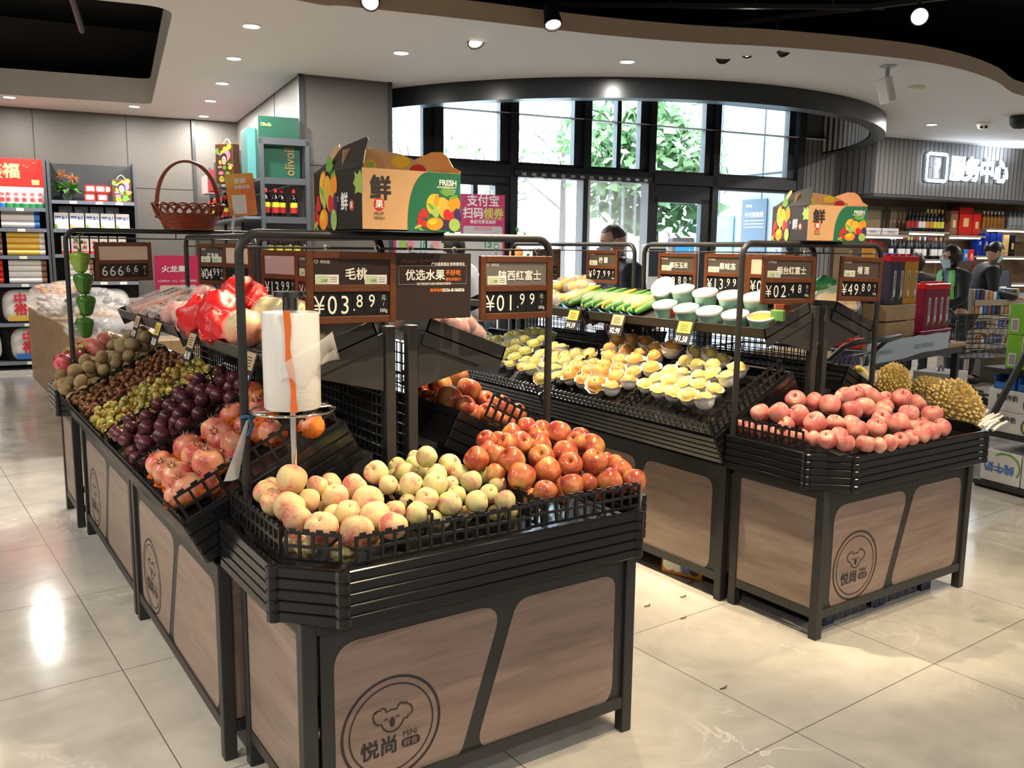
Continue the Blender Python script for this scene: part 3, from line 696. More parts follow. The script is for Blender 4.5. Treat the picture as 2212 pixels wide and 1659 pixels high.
class Kind:
    """the first placed is the model itself, every later one is a copy of it with its parts"""
    def __init__(s, make, label, group): s.make = make; s.label = label; s.group = group; s.root = None
    def put(s, p, r, rot=(0, 0, 0), label=None):
        if s.root is None:
            s.root = s.make(); o = s.root
        else: o = dup(s.root)
        o.location = p; o.scale = (r, r, r); o.rotation_euler = rot; o['label'] = label or s.label; o['group'] = s.group
        return o
def revolve_fruit(name, cat, prof, m, n=24, crease=0, sx=1, sy=1, lump=0, seed=0):
    mb = MB(); mb.lathe(prof, n, None, False, False, sx, sy)
    for i, p in enumerate(mb.v):
        a = math.atan2(p.y, p.x); k = 1
        if crease: d = abs(a)/.30; k -= crease*math.exp(-d*d)*max(0, 1-abs(p.z)*.35)
        if lump: k += lump*noise.noise(Vector((p.x, p.y, p.z))*1.4+Vector((seed, 0, 0)))
        mb.v[i] = Vector((p.x*k, p.y*k, p.z*(1+(k-1)*.4)))
    o = mb.build(name, m, None, 180); o['category'] = cat; o['label'] = name; return o
def spline_prof(pts, n=4): 
    q = catmull([pts[0]]+pts+[pts[-1]], n, False); q = q[n:len(q)-2*n+1] if len(q) > 3*n else q
    return [(max(.002, a), b) for a, b in q]+[(max(.002, pts[-1][0]), pts[-1][1])]
AP_P = [(.002, -.70), (.16, -.80), (.40, -.88), (.66, -.76), (.87, -.44), (.98, -.02), (.97, .34), (.82, .66), (.55, .84), (.30, .84), (.13, .70), (.002, .55)]
def make_apple(name='apple', m='apple_skin', tall=1.0):
    def f():
        o = revolve_fruit(name, 'apple', spline_prof([(a, b*tall) for a, b in AP_P]), m, 24, 0, 1, 1, .05, 3)
        k = MB(); k.tube([(0, 0, .5), (.02, 0, .75), (.09, .02, 1.0)], [.03, .03, .045], 6); k.build('stem', 'stem_brown', o, 60)
        k = MB()
        for j in range(5): a = j*1.2566; k.add([(.10*math.cos(a-.4), .10*math.sin(a-.4), -.77), (.10*math.cos(a+.4), .10*math.sin(a+.4), -.77), (.03*math.cos(a), .03*math.sin(a), -.88)], [(0, 1, 2)])
        k.build('calyx', 'stem_brown', o); return o
    return f
PE_P = [(.002, -.98), (.14, -.94), (.42, -.86), (.72, -.64), (.93, -.28), (1.0, .08), (.94, .44), (.74, .74), (.46, .90), (.24, .92), (.10, .84), (.002, .74)]
def make_peach(name, m):
    def f():
        o = revolve_fruit(name, 'peach', spline_prof(PE_P), m, 26, .10, 1, 1, .05, 7)
        k = MB(); k.ell((0, 0, .76), (.10, .10, .04), 8, 4); k.build('stem_scar', 'stem_brown', o, 60); return o
    return f
def foam_cup(parent, m, z0=-1.0, z1=.42, n=40, flare=.16, ridge=.035, name='foam_net'):
    mb = MB(); prof = []; K = 12
    for i in range(K+1):
        t = i/K; z = z0+(z1-z0)*t; r = 1.06*math.sqrt(max(.02, 1-min(1, (z/1.12))**2)) + (flare*max(0, t-.75)*4 if t > .75 else 0); prof.append((r, z))
    mb.lathe(prof, n, None, True, False)
    for i, p in enumerate(mb.v):
        a = math.atan2(p.y, p.x); t = (p.z-z0)/(z1-z0); k = 1+ridge*math.cos(10*a+ (PI if int(t*K) % 2 else 0))+.03*math.sin(a*3+1)*t; mb.v[i] = Vector((p.x*k, p.y*k, p.z+.06*math.sin(a*5)*t*t))
    return mb.build(name, m, parent, 180)
PR_P = [(.002, -.92), (.2, -.97), (.5, -.86), (.78, -.60), (.96, -.18), (.98, .22), (.84, .60), (.58, .86), (.30, .97), (.12, .95), (.002, .86)]
def make_pear(name, m, net='foam_white', top=.30):
    def f():
        o = revolve_fruit(name, 'pear', spline_prof(PR_P), m, 22, 0, 1, 1, .05, 5)
        foam_cup(o, net, -1.0, top, 44, .30); k = MB(); k.tube([(0, 0, .86), (.03, 0, 1.08)], .035, 6); k.build('stem', 'stem_brown', o, 60); return o
    return f
PO_P = [(.002, -.90), (.3, -.90), (.62, -.76), (.88, -.44), (1.0, 0), (.94, .42), (.72, .74), (.44, .88), (.24, .96), (.20, 1.04), (.002, 1.0)]
def make_pome(net):
    def f():
        o = revolve_fruit('pomegranate', 'pomegranate', spline_prof(PO_P), 'pomegranate_skin', 24, 0, 1, 1, .09, 2)
        k = MB()
        for j in range(6):
            a = j*PI/3; c, s = math.cos(a), math.sin(a)
            k.add([(.20*math.cos(a-.45), .20*math.sin(a-.45), .98), (.20*math.cos(a+.45), .20*math.sin(a+.45), .98), (.33*c, .33*s, 1.26), (.12*c, .12*s, 1.0)], [(0, 1, 2), (1, 3, 2), (3, 0, 2)])
        k.build('crown', 'crown_brown', o)
        if net: foam_cup(o, 'foam_orange', -1.02, net, 44, .12, .05)
        return o
    return f
def make_round(name, cat, m, prof, n=14, sx=1, sy=1, lump=.04, crease=0):
    def f(): return revolve_fruit(name, cat, spline_prof(prof, 3), m, n, crease, sx, sy, lump, 4)
    return f
BALL = [(.002, -1), (.5, -.87), (.87, -.5), (1, 0), (.87, .5), (.5, .87), (.12, .95), (.002, .9)]
R5 = random.Random(5)
def tilt(R, a=.9): return (R.uniform(-a, a), R.uniform(-a, a), R.uniform(0, 6.28))
POME = [(.616,2.954,.795,.045),(.615,2.843,.794,.046),(.614,2.713,.807,.047),(.612,2.586,.803,.045),(.699,2.927,.846,.048),(.703,2.845,.837,.045),(.695,2.675,.850,.048),(.789,2.931,.894,.046),(.787,2.840,.882,.048),(.806,2.756,.876,.048),(.860,2.818,.919,.041),(.881,2.734,.927,.044),(.741,2.788,.852,.035),(.682,2.745,.798,.041),(.759,2.709,.842,.041),(.597,2.651,.767,.039),(.673,2.627,.798,.039),(.888,2.658,.925,.041)]
POMEN = [(.852,2.933,.937,.042),(.881,2.730,.975,.050),(.907,2.880,1.008,.046),(.921,2.805,.998,.041),(.947,2.472,.975,.037)]
BROWN = [(3.162,3.658,1.019,.042),(3.165,3.544,1.020,.041),(3.167,3.440,1.021,.038),(3.129,3.320,1.002,.039),(3.112,3.192,1.015,.046),(3.071,3.607,.972,.044),(3.077,3.487,.975,.038),(3.075,3.379,.974,.034),(3.068,3.259,.971,.038),(2.995,3.523,.943,.042),(2.998,3.438,.935,.037),(2.999,3.330,.947,.042),(2.934,3.578,.902,.038),(2.889,3.628,.878,.042),(2.940,3.495,.907,.037),(2.931,3.378,.901,.034),(2.928,3.260,.899,.036),(2.962,3.171,.928,.041),(2.869,3.447,.881,.045),(2.816,3.621,.842,.042),(2.806,3.502,.837,.039),(2.782,3.370,.836,.046),(2.857,3.308,.874,.040),(2.862,3.219,.866,.037),(2.797,3.271,.832,.039),(2.881,3.545,.876,.037)]
YELLOW = [(3.140,3.061,1.007,.037),(3.144,2.965,1.009,.037),(3.120,2.861,.995,.034),(3.051,3.030,.973,.034),(3.053,2.948,.963,.038),(3.061,2.859,.969,.039),(3.051,2.705,.973,.040),(2.977,3.059,.924,.037),(2.976,2.973,.924,.034),(2.984,2.873,.928,.031),(3.004,2.809,.938,.038),(2.984,2.698,.939,.039),(2.913,3.078,.892,.034),(2.914,2.987,.892,.036),(2.916,2.895,.893,.035),(2.923,2.807,.897,.036),(2.909,2.706,.890,.035),(2.857,3.094,.863,.036),(2.844,2.986,.856,.036),(2.842,2.889,.855,.038),(2.840,2.792,.855,.039),(2.820,2.676,.856,.040)]
WHITE = [(3.024,3.983,.937,.038),(3.019,4.059,.934,.037),(2.968,3.879,.910,.034),(2.999,3.812,.925,.037),(3.017,3.716,.934,.035),(2.967,4.089,.897,.037),(2.871,4.031,.864,.036),(2.911,3.904,.875,.037),(2.850,3.910,.852,.037),(2.825,3.997,.839,.034),(2.823,4.072,.835,.032),(2.858,3.826,.853,.035),(2.904,3.765,.866,.033),(2.856,3.688,.861,.034),(2.770,3.820,.807,.038),(2.806,3.719,.826,.036),(2.959,3.725,.901,.034),(2.936,3.821,.892,.035),(2.905,3.711,.880,.032),(2.878,4.120,.862,.035),(2.916,4.063,.885,.033),(2.941,3.991,.891,.034),(2.956,3.936,.905,.032)]
GRN = [(3.093,4.589,.963,.036),(3.085,4.506,.971,.036),(3.128,4.448,.989,.035),(3.132,4.385,.994,.035),(3.147,4.307,1.000,.035),(3.044,4.552,.954,.036),(3.048,4.383,.949,.035),(3.010,4.230,.941,.036),(3.006,4.424,.928,.033),(2.963,4.464,.907,.033),(2.939,4.517,.893,.033),(2.938,4.215,.904,.035),(2.949,4.339,.901,.032),(2.923,4.386,.883,.031),(2.871,4.224,.870,.035),(2.881,4.356,.865,.030),(2.890,4.449,.869,.031),(2.822,4.318,.834,.028),(2.827,4.208,.837,.028),(2.987,4.664,.916,.036),(2.990,4.605,.932,.036),(3.023,4.816,.936,.040),(3.008,4.726,.920,.040),(3.074,4.230,.967,.034),(3.129,4.242,.987,.034)]
PEACH = [(.791,2.218,.887,.041),(.752,2.310,.836,.034),(.792,2.391,.824,.030),(.746,2.228,.828,.036),(.759,2.151,.833,.041),(.831,2.204,.825,.034),(.889,2.288,.839,.030),(.939,2.313,.831,.033),(.985,2.255,.831,.037),(.899,2.181,.830,.037),(.962,2.111,.826,.043),(.899,2.226,.790,.030),(.885,2.066,.820,.033),(.868,2.116,.798,.033),(.755,2.084,.821,.037),(.794,2.016,.807,.043),(.864,1.961,.801,.043),(.945,2.029,.809,.041),(.960,1.958,.801,.037),(1.032,2.092,.794,.030),(.756,2.106,.753,.030),(.767,2.053,.753,.030),(.838,1.993,.744,.030),(.927,2.033,.747,.030)]
GREEN = [(1.063,2.271,.858,.036),(1.170,2.348,.845,.029),(1.156,2.276,.844,.031),(1.209,2.239,.893,.032),(1.221,2.346,.849,.024),(1.261,2.412,.849,.024),(1.300,2.264,.849,.036),(1.228,2.299,.832,.025),(1.117,2.161,.841,.034),(1.234,2.221,.841,.032),(1.169,2.114,.845,.036),(1.309,2.209,.834,.030),(1.304,2.139,.828,.032),(1.384,2.187,.826,.028),(1.377,2.115,.815,.028),(1.069,2.207,.835,.028),(1.101,2.222,.805,.024),(1.122,2.075,.819,.033),(1.175,2.047,.805,.035),(1.224,2.089,.811,.028),(1.252,2.029,.802,.033),(1.318,2.065,.807,.028),(1.333,2.004,.798,.031),(1.065,2.026,.801,.032),(1.096,2.138,.799,.024),(1.124,2.045,.770,.025),(1.326,2.045,.754,.024),(1.160,2.061,.751,.024),(1.268,2.198,.811,.024),(1.141,2.318,.824,.024),(1.242,2.072,.758,.024),(1.370,2.034,.753,.024)]
APPLE = [(1.697,2.241,.912,.040),(1.542,2.238,.894,.040),(1.630,2.328,.924,.032),(1.555,2.305,.912,.036),(1.634,2.270,.904,.038),(1.682,2.315,.914,.030),(1.448,2.285,.906,.033),(1.500,2.295,.901,.028),(1.483,2.221,.906,.032),(1.604,2.215,.885,.037),(1.720,2.179,.890,.034),(1.775,2.228,.884,.039),(1.775,2.168,.871,.042),(1.655,2.153,.867,.041),(1.418,2.185,.883,.034),(1.425,2.240,.886,.031),(1.434,2.122,.877,.041),(1.561,2.146,.864,.042),(1.705,2.068,.849,.042),(1.628,2.089,.846,.040),(1.423,2.055,.845,.042),(1.534,2.078,.843,.042),(1.775,2.049,.835,.034),(1.775,2.093,.834,.033),(1.775,2.156,.855,.030),(1.775,2.024,.824,.037),(1.775,1.959,.805,.038),(1.693,1.978,.812,.039),(1.456,1.983,.812,.035),(1.561,1.991,.815,.035),(1.637,2.010,.805,.030),(1.352,2.189,.879,.038),(1.380,2.127,.845,.030),(1.775,2.228,.890,.028),(1.440,2.030,.786,.028),(1.554,2.028,.774,.028),(1.683,2.020,.770,.028),(1.754,2.005,.776,.028),(1.577,2.093,.797,.028),(1.399,2.128,.789,.028)]
PINK = [(2.835,2.380,.848,.039),(2.842,2.291,.863,.042),(3.033,2.364,.885,.043),(3.116,2.334,.875,.042),(3.116,2.256,.876,.045),(3.332,2.338,.878,.044),(2.904,2.245,.853,.045),(2.909,2.167,.835,.045),(3.200,2.208,.851,.045),(3.296,2.217,.854,.045),(3.029,2.163,.821,.037),(3.088,2.128,.816,.040),(3.035,2.064,.811,.040),(3.141,2.054,.808,.042),(3.420,2.346,.881,.041),(3.480,2.302,.869,.043),(3.509,2.370,.881,.042),(3.572,2.220,.866,.045),(3.644,2.197,.838,.045),(3.459,2.114,.824,.044),(3.312,2.065,.811,.045),(3.416,2.208,.831,.040),(3.316,2.148,.815,.040),(2.835,2.053,.797,.037),(2.884,2.011,.786,.038),(2.966,1.978,.780,.037),(3.024,1.961,.770,.032),(3.092,1.960,.772,.034),(3.169,1.963,.773,.033),(3.243,1.967,.774,.033),(3.394,2.051,.788,.031),(3.577,2.078,.815,.045),(3.333,1.975,.776,.037),(3.416,1.986,.779,.040),(3.510,1.995,.782,.040),(3.469,2.056,.790,.032),(3.559,2.292,.854,.037),(3.485,2.241,.835,.037),(2.835,2.469,.776,.035),(2.835,2.419,.774,.035),(2.835,2.358,.778,.036),(2.835,2.286,.781,.035),(2.835,2.224,.782,.035),(2.835,2.168,.785,.033),(2.835,2.113,.789,.032),(2.835,2.247,.822,.033),(2.968,2.097,.790,.035),(2.945,2.231,.799,.034)]

def heap(kind, tab, a=.9, special={}, fixed=None):
    R = random.Random(len(tab))
    for i, (x, y, z, r) in enumerate(tab): kind.put((x, y, z), r, fixed(R) if fixed else tilt(R, a), special.get(i))
G1 = 'orange red apples heaped on the front stand'; G2 = 'big peaches in the front stand'; G3 = 'small green peaches in the front stand'; G4 = 'pink apples on the right stand'
K_apple = Kind(make_apple(), 'orange red apple in the heap at the right half of the front stand', G1)
heap(K_apple, APPLE, .9, {0: 'orange red apple on the very top of the front apple heap', 11: 'yellow green apple with a stem at the back right of the front apple heap', 20: 'deep red apple overhanging the green peaches at the front of the heap',
    21: 'dull dark red apple beside the deep red one in the middle of the front heap', 26: 'yellow orange apple in the front right corner of the lattice', 31: 'crimson apple at the left edge of the front apple heap beside a cream peach', 25: 'pale orange apple at the right edge of the front apple heap', 29: 'wrapped dull pink apple just behind the front lattice'})
K_peach = Kind(make_peach('peach', 'peach_skin'), 'big yellow peach in the left bin of the front stand', G2)
heap(K_peach, PEACH, .9, {0: 'big yellow peach lying on top of all the peaches under the bag roll', 13: 'dark pink cheeked peach in the middle of the peach bin', 15: 'big peach behind the slanting lattice at the front corner', 16: 'big peach in the gap between the two front lattices', 7: 'pink peach at the back of the bin beside a green one'})
K_green = Kind(make_peach('peach', 'green_peach_skin'), 'small green peach in the middle bin of the front stand', G3)
heap(K_green, GREEN, 1.0, {0: 'cream peach with a deep crease at the back left of the small peaches', 3: 'pale green peach standing on top of the small peaches', 6: 'cream peach with a brown spot beside the crimson apple', 10: 'large green peach with a crease in the middle of the small peaches', 23: 'grey green peach against the front lattice beside the big peaches'})
K_pink = Kind(make_apple('apple', 'pink_apple_skin', .96), 'pink red apple in the heap on the right stand', G4)
heap(K_pink, PINK, .9, {4: 'large dull pink apple on top of the heap at the right stand', 17: 'pale orange pink apple on top of the heap before the durians', 20: 'red and cream apple bulging at the middle of the pink heap', 15: 'bright cream apple under the lamp at the back of the pink heap', 31: 'red apple beside the durian at the right end of the heap', 24: 'pale cream apple at the front corner of the right stand'})
Gp = 'pomegranates in orange foam nets'
K_pome = Kind(make_pome(-.25), 'pomegranate in an orange foam net in the sloping bin at left', Gp)
nrm = gn
def facing(R, s=.35):
    d = (gn*.8+Vector((-.12, -.28, .62))).normalized()+Vector((R.uniform(-s, s), R.uniform(-s, s), R.uniform(-s, s))); return d.to_track_quat('Z', 'Y').to_euler()
heap(K_pome, POME, special={0: 'pomegranate at the low rim nearest the plums', 12: 'small pomegranate in the middle of the pomegranate bin', 4: 'reddish pomegranate against the brown lattice before the plums'}, fixed=facing)
K_pomen = Kind(make_pome(.55), 'pomegranate deep in its orange foam net at the top of the bin', 'fully netted pomegranates at the top of the bin')
heap(K_pomen, POMEN[:2]+POMEN[4:], fixed=facing)
K_mango = Kind(make_round('mango', 'mango', 'mango_skin', BALL, 18, 1.25, .95), 'red yellow mango in the shade behind the pomegranates', 'mangoes behind the pomegranates')
for p in POMEN[2:4]: K_mango.put(p[:3], p[3], tilt(R5))
K_brown = Kind(make_pear('pear', 'brown_pear_skin', 'foam_white', .36), 'russet brown pear in a white foam net on the right island', 'brown pears in white foam nets')
heap(K_brown, BROWN, special={4: 'largest russet pear standing high beside the yellow pear bin', 21: 'russet pear lowest against the rim lattice'}, fixed=facing)
K_yellow = Kind(make_pear('pear', 'yellow_pear_skin', 'foam_white', .40), 'yellow pear in a white foam net in the nearest bin of the right island', 'yellow pears in white foam nets')
heap(K_yellow, YELLOW, special={21: 'pale yellow pear lowest at the near corner of its bin', 6: 'yellow pear beside the sloping lattice at the near end'}, fixed=facing)
K_white = Kind(make_pear('pear', 'yellow_pear_skin', 'foam_white', .55), 'pale pear deep in a white foam net beyond the brown pears', 'pale netted pears beyond the brown ones')
heap(K_white, WHITE, fixed=facing)
K_gp = Kind(make_pear('pear', 'green_pear_skin', 'foam_white', .45), 'green pear in a white foam net in the far bin of the right island', 'green pears in the far bin')
heap(K_gp, GRN, special={23: 'shaded green pear at the top of the far bin beside the rack pole'}, fixed=facing)
# small fruit thrown into the sloping bins
def pack(kind, G, x0, x1, y0, y1, r, layers, seed, gap=1.9, orient=1.5, jr=.12, skip=None):
    R = random.Random(seed); c = 0
    for h, tries, g in layers:
        pts = []
        for _ in range(tries):
            x, y = R.uniform(x0, x1), R.uniform(y0, y1)
            if skip and skip(x, y): continue
            if all((x-a)**2+(y-b)**2 > (g*r)**2 for a, b in pts): pts.append((x, y))
        for x, y in pts:
            kind.put(on(G, x, y, h+R.uniform(-.15, .15)*r), r*R.uniform(1-jr, 1+jr), tilt(R, orient)); c += 1
    return c
K_plum = Kind(make_round('plum', 'plum', 'plum_skin', BALL, 16, 1, 1, .02, .05), 'dark purple plum in the sloping bin at left', 'plums in the sloping bin')
pack(K_plum, GL, .04, .50, .70, 1.17, .028, [(.004, 1500, 1.95), (.048, 260, 2.2)], 11)
K_jujube = Kind(make_round('jujube', 'jujube', 'jujube_skin', BALL, 12, .86, .86), 'green brown jujube in the bin between plums and chestnuts', 'jujubes in the sloping bin')
a = pack(K_jujube, GL2, .03, .51, .02, .37, .0175, [(-.004, 2500, 1.85), (.020, 900, 1.95), (.042, 130, 2.3)], 12)
K_chest = Kind(make_round('chestnut', 'chestnut', 'chestnut_shell', [(.002, -.55), (.5, -.55), (.9, -.3), (1, .05), (.8, .4), (.4, .62), (.08, .8), (.002, .82)], 12, 1, .72), 'shiny brown chestnut in the bin beside the kiwis', 'chestnuts in the sloping bin')
b = pack(K_chest, GL2, .03, .51, .43, .94, .0165, [(-.002, 2500, 1.75), (.022, 500, 2.1)], 13)
K_kiwi = Kind(make_round('kiwi', 'kiwi', 'kiwi_skin', [(.002, -1.2), (.5, -1.06), (.86, -.6), (1, 0), (.86, .6), (.5, 1.06), (.002, 1.2)], 14), 'brown fuzzy kiwi in the heap at the far end of the left row', 'kiwis at the far end of the row')
pack(K_kiwi, GL2, .03, .51, 1.0, 1.30, .030, [(.01, 900, 1.95), (.058, 300, 2.05), (.10, 40, 2.4)], 14)
# big apples in the tray that falls toward the middle aisle
K_big = Kind(make_apple('apple', 'apple_skin', .95), 'large red apple in the tray falling toward the middle aisle', 'large apples of the middle aisle tray')
BIGL = [(950, 832, 31, 2.78), (970, 862, 31, 2.60), (1012, 842, 32, 2.72), (1048, 868, 24, 2.70), (1082, 880, 30, 2.62), (1115, 895, 24, 2.56), (922, 832, 22, 2.9), (905, 850, 20, 2.85), (922, 862, 20, 2.75), (940, 862, 18, 2.72), (1005, 877, 22, 2.52), (1022, 895, 22, 2.52), (1052, 893, 22, 2.50), (1076, 905, 20, 2.50), (1095, 915, 20, 2.50), (992, 815, 22, 2.95)]
for i, (x, y, r, Y) in enumerate(BIGL):
    p = ony(x, y, Y+.06); K_big.put(p, min(.047, r*(p-CAM0).dot(FW)/FPX), tilt(R5), {0: 'dark shaded large apple beside the upright of the left island', 1: 'striped red large apple against the sloping lattice', 2: 'large pale apple half in shadow on the middle aisle tray', 4: 'large pink apple at the lower end of the middle aisle tray'}.get(i))
# grapes behind the big apples
mat('grape_red', (.16, .02, .035), .25); mat('grape_green', (.42, .46, .10), .25)
for nm, m, c, k, lb in (('red', 'grape_red', ony(925, 806, 3.3), 26, 'bunch of dark red grapes under the upper tray at centre'), ('green', 'grape_green', ony(918, 778, 3.4), 14, 'small bunch of green grapes above the red grapes')):
    t = thing('grape_bunch', lb, 'grapes', c)
    for j in range(k):
        p = c+Vector((R5.uniform(-.10, .10), R5.uniform(-.05, .05), R5.uniform(-.045, .045))); MB().ell(p, .013, 10, 6).build('grape', m, t, 180)
# durians
def durian(c, R, axis, seed, label, rz=0):
    mb = MB(); bmx = bmesh.new(); bmesh.ops.create_icosphere(bmx, subdivisions=3, radius=1)
    Rn = random.Random(seed); vs = [v.co.copy() for v in bmx.verts]; fs = [tuple(v.index for v in f.verts) for f in bmx.faces]; bmx.free()
    def rad(d): return 1+.10*math.sin(3*math.atan2(d.y, d.x)+seed)*(1-d.z*d.z)+.06*noise.noise(d*1.7+Vector((seed, 0, 0)))
    mb.add([d*rad(d) for d in vs], fs)
    pts = vs; sp = MB()
    N = 360
    for k in range(N):
        z = 1-2*(k+.5)/N; a = k*2.399963; r = math.sqrt(1-z*z); d = Vector((r*math.cos(a), r*math.sin(a), z)); d = (d+Vector((Rn.uniform(-.05, .05), Rn.uniform(-.05, .05), Rn.uniform(-.05, .05)))).normalized()
        b = d*rad(d)*.985; tp = d*(rad(d)+Rn.uniform(.075, .12))+Vector((Rn.uniform(-.04, .04), Rn.uniform(-.04, .04), Rn.uniform(-.04, .04)))
        e1 = d.orthogonal().normalized()*.105; e2 = d.cross(e1)
        mb.k = 1; q = [b+e1*math.cos(t*PI/2+.3)+e2*math.sin(t*PI/2+.3) for t in range(4)]; mb.add(q+[tp], [(0, 1, 4), (1, 2, 4), (2, 3, 4), (3, 0, 4)])
    o = mb.build('durian', ['durian_gap', 'durian_spike'], None, 30); o.location = c; o.scale = R; o.rotation_euler = axis; tag(o, label, 'durian', 'durians on the right stand')
    k = MB(); k.tube([(0, 0, .95), (.03, 0, 1.25)], [.13, .09], 8); k.build('stem', 'stem_brown', o, 60)
mat('durian_gap', (.20, .13, .04), .8); fruit_mat('durian_spike', [(.4, (.40, .27, .075)), (.6, (.50, .34, .10)), (.8, (.58, .43, .16))], .55)
durian(ony(1925, 822, 2.62)+Vector((0, 0, -.03)), (.088, .088, .115), (.2, .1, .3), 1, 'golden durian standing upright at the back of the pink apples')
durian(ony(2012, 848, 2.50)+Vector((0, 0, -.01)), (.095, .105, .085), (.5, 1.2, .4), 2, 'durian lying behind between the upright one and the big one')
durian(ony(2062, 880, 2.26), (.125, .125, .115), (1.3, .5, .9), 3, 'big round durian at the right end of the right stand')
# white foam net sleeves under the durians
m = MB(); Rw = random.Random(4); c0 = ony(2125, 905, 2.24)
for k in range(14):
    a = Rw.uniform(-.6, .9); p = c0+Vector((Rw.uniform(-.06, .02), Rw.uniform(-.05, .05), Rw.uniform(-.05, -.02))); d = Vector((math.cos(a)*.9, -.1, .35+.4*math.sin(a))).normalized()
    m.tube([p, p+d*.05+Vector((0, 0, .006)), p+d*Rw.uniform(.08, .13)], [.009, .008, .006], 5)
tag(m.build('foam_sleeve', 'foam_white', None, 60), 'torn white foam net sleeve fanned out beside the big durian', 'foam net')
# black ribbed liner corner hanging over the right stand
m = MB(); q0, q1 = onz(1812, 985, .752), onz(1900, 968, .752); tip = onz(1872, 992, .70)+Vector((-.012, -.03, 0))
for k in range(14):
    f = k/14; a = q0.lerp(q1, f); b = q0.lerp(q1, f+.06); m.add([a, b, b.lerp(tip, .96), a.lerp(tip, .96), a+Vector((0, .05, .012)), b+Vector((0, .05, .012))], [(0, 1, 2, 3), (1, 0, 4, 5)])
tag(m.build('foam_liner', 'tray_dark', None), 'corner of a black ribbed foam liner folded over the right stand rim', 'liner')
# ================================================================ price signs
mat('card_grey', (.16, .145, .14), .22); mat('card_beige', (.62, .47, .36), .45); mat('card_pink', (.42, .33, .32), .4); mat('card_taupe', (.085, .070, .060), .25)
def hooks(t, M, w, h, top=.012):
    for x in (-.28*w, .28*w):
        m = MB(M); pts = [(x, h/2, 0), (x, h/2+top*.4, 0)]
        for k in range(8): a = PI*(1.15*k/7)-.2; pts.append((x+.006-.008*math.cos(a)-.004, h/2+top*.9+.008*math.sin(a), 0))
        m.tube(pts, .0018, 6); m.build('hook', 'steel', t, 60)
def price_sign(label, c, xdir, name, price, w=.285, h=.205, yaw=0, roll=0, card='card_taupe', tags=1, unit='元\n/\n500g', small=None, namesize=.036, hide_name=False):
    """price: list of (text, x, y, size) in sign heights from the lower card's left"""
    c = Vector(c); xd = Matrix.Rotation(yaw, 3, 'Z') @ Vector(xdir); up = Matrix.Rotation(roll, 3, xd.cross(Vector((0, 0, 1)))) @ Vector((0, 0, 1))
    M = frame3(c, Matrix.Rotation(roll, 3, xd.cross(Vector((0, 0, 1)))) @ xd, up)
    t = thing('price_sign', label, 'price sign', c, 'wood framed price signs')
    f = MB(M); b = .021
    for x0, x1, y0, y1 in ((-w/2, -w/2+b, -h/2, h/2), (w/2-b, w/2, -h/2, h/2), (-w/2+b, w/2-b, h/2-b, h/2), (-w/2+b, w/2-b, -h/2, -h/2+b), (-w/2+b, w/2-b, -.012, .008)):
        f.rbox(x0, x1, y0, y1, -.007, .007, .002)
    f.build('frame', 'sign_wood', t)
    MB(M).box(-w/2+b, w/2-b, .008, h/2-b, -.005, .001).build('name_card', card, t)
    d = MB(M); n = 6; iw = w-2*b
    for i in range(n): d.box(-w/2+b+iw*i/n+.0006, -w/2+b+iw*(i+1)/n-.0006, -h/2+b, -.012, -.005, .0012)
    d.build('digit_card', 'card_black', t)
    if tags:
        for k in range(tags):
            x = (-w/2+b+.006) if k == 0 else (w/2-b-.082)
            MB(M).box(x, x+.072, .010, .037, .001, .004).build('shelf_label', 'label_white', t)
            e = MB(M); e.k = 0; e.box(x+.003, x+.041, .012, .034, .004, .0046); e.k = 1; e.text(price[1][3] if False else small or '3.89', .012, M.inverted() @ M @ T(x+.016, .016, .0048), h=.0002)
            for j in range(3): e.box(x+.045, x+.066, .016+j*.006, .0175+j*.006, .004, .0044)
            e.build('label_display', ['eink', 'ink'], t)
    l = MB(M)
    if name: l.text(name, namesize, T(.012 if tags else 0, .026 if namesize > .03 else .03, .0025), 'CENTER', bold=.02)
    x0, y0, H = -w/2+b, -h/2+b, h/2-.012-b+.0
    for s, x, y, sz in price: l.text(s, sz*H*1.0, T(x0+x*iw, y0+y*H, .0025), bold=.004, xs=.86)
    for i, s in enumerate(unit.split('\n')): l.text(s, (.24 if i != 2 else .21)*H, T(w/2-b-iw/12, y0+H*(.66-.26*i), .0025), 'CENTER', xs=.9)
    l.strip([(-.118*w/.285, .072), (-.112, .068), (-.106, .072), (-.108, .078), (-.112, .0745), (-.116, .078)], .0012, T(0, 0, .002), True)
    l.text('悦尚品', .010, T(-.100*w/.285, .069, .002))
    l.build('lettering', 'letter_white', t); hooks(t, M, w, h, 1.498-c.z-h/2+.004)
    return t
XD, YD = (1, 0, 0), (0, -1, 0)
def std(a, b, c='8', d='9', x=.005): return [('¥', x, .12, 1.0), (a, .17, .10, 1.08), (b, .335, .10, 1.08), ('.', .50, .22, .7), (c, .545, .36, .76), (d, .71, .36, .76)]
price_sign('large price sign reading 03.89 for peaches on the front rack', (1.043, 2.376, 1.386), XD, '毛桃', std('0', '3', '8', '9'), .285, .205, .06, -.012, 'card_brown', 2)
price_sign('price sign reading 01.99 at the right end of the front rack', (1.615, 2.376, 1.378), XD, '陕西红富士', std('0', '1', '9', '9'), .280, .203, 0, 0, 'card_grey', 1, small='1.99', namesize=.034)
price_sign('price sign with a blank beige card reading 666.66 at far left', (.935, 5.115, 1.413), XD, '', [('6', .03, .10, 1.08), ('6', .19, .10, 1.08), ('6', .35, .10, 1.08), ('6', .53, .36, .76), ('.', .66, .22, .7), ('6', .69, .36, .76)], .285, .205, 0, .012, 'card_beige', 0, '元\n/\n个')
price_sign('small price sign reading 04.99 seen edge on behind the far left rack', (1.215, 4.44, 1.412), YD, '红布林', std('0', '4', '9', '9'), .22, .200, .35, 0, 'card_taupe', 2, namesize=.03)
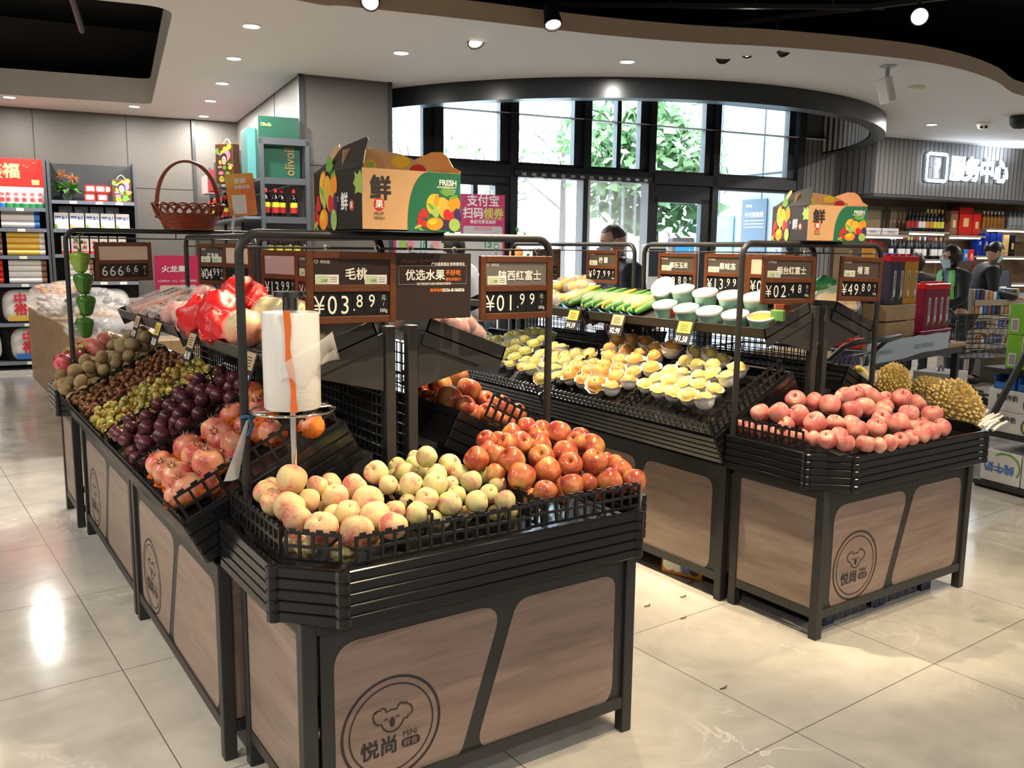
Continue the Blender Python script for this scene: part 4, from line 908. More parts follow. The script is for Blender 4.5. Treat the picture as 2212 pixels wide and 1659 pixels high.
price_sign('price sign with a blank beige card and slipped digits behind the double pole', (1.215, 4.03, 1.415), YD, '', [('0', .30, .1, .7), ('2', .55, .42, .8), ('0', .72, .42, .8)], .30, .200, .1, 0, 'card_beige', 0, '')
price_sign('price sign with a pinkish blank card reading 13.99 above the bag roll', (1.215, 3.47, 1.384), YD, '', std('1', '3', '9', '9'), .265, .205, .22, 0, 'card_pink', 0, '元\n/\n盒')
price_sign('price sign almost hidden behind the large peach sign', (1.215, 3.10, 1.384), YD, '苹果', std('0', '7', '9', '9'), .285, .205, .1, 0, 'card_taupe', 1)
price_sign('price sign reading 02.48 on the rack over the pink apples', (3.045, 2.446, 1.386), XD, '烟台红富士', std('0', '2', '4', '8'), .300, .200, -.10, -.01, 'card_taupe', 1, '元\n/\n500g', '2.48', namesize=.034)
price_sign('price sign reading 49.80 for durian at the right end of its rack', (3.538, 2.446, 1.384), XD, '榴 莲', std('4', '9', '8', '0'), .285, .198, -.06, -.03, 'card_taupe', 1, '元\n/\n500g', '49.8')
price_sign('price sign half hidden behind the 02.48 sign, its card blank and bright', (3.355, 2.80, 1.388), YD, '', std('0', '9', '9', '9'), .28, .205, 0, 0, 'card_beige', 0, '元\n/\n份')
price_sign('price sign reading 13.99 for fruit jelly over the white tubs', (3.355, 3.08, 1.388), YD, '果味冻', std('1', '3', '9', '9'), .285, .205, 0, 0, 'card_taupe', 1, '元\n/\n桶', '13.9')
price_sign('price sign for corn half covered by a mint tub', (3.355, 3.42, 1.388), YD, '都乐玉米', std('0', '2', '8', '0'), .285, .205, 0, 0, 'card_taupe', 1, '元\n/\n袋', '2.80', namesize=.034)
price_sign('price sign reading 07.99 for lemon before the bright door', (3.355, 4.04, 1.404), YD, '柠 檬', [('¥', .005, .12, 1.0), ('0', .17, .40, .8), ('7', .32, .08, 1.1), ('.', .50, .22, .7), ('9', .56, .34, .76), ('9', .72, .34, .76)], .285, .195, 0, 0, 'card_taupe', 1, '元\n/\n500g', '7.99')
price_sign('price sign cut by the front rack pole, only its right end showing', (3.355, 4.60, 1.408), YD, '石榴', std('0', '6', '9', '9'), .29, .195, 0, 0, 'card_taupe', 0)
# the wide dark notice board
M = frame3((1.311, 2.386, 1.386), XD, (0, 0, 1)); w, h = .272, .200
t = thing('notice_board', 'dark notice board with white and orange writing between two price signs', 'sign', (1.311, 2.386, 1.386))
MB(M).rbox(-w/2, w/2, -h/2, h/2, -.004, .004, .001).build('board', 'card_brown', t)
l = MB(M); l.text('产地直采速运 新鲜看得见', .0105, T(-.006, .0635, .0045), bold=.012); l.text('优选水果', .034, T(-.094, .022, .0045), bold=.018); l.text('我们将及时为您办理调退货服务', .0085, T(-.056, .0045, .0045), bold=.01)
l.text('0536-8186826', .0135, T(.033, -.017, .0045), bold=.03)
fr_ = [(-.057, .007), (-.115, .007), (-.115, .062), (.118, .062), (.118, .007), (.062, .007)]; l.strip(fr_, .0006, T(0, 0, .0042)); l.build('lettering', 'letter_white', t)
l = MB(M); l.text('不好吃', .0185, T(.043, .034, .0045), bold=.02); l.text('请告诉我们！', .0105, T(.043, .017, .0045), bold=.012); l.text('服务热线:', .011, T(-.010, -.016, .0045), bold=.012)
l.strip([(-.105, .072), (-.098, .083), (-.093, .072), (-.085, .078), (-.078, .072), (-.07, .079), (-.062, .073), (-.055, .08)], .0009, T(0, 0, .0042)); l.strip([(-.045, .074), (-.035, .083), (-.04, .068), (-.025, .079), (-.015, .074), (-.008, .081), (.002, .076)], .0009, T(0, 0, .0042))
l.build('orange_lettering', 'letter_orange', t); hooks(t, M, w, h)

# ---- gift cartons on the racks
mat('carton_wood', (.62, .36, .17), .5, var=.12, vscale=6); mat('carton_black', (.022, .019, .016), .45); mat('carton_green', (.02, .155, .075), .4); mat('carton_orange', (.70, .26, .05), .5)
for nm, c in (('art_yellow', (.85, .52, .04)), ('art_orange', (.88, .30, .02)), ('art_red', (.55, .03, .03)), ('art_green', (.16, .36, .06)), ('art_purple', (.05, .03, .10)), ('art_lime', (.35, .52, .12)), ('art_white', (.85, .84, .8)), ('art_pine', (.70, .42, .06))): mat(nm, c, .45)
ARTM = ['art_yellow', 'art_orange', 'art_red', 'art_green', 'art_purple', 'art_lime', 'art_white', 'carton_green', 'logo_ink', 'art_pine']
def fruit_art(m, M, s):
    """printed fruit heap about s wide, lying on the xy plane of M, layered slightly"""
    lay = [0]
    def disc(x, y, rx, ry, k, rot=0, n=18):
        lay[0] += 1; z = .0006+lay[0]*.00004; m.k = k; c, q = math.cos(rot), math.sin(rot)
        m.add([(s*(x+c*rx*math.cos(2*PI*i/n)-q*ry*math.sin(2*PI*i/n)), s*(y+q*rx*math.cos(2*PI*i/n)+c*ry*math.sin(2*PI*i/n)), z) for i in range(n)], [tuple(range(n))], M)
    for k in range(9): a = .5+k*.27; disc(.70+.08*math.cos(a), .62+.13*math.sin(a), .022, .10, 3, a-PI/2)
    disc(.66, .40, .15, .23, 9, .5); disc(.42, .48, .15, .19, 0, -.2); disc(.47, .50, .05, .18, 1, -.2); disc(.86, .50, .13, .14, 1); disc(.84, .62, .10, .03, 3, .3)
    disc(.44, .36, .08, .13, 5, .5); disc(.36, .44, .09, .03, 3, -.7)
    for x, y in ((.16, .27), (.26, .27), (.21, .34), (.13, .18), (.22, .12), (.28, .10), (.12, .08)): disc(x, y, .06, .06, 2)
    disc(.09, .06, .08, .028, 5, .4); disc(.14, .02, .07, .025, 3, -.3)
    disc(.72, .28, .09, .12, 2, .3); disc(.82, .24, .08, .13, 2, -.3); disc(.93, .28, .08, .14, 4, .2)
    for k in range(14): disc(.60+.038*(k % 5)+.01*(k//5), .05+.06*(k//5), .03, .03, 4)
    disc(.44, .12, .18, .12, 1, .12); disc(.40, .16, .10, .05, 0, .12); disc(.86, .11, .12, .12, 5)
    for k in range(6): disc(.80+.025*k, .10+.03*(k % 3), .010, .010, 3)
def gift_carton(label, origin, rz, sc):
    t = thing('gift_carton', label, 'gift box', origin, 'fruit gift cartons on the racks'); t.rotation_euler = (0, 0, rz); t.scale = (sc, sc, sc)
    W, D, H, e = .315, .36, .170, .003
    b = MB(); b.box(0, W, 0, D, 0, e); b.build('base_board', 'carton_black', t, shift=False)
    MB().box(0, W, 0, e, 0, H).build('front_panel', 'carton_wood', t, shift=False)
    MB().box(0, W, D-e, D, 0, H).build('back_panel', 'carton_wood', t, shift=False)
    MB().box(0, e, e, D-e, 0, H).build('side_panel', 'carton_black', t, shift=False); MB().box(W-e, W, e, D-e, 0, H).build('side_panel', 'carton_black', t, shift=False)
    F = frame3((0, 0, 0), (1, 0, 0), (0, 0, 1)); m = MB(F)
    arc_ = [(W, 0), (W, H-.001)]+[(W*(.665-.225*math.sin(PI/2*k/14)), (H-.001)*math.cos(PI/2*k/14)**.8) for k in range(15)]
    m.k = 7; m.add([(x, y, .0003) for x, y in arc_], [tuple(range(len(arc_)))])
    fruit_art(m, T(W*.50, .003, 0), W*.50)
    m.k = 8; m.text('鲜', .066, T(.022, .092, .0006), bold=.03, ys=1.05); m.text('FRUIT\nFRESH', .0125, T(.050, .042, .0006), 'CENTER', xs=.95)
    m.k = 2; m.add([(.050+.0165*math.cos(2*PI*k/24), .072+.019*math.sin(2*PI*k/24), .0006) for k in range(24)], [tuple(range(24))])
    m.k = 6; m.text('果', .025, T(.0375, .0635, .0009), bold=.02); m.text('FRESH', .0215, T(W-.014, .134, .0006), 'RIGHT', bold=.035); m.text('HIGH-GRADE FRUIT', .0075, T(W-.014, .1255, .0006), 'RIGHT', bold=.02)
    for k in range(3): m.box(W-.050+.004*k, W-.016-.003*k, .119-k*.0055, .1205-k*.0055, .0003, .0006)
    m.build('front_print', ARTM, t, shift=False)
    Sx = frame3((0, D, 0), (0, -1, 0), (0, 0, 1)); m = MB(Sx); fruit_art(m, T(.0, .003, 0) @ Matrix.Diagonal((.72, 1, 1, 1)), .26)
    m.k = 6; m.text('鲜', .052, T(D-.148, .062, .0006), bold=.025, ys=1.05); m.text('100%\nFRUIT', .0085, T(D-.185, .092, .0006), bold=.01)
    m.k = 2; m.add([(D-.072+.017*math.cos(2*PI*k/20), .070+.017*math.sin(2*PI*k/20), .0006) for k in range(20)], [tuple(range(20))])
    m.k = 6; m.text('果', .022, T(D-.083, .062, .0009), bold=.02)
    m.k = 5; lf = [(D-.03, .105), (D-.05, .10), (D-.045, .12), (D-.062, .13), (D-.047, .145), (D-.05, .162), (D-.030, .152), (D-.012, .165), (D-.002, .15), (D-.002, .10)]; m.add([(x, y, .0005) for x, y in lf], [tuple(range(len(lf)))])
    m.k = 8
    for x in (.10, .22): m.strip([(x+.012*math.cos(2*PI*k/16), .122+.012*math.sin(2*PI*k/16)) for k in range(16)], .0012, T(0, 0, .0002), True)
    m.build('side_print', ARTM, t, shift=False)
    def flap(name, o, xd, up, prof, m_in, m_out=None):
        mb = MB(frame3(o, xd, up)); mb.prism(prof, 0, .003); return mb.build(name, m_in, t, shift=False)
    # gable flap of the black side, with its tall handle; the orange flap opposite; the wooden rear flap
    gp = [(0, 0), (D, 0), (D, .012), (D*.93, .055), (D*.90, .088), (D*.86, .098), (D*.50, .085), (D*.44, .082), (D*.30, .052), (D*.12, .018), (0, .004)]
    flap('black_flap', (.001, D, H), (0, -1, 0), (.42, 0, .9), gp, 'carton_black')
    h = MB(frame3((.003, D-.105, H), (0, -1, 0), (.42, 0, .9))); h.prism([(-.002, .0), (.028, .062), (.026, .082), (.012, .092), (-.004, .086), (-.010, .07)], .003, .006); h.build('handle_tab', 'carton_wood', t, shift=False)
    flap('orange_flap', (W-.001, D, H), (0, -1, 0), (.30, 0, .95), [(0, 0), (D, 0), (D, .006), (D*.86, .022), (D*.70, .062), (D*.58, .078), (D*.40, .084), (D*.14, .070), (0, .05)], 'carton_orange')
    fl = frame3((W*.02, D*.42, H), (1, 0, 0), (0, -.18, .98)); mb = MB(fl)
    bp = [(0, -.04), (W*.93, -.04), (W*.93, .02), (W*.80, .040), (W*.58, .060), (W*.30, .070), (W*.08, .068), (0, .058)]
    mb.prism(bp, -.003, 0); f2 = mb.build('wood_flap', 'carton_wood', t, shift=False)
    m = MB(fl)
    def d2(x, y, rx, ry, k, z): m.k = k; m.add([(x+rx*math.cos(2*PI*i/20), y+ry*math.sin(2*PI*i/20), z) for i in range(20)], [tuple(range(20))])
    d2(.05, .026, .016, .018, 0, .0006); d2(.05, .026, .010, .012, 5, .0009); d2(.085, .022, .020, .018, 0, .0010); d2(.085, .022, .013, .012, 5, .0013); d2(.185, .038, .032, .018, 0, .0006); d2(.245, .014, .028, .02, 2, .0008)
    m.k = 8; m.add([(.055, .002, .0016), (.10, .0, .0016), (.10, .010, .0016), (.075, .008, .0016), (.06, .014, .0016)], [(0, 1, 2, 3, 4)]); m.k = 6; m.add([(.10, .0, .0016), (.15, .0, .0016), (.145, .012, .0016), (.10, .010, .0016)], [(0, 1, 2, 3)])
    m.build('flap_print', ARTM, t, shift=False)
gift_carton('large fruit gift carton standing on the front rack', (1.045, 2.30, 1.549), 0, 1)
gift_carton('smaller looking fruit gift carton on the rack at right before the service wall', (3.105, 2.41, 1.549), math.radians(-22), .86)

# ---- bag roll on its chrome stand
rp = Vector((.832, 2.305, 0)); t = thing('bag_roll_stand', 'chrome stand with a ring for plastic bags behind the peaches', 'bag stand', (rp.x, rp.y, .70))
MB().lathe([(.055, .70), (.055, .706), (.012, .712)], 20, T(rp.x, rp.y, 0)).build('foot', 'chrome', t, 40)
MB().cyl((rp.x, rp.y, .70), (rp.x, rp.y, 1.378), .0085, 14).build('pole', 'chrome', t, 60)
rg = lambda r, z: [(rp.x+r*math.cos(2*PI*k/40), rp.y+r*math.sin(2*PI*k/40), z) for k in range(40)]
m = MB(); m.tube(rg(.112, 1.060), .0035, 8, True); m.tube([(rp.x-.112, rp.y, 1.060), (rp.x+.112, rp.y, 1.060)], .003, 6); m.build('ring', 'chrome', t, 60)
MB().lathe([(.020, 1.330), (.020, 1.366), (.043, 1.368), (.043, 1.382), (.001, 1.384)], 28, T(rp.x, rp.y, 0), True, False).build('top_knob', 'chrome', t, 40)
t = thing('bag_roll', 'white roll of thin plastic bags with an orange ribbon on the chrome stand', 'plastic bag roll', (rp.x, rp.y, 1.066))
def _film(n): n.bump(n.noise(n.coord('Object', (2, 2, 30)), 8, 4), .25, .003)
proc('bag_white', _film, color=(.80, .78, .74), rough=.35, sss=.0); mat('bag_film', (.9, .9, .88), .2, alpha=.42); mat('ribbon_orange', (.80, .16, .03), .5)
MB().lathe([(.019, 1.066), (.0735, 1.066), (.076, 1.070), (.0765, 1.20), (.076, 1.322), (.073, 1.327), (.019, 1.327)], 48, T(rp.x, rp.y, 0), False, False).build('roll', 'bag_white', t, 40)
va = math.atan2(-rp.y, -rp.x)
def cylp(a, z, r): return Vector((rp.x+r*math.cos(va+a), rp.y+r*math.sin(va+a), z))
m = MB(); k0 = [(-.14+.03*math.sin(i*.8)+(.22*(i/14)**1.5), 1.335-.27*i/14) for i in range(15)]
vs = []; 
for i, (a, z) in enumerate(k0): q = .10+.02*math.sin(i); vs += [cylp(a-q, z, .0785), cylp(a+q, z, .0785)]
m.add(vs, [(2*i, 2*i+1, 2*i+3, 2*i+2) for i in range(14)]); m.add([cylp(-.2, 1.3275, .077), cylp(0, 1.3275, .077), cylp(0, 1.3285, .02), cylp(-.2, 1.3285, .02)], [(0, 1, 2, 3)]); m.build('ribbon', 'ribbon_orange', t, 180)
m = MB(); vs = []; N = 10
for i in range(N+1):
    f = i/N; a = -.45+1.85*f; r = .0785+.035*max(0, f-.45)**1.3*2; vs += [cylp(a, 1.190+.085*f, r), cylp(a+.05, 1.145+.05*f+.02*math.sin(f*3), r+.006+.012*f), cylp(a+.25*(1-f), 1.175-.075*math.sin(min(1, f*1.25)*PI)*.8+.05*f, r+.004)]
m.add(vs, [(3*i+j, 3*i+j+1, 3*i+4+j, 3*i+3+j) for i in range(N) for j in (0, 1)]); m.build('loose_bag', 'bag_film', t, 180)
# knotted blue string and a torn bag on the rack pole
m = MB(); m.tube([(.733+.018*math.cos(2*PI*k/12), 2.395+.018*math.sin(2*PI*k/12), 1.035+.003*math.sin(k)) for k in range(12)], .005, 6, True); m.tube([(.735, 2.376, 1.035), (.740, 2.372, 1.015), (.728, 2.374, .985), (.734, 2.372, 1.0)], .006, 6)
m.tube([(.745, 2.385, 1.036), (.775, 2.36, 1.05), (.80, 2.33, 1.056)], .004, 6)
tag(m.build('blue_string', mat('string_blue', (.02, .10, .22), .7), None, 60), 'blue string knotted round the front rack pole beside the roll', 'string')
m = MB(); vs = []
for i in range(8): f = i/7; c = Vector((.728-.055*f, 2.372-.012*f, 1.03-.16*f)); wd = .004+.016*f; vs += [c+Vector((-wd, 0, 0)), c+Vector((0, -.006, 0)), c+Vector((wd, 0, .002))]
m.add(vs, [(3*i+j, 3*i+j+1, 3*i+4+j, 3*i+3+j) for i in range(7) for j in (0, 1)]); tag(m.build('torn_bag', 'bag_film', None, 180), 'torn strip of clear bag hanging from the knot on the front rack pole', 'plastic bag')

# ---- wicker basket, orange card, hanging peppers on the far left rack
bc = Vector((1.285, 5.12, 1.588)); t = thing('wicker_basket', 'red brown wicker basket with a tall hoop handle on the far left rack', 'basket', bc)
mat('wicker', (.22, .035, .012), .35, var=.3, vscale=40)
m = MB(T(bc))
def el(a, r, z): return (r*1.0*math.cos(a), r*.72*math.sin(a), z)
for j in range(8): m.tube([el(2*PI*k/40, .128+.004*j+.003*math.cos(k*PI+j*PI), .006+j*.0095) for k in range(40)], .0062, 6, True)
m.lathe([(.12, .0), (.12, .006)], 24, Matrix.Diagonal((1, .72, 1, 1))); m.build('body', 'wicker', t, 60)
m = MB(T(bc))
for k in range(22):
    a = 2*PI*k/22; 
    for o in (0, .016): m.tube([el(a+f*.75+o, .158+.030*math.sin(f*PI)+.012*f, .078+.062*math.sin(f*PI)) for f in [i/8 for i in range(9)]], .0042, 5)
m.tube([el(2*PI*k/40, .160, .080) for k in range(40)], .007, 6, True); m.build('looped_rim', 'wicker', t, 60)
m = MB(T(bc))
for o in (-.014, 0, .014):
    m.tube([(.168*math.cos(PI*k/24), o*(1+.6*abs(math.cos(PI*k/24))), .085+.285*math.sin(PI*k/24)**.8) for k in range(25)], .0065, 6)
for x in (-.168, .168): m.tube([(x+.011*math.cos(k*1.2), .022*math.sin(k*1.2), .06+k*.0035) for k in range(26)], .004, 5)
m.build('handle', 'wicker', t, 60)
def _card(n):
    v = n.coord('Object'); n.base(n.ramp(n.noise(v, 5, 2), [(.35, (.85, .50, .12)), (.55, (.85, .26, .08)), (.75, (.70, .10, .06))]))
proc('card_orange', _card, rough=.25)
p = Vector((1.52, 5.12, 1.585)); t = thing('card_holder', 'orange printed card held by a clear clamp on the far left rack', 'sign card', p)
MB().cyl(p+Vector((0, 0, .012)), p+Vector((.01, -.01, .09)), .009, 10).build('clear_stem', mat('clear_plastic', (.85, .85, .85), .1, alpha=.5), t, 60)
MB().tube([p+Vector((.0, .02*math.cos(2*PI*k/14), -.012+.02*math.sin(2*PI*k/14))) for k in range(14)], .006, 6, True).build('clamp', 'clear_plastic', t, 60)
Mc = frame3(p+Vector((.055, -.01, .205)), (.98, -.12, .10), (.32, -.1, 1)); MB(Mc).prism(rrect(-.078, .078, -.118, .118, .012), -.0015, .0015).build('card', 'card_orange', t)
m = MB(Mc); m.box(-.055, .022, -.105, .0, .0015, .002); m.text('新鲜', .032, T(-.03, .065, .002), bold=.03); m.text('水果优选', .022, T(-.035, .035, .002), bold=.03); m.build('card_print', 'art_white', t)
mat('pepper_green', (.06, .17, .025), .16); mat('leaf_green', (.09, .26, .04), .4); mat('pepper_light', (.22, .36, .04), .18)
t = thing('pepper_garland', 'string of four shiny green bell peppers hanging at the far left rack pole', 'ornament', (.725, 5.095, 1.56))
PEP = [(.719, 1.410), (.728, 1.300), (.735, 1.185), (.723, 1.070)]
for i, (x, z) in enumerate(PEP):
    m = MB(); m.lathe(spline_prof([(.002, -.95), (.3, -1.0), (.62, -.75), (.85, -.1), (1.0, .45), (.86, .85), (.45, .95), (.15, .75), (.002, .7)]), 24, T(x, 5.09, z) @ Matrix.Diagonal((.046, .046, .055, 1)))
    c = Vector((x, 5.09, z))
    for k, q in enumerate(m.v): d = q-c; a = math.atan2(d.y, d.x); f = 1+.07*math.cos(4*a+i); m.v[k] = Vector((c.x+d.x*f, c.y+d.y*f, q.z))
    pp = m.build('pepper', 'pepper_light' if i == 0 else 'pepper_green', t, 180)
    s_ = MB(); s_.tube([(x, 5.09, z+.038), (x-.004, 5.088, z+.068)], .006, 6)
    Rr = random.Random(i)
    for k in range(9 if i == 0 else 4):
        a = Rr.uniform(-2.4, 2.4)-PI/2; b = c+Vector((0, 0, .055+(.02*k if i == 0 else 0)*.5)); d = Vector((math.cos(a), math.sin(a), Rr.uniform(.1, 1.0))).normalized(); e = d.cross(Vector((0, 0, 1))).normalized()*.013; L = Rr.uniform(.035, .055)
        s_.add([b, b+d*L*.5+e, b+d*L, b+d*L*.5-e], [(0, 1, 2, 3)])
    s_.build('leaf_stem', 'leaf_green', pp, 60)
m = MB(); m.cyl((.722, 5.10, 1.02), (.715, 5.10, 1.535), .0015, 5); m.build('string', 'steel', t)

# ---- price holders clipped to the upper tray rims
mat('label_yellow', (.70, .52, .08), .45); mat('label_tan', (.50, .36, .20), .5)
def price_holder(label, Xc, s, y, txt, col='label_yellow'):
    o = Vector((Xc+s*.383, y, 1.178)); M = frame3(o, (0, s, 0) if s > 0 else (0, -1, 0), (s*-.32, 0, .95)) ; w = .105
    t = thing('price_holder', label, 'price tag', o, 'black price holders on the upper trays')
    m = MB(M); m.box(-w/2, w/2, -.115, 0, .0, .003); m.box(-w/2, w/2, -.003, .003, -.06, .003); m.build('holder', 'black_paint', t)
    MB(M).box(-w/2+.006, w/2-.012, -.062, -.006, .003, .004).build('paper_label', col, t)
    m = MB(M); m.k = 0
    m.text(txt, .040, T(-w/2+.012, -.105, .0034), bold=.02, xs=.85); m.k = 1
    for k in range(4): m.box(-w/2+.020, w/2-.03-.006*(k % 2), -.052+k*.009, -.049+k*.009, .004, .0043)
    m.build('lettering', ['letter_white', 'ink'], t)
for y, tx, c, lb in ((3.83, '¥4.59', 'label_yellow', 'price holder reading 4.59 below the corn bags'), (3.46, '¥2.99', 'label_tan', 'price holder reading 2.99 where corn bags meet the white tubs'), (2.98, '¥1.58', 'label_yellow', 'price holder reading 1.58 below the white tubs')): price_holder(lb, XR, -1, y, tx, c)
for y, tx, c, lb in ((2.72, '¥5.90', 'label_tan', 'price holder below the orange net bag behind the front pole'), (3.42, '¥6.90', 'label_tan', 'price holder below the red gift bags'), (3.98, '¥5.80', 'label_yellow', 'price holder below the apples wrapped in yellow foam'), (4.40, '¥7.90', 'label_tan', 'price holder below the packs of dark plums')): price_holder(lb, XL, -1, y, tx, c)

# ---- packed goods on the upper trays
mat('film_clear', (.95, .95, .95), .04, alpha=.22, spec=1.0); mat('tomato_red', (.62, .075, .02), .2); mat('bag_red', (.62, .012, .015), .38); mat('bag_red_trim', (.85, .30, .26), .4); mat('tub_mint', (.30, .56, .46), .35); mat('tub_lid', (.86, .85, .82), .3); mat('corn_leaf', (.13, .34, .08), .4); mat('corn_yellow', (.80, .56, .08), .35); mat('wrap_blue', (.10, .32, .48), .25); mat('lemon', (.82, .60, .10), .35); mat('husk_orange', (.80, .35, .08), .45)
UL1, UL2 = upper_frame(XL, -1, 2.46, 3.66), upper_frame(XL, -1, 3.71, 4.93); UR1, UR2 = upper_frame(XR, -1, 2.52, 3.72), upper_frame(XR, -1, 3.77, 4.98); UX = upper_frame(XL, 1, 2.46, 3.66)
def meet(x, y, M, h):                                  # where a line of sight meets the plane h over a sloping tray
    d = ray(x, y); n = M.col[2].xyz; o = M.col[3].xyz+n*h; return CAM0+d*((o-CAM0).dot(n)/d.dot(n))
RB = random.Random(21)
def film_blob(t, c, r, name='film', m='film_clear', seed=0):
    mb = MB(); mb.ell((0, 0, 0), 1, 18, 12)
    for i, p in enumerate(mb.v): k = 1+.12*noise.noise(p*2.2+Vector((seed, 0, 0)))+.05*noise.noise(p*7); mb.v[i] = Vector(c)+Vector((p.x*r[0]*k, p.y*r[1]*k, p.z*r[2]*k))
    return mb.build(name, m, t, 180)
# tomatoes in clear boxes
for i, (a, b, lb) in enumerate(((.10, .98, 'clear box of cherry tomatoes at the far end of the left upper tray'), (.10, .82, 'second clear box of cherry tomatoes from the far end, on the low side'), (.22, .96, 'far clear box of cherry tomatoes on the high side of the tray'), (.22, .80, 'clear box of cherry tomatoes on the high side nearer the plums'), (.13, 1.13, 'last clear box of cherry tomatoes before the tray end'))):
    M = UL2 @ T(a, b, .004); t = thing('tomato_box', lb, 'tomato box', M @ Vector((0, 0, 0)), 'clear boxes of cherry tomatoes')
    m = MB(M)
    for j in range(15): m.ell((RB.uniform(-.07, .07), RB.uniform(-.045, .045), RB.uniform(.018, .035)), (.021, .017, .016), 10, 6)
    m.build('tomato', 'tomato_red', t, 180)
    m = MB(M); m.prism(rrect(-.095, .095, -.065, .065, .012), 0, .002); m.add([(-.095, -.065, .002), (.095, -.065, .002), (.095, .065, .002), (-.095, .065, .002), (-.085, -.056, .058), (.085, -.056, .058), (.085, .056, .058), (-.085, .056, .058)], [(0, 1, 5, 4), (1, 2, 6, 5), (2, 3, 7, 6), (3, 0, 4, 7), (4, 5, 6, 7)])
    for k in range(9): m.box(-.08+.02*k, -.073+.02*k, -.054, .054, .058, .061)
    m.build('clear_lid', 'film_clear', t)
# dark plums in clear trays
for i, (a, b, lb) in enumerate(((.09, .62, 'clear wrapped tray of dark plums on the low side of the upper tray'), (.22, .60, 'clear wrapped tray of dark plums on the high side of the upper tray'), (.09, .46, 'wrapped dark plums nearest the apples in yellow foam'), (.24, .44, 'wrapped dark plums at the high side nearest the red bags'))):
    M = UL2 @ T(a, b, .004); t = thing('plum_pack', lb, 'plum pack', M @ Vector((0, 0, 0)), 'wrapped trays of dark plums')
    for j in range(12): MB(M).ell((-.055+.037*(j % 4), -.05+.05*(j//4), .028+RB.uniform(0, .008)), (.026, .026, .025), 12, 8).build('plum', 'plum_skin', t, 180)
    film_blob(t, M @ Vector((0, 0, .026)), (.095, .085, .036), seed=i)
# apples in yellow foam under clear film
for i, (a, b, hh, lb) in enumerate(((.07, .24, .05, 'large wrapped apple in yellow foam at the low edge of the tray'), (.09, .12, .05, 'wrapped apple in yellow foam beside the red bags'), (.20, .22, .07, 'wrapped apple lying behind two apples in yellow foam'))):
    c = UL2 @ Vector((a, b, hh)); t = thing('wrapped_apple', lb, 'apple', c, 'wrapped apples in yellow foam')
    mb = MB(T(c) @ Matrix.Rotation(-.5, 4, 'Y') @ Matrix.Diagonal((.058, .058, .058, 1))); mb.lathe(spline_prof(AP_P), 20); mb.build('apple', 'pink_apple_skin', t, 180)
    mb = MB(T(c) @ Matrix.Rotation(-.9, 4, 'Y') @ Matrix.Diagonal((.06, .06, .06, 1))); pr = [(1.03*math.sqrt(max(.03, 1-z*z)), z) for z in [-.98+.12*k for k in range(8)]]; mb.lathe(pr, 36, None, True, False)
    cc = Vector(c)
    for k, p in enumerate(mb.v): d = p-cc; mb.v[k] = cc+d*(1+.05*math.cos(k*PI))
    mb.build('foam_net', 'foam_yellow', t, 180); film_blob(t, c, (.066, .066, .064), seed=30+i)
# red gift bags, crumpled, with pale printed squares and trim
def red_bag(c, r, seed, label, rz):
    t = thing('red_bag', label, 'gift bag', c, 'crumpled red bags of fruit'); Rn = random.Random(seed); c = Vector(c)
    mb = MB(); mb.ell((0, 0, 0), 1, 28, 18)
    for i, p in enumerate(mb.v):
        n1 = noise.noise(p*1.6+Vector((seed*3.1, 0, 0))); n2 = abs(noise.noise(p*3.4+Vector((0, seed*2.3, 0)))); k = 1+.22*n1+.30*n2; z = p.z*(1.1 if p.z > 0 else .8)
        mb.v[i] = c+Matrix.Rotation(rz, 3, 'Z') @ Vector((p.x*r[0]*k, p.y*r[1]*k, z*r[2]*k))
    mb.build('bag', 'bag_red', t, 50)
    m = MB()
    for j in range(2):
        a0 = Rn.uniform(0, 6); pts = []
        for k in range(12):
            a = a0+k*.22; e = .9-.12*k; d = Vector((math.cos(a)*math.cos(e), math.sin(a)*math.cos(e), math.sin(e))); pts.append(c+Vector((d.x*r[0], d.y*r[1], d.z*r[2]))*1.16)
        m.tube(pts, .0035, 5)
    m.build('trim_cord', 'bag_red_trim', t, 60)
    m = MB(); 
    for j in range(3):
        v = (CAM0-c).normalized(); u = v.orthogonal(); o = c+v*r[0]*1.22+Vector((Rn.uniform(-.02, .02), Rn.uniform(-.03, .03), Rn.uniform(-.02, .04))); m.cbox((0, 0, 0), (.014, .014, .001), frame3(o, (-v).cross(Vector((0, 0, 1))), (0, 0, 1)))
    m.build('printed_square', 'bag_red_trim', t)
red_bag(UL1 @ Vector((.06, 1.06, .06)), (.075, .08, .08), 1, 'crumpled red bag beside the apples in yellow foam', .3)
red_bag(UL1 @ Vector((.10, .90, .075)), (.085, .08, .085), 2, 'red bag with printed squares on the low side of the tray', .9)
red_bag(UL1 @ Vector((.22, .98, .085)), (.075, .09, .085), 3, 'red bag standing at the high side before the sign', 1.5)
red_bag(UL1 @ Vector((.05, .74, .05)), (.065, .08, .06), 4, 'red bag at the rim nearest the clear bag of netted fruit', 2.2)
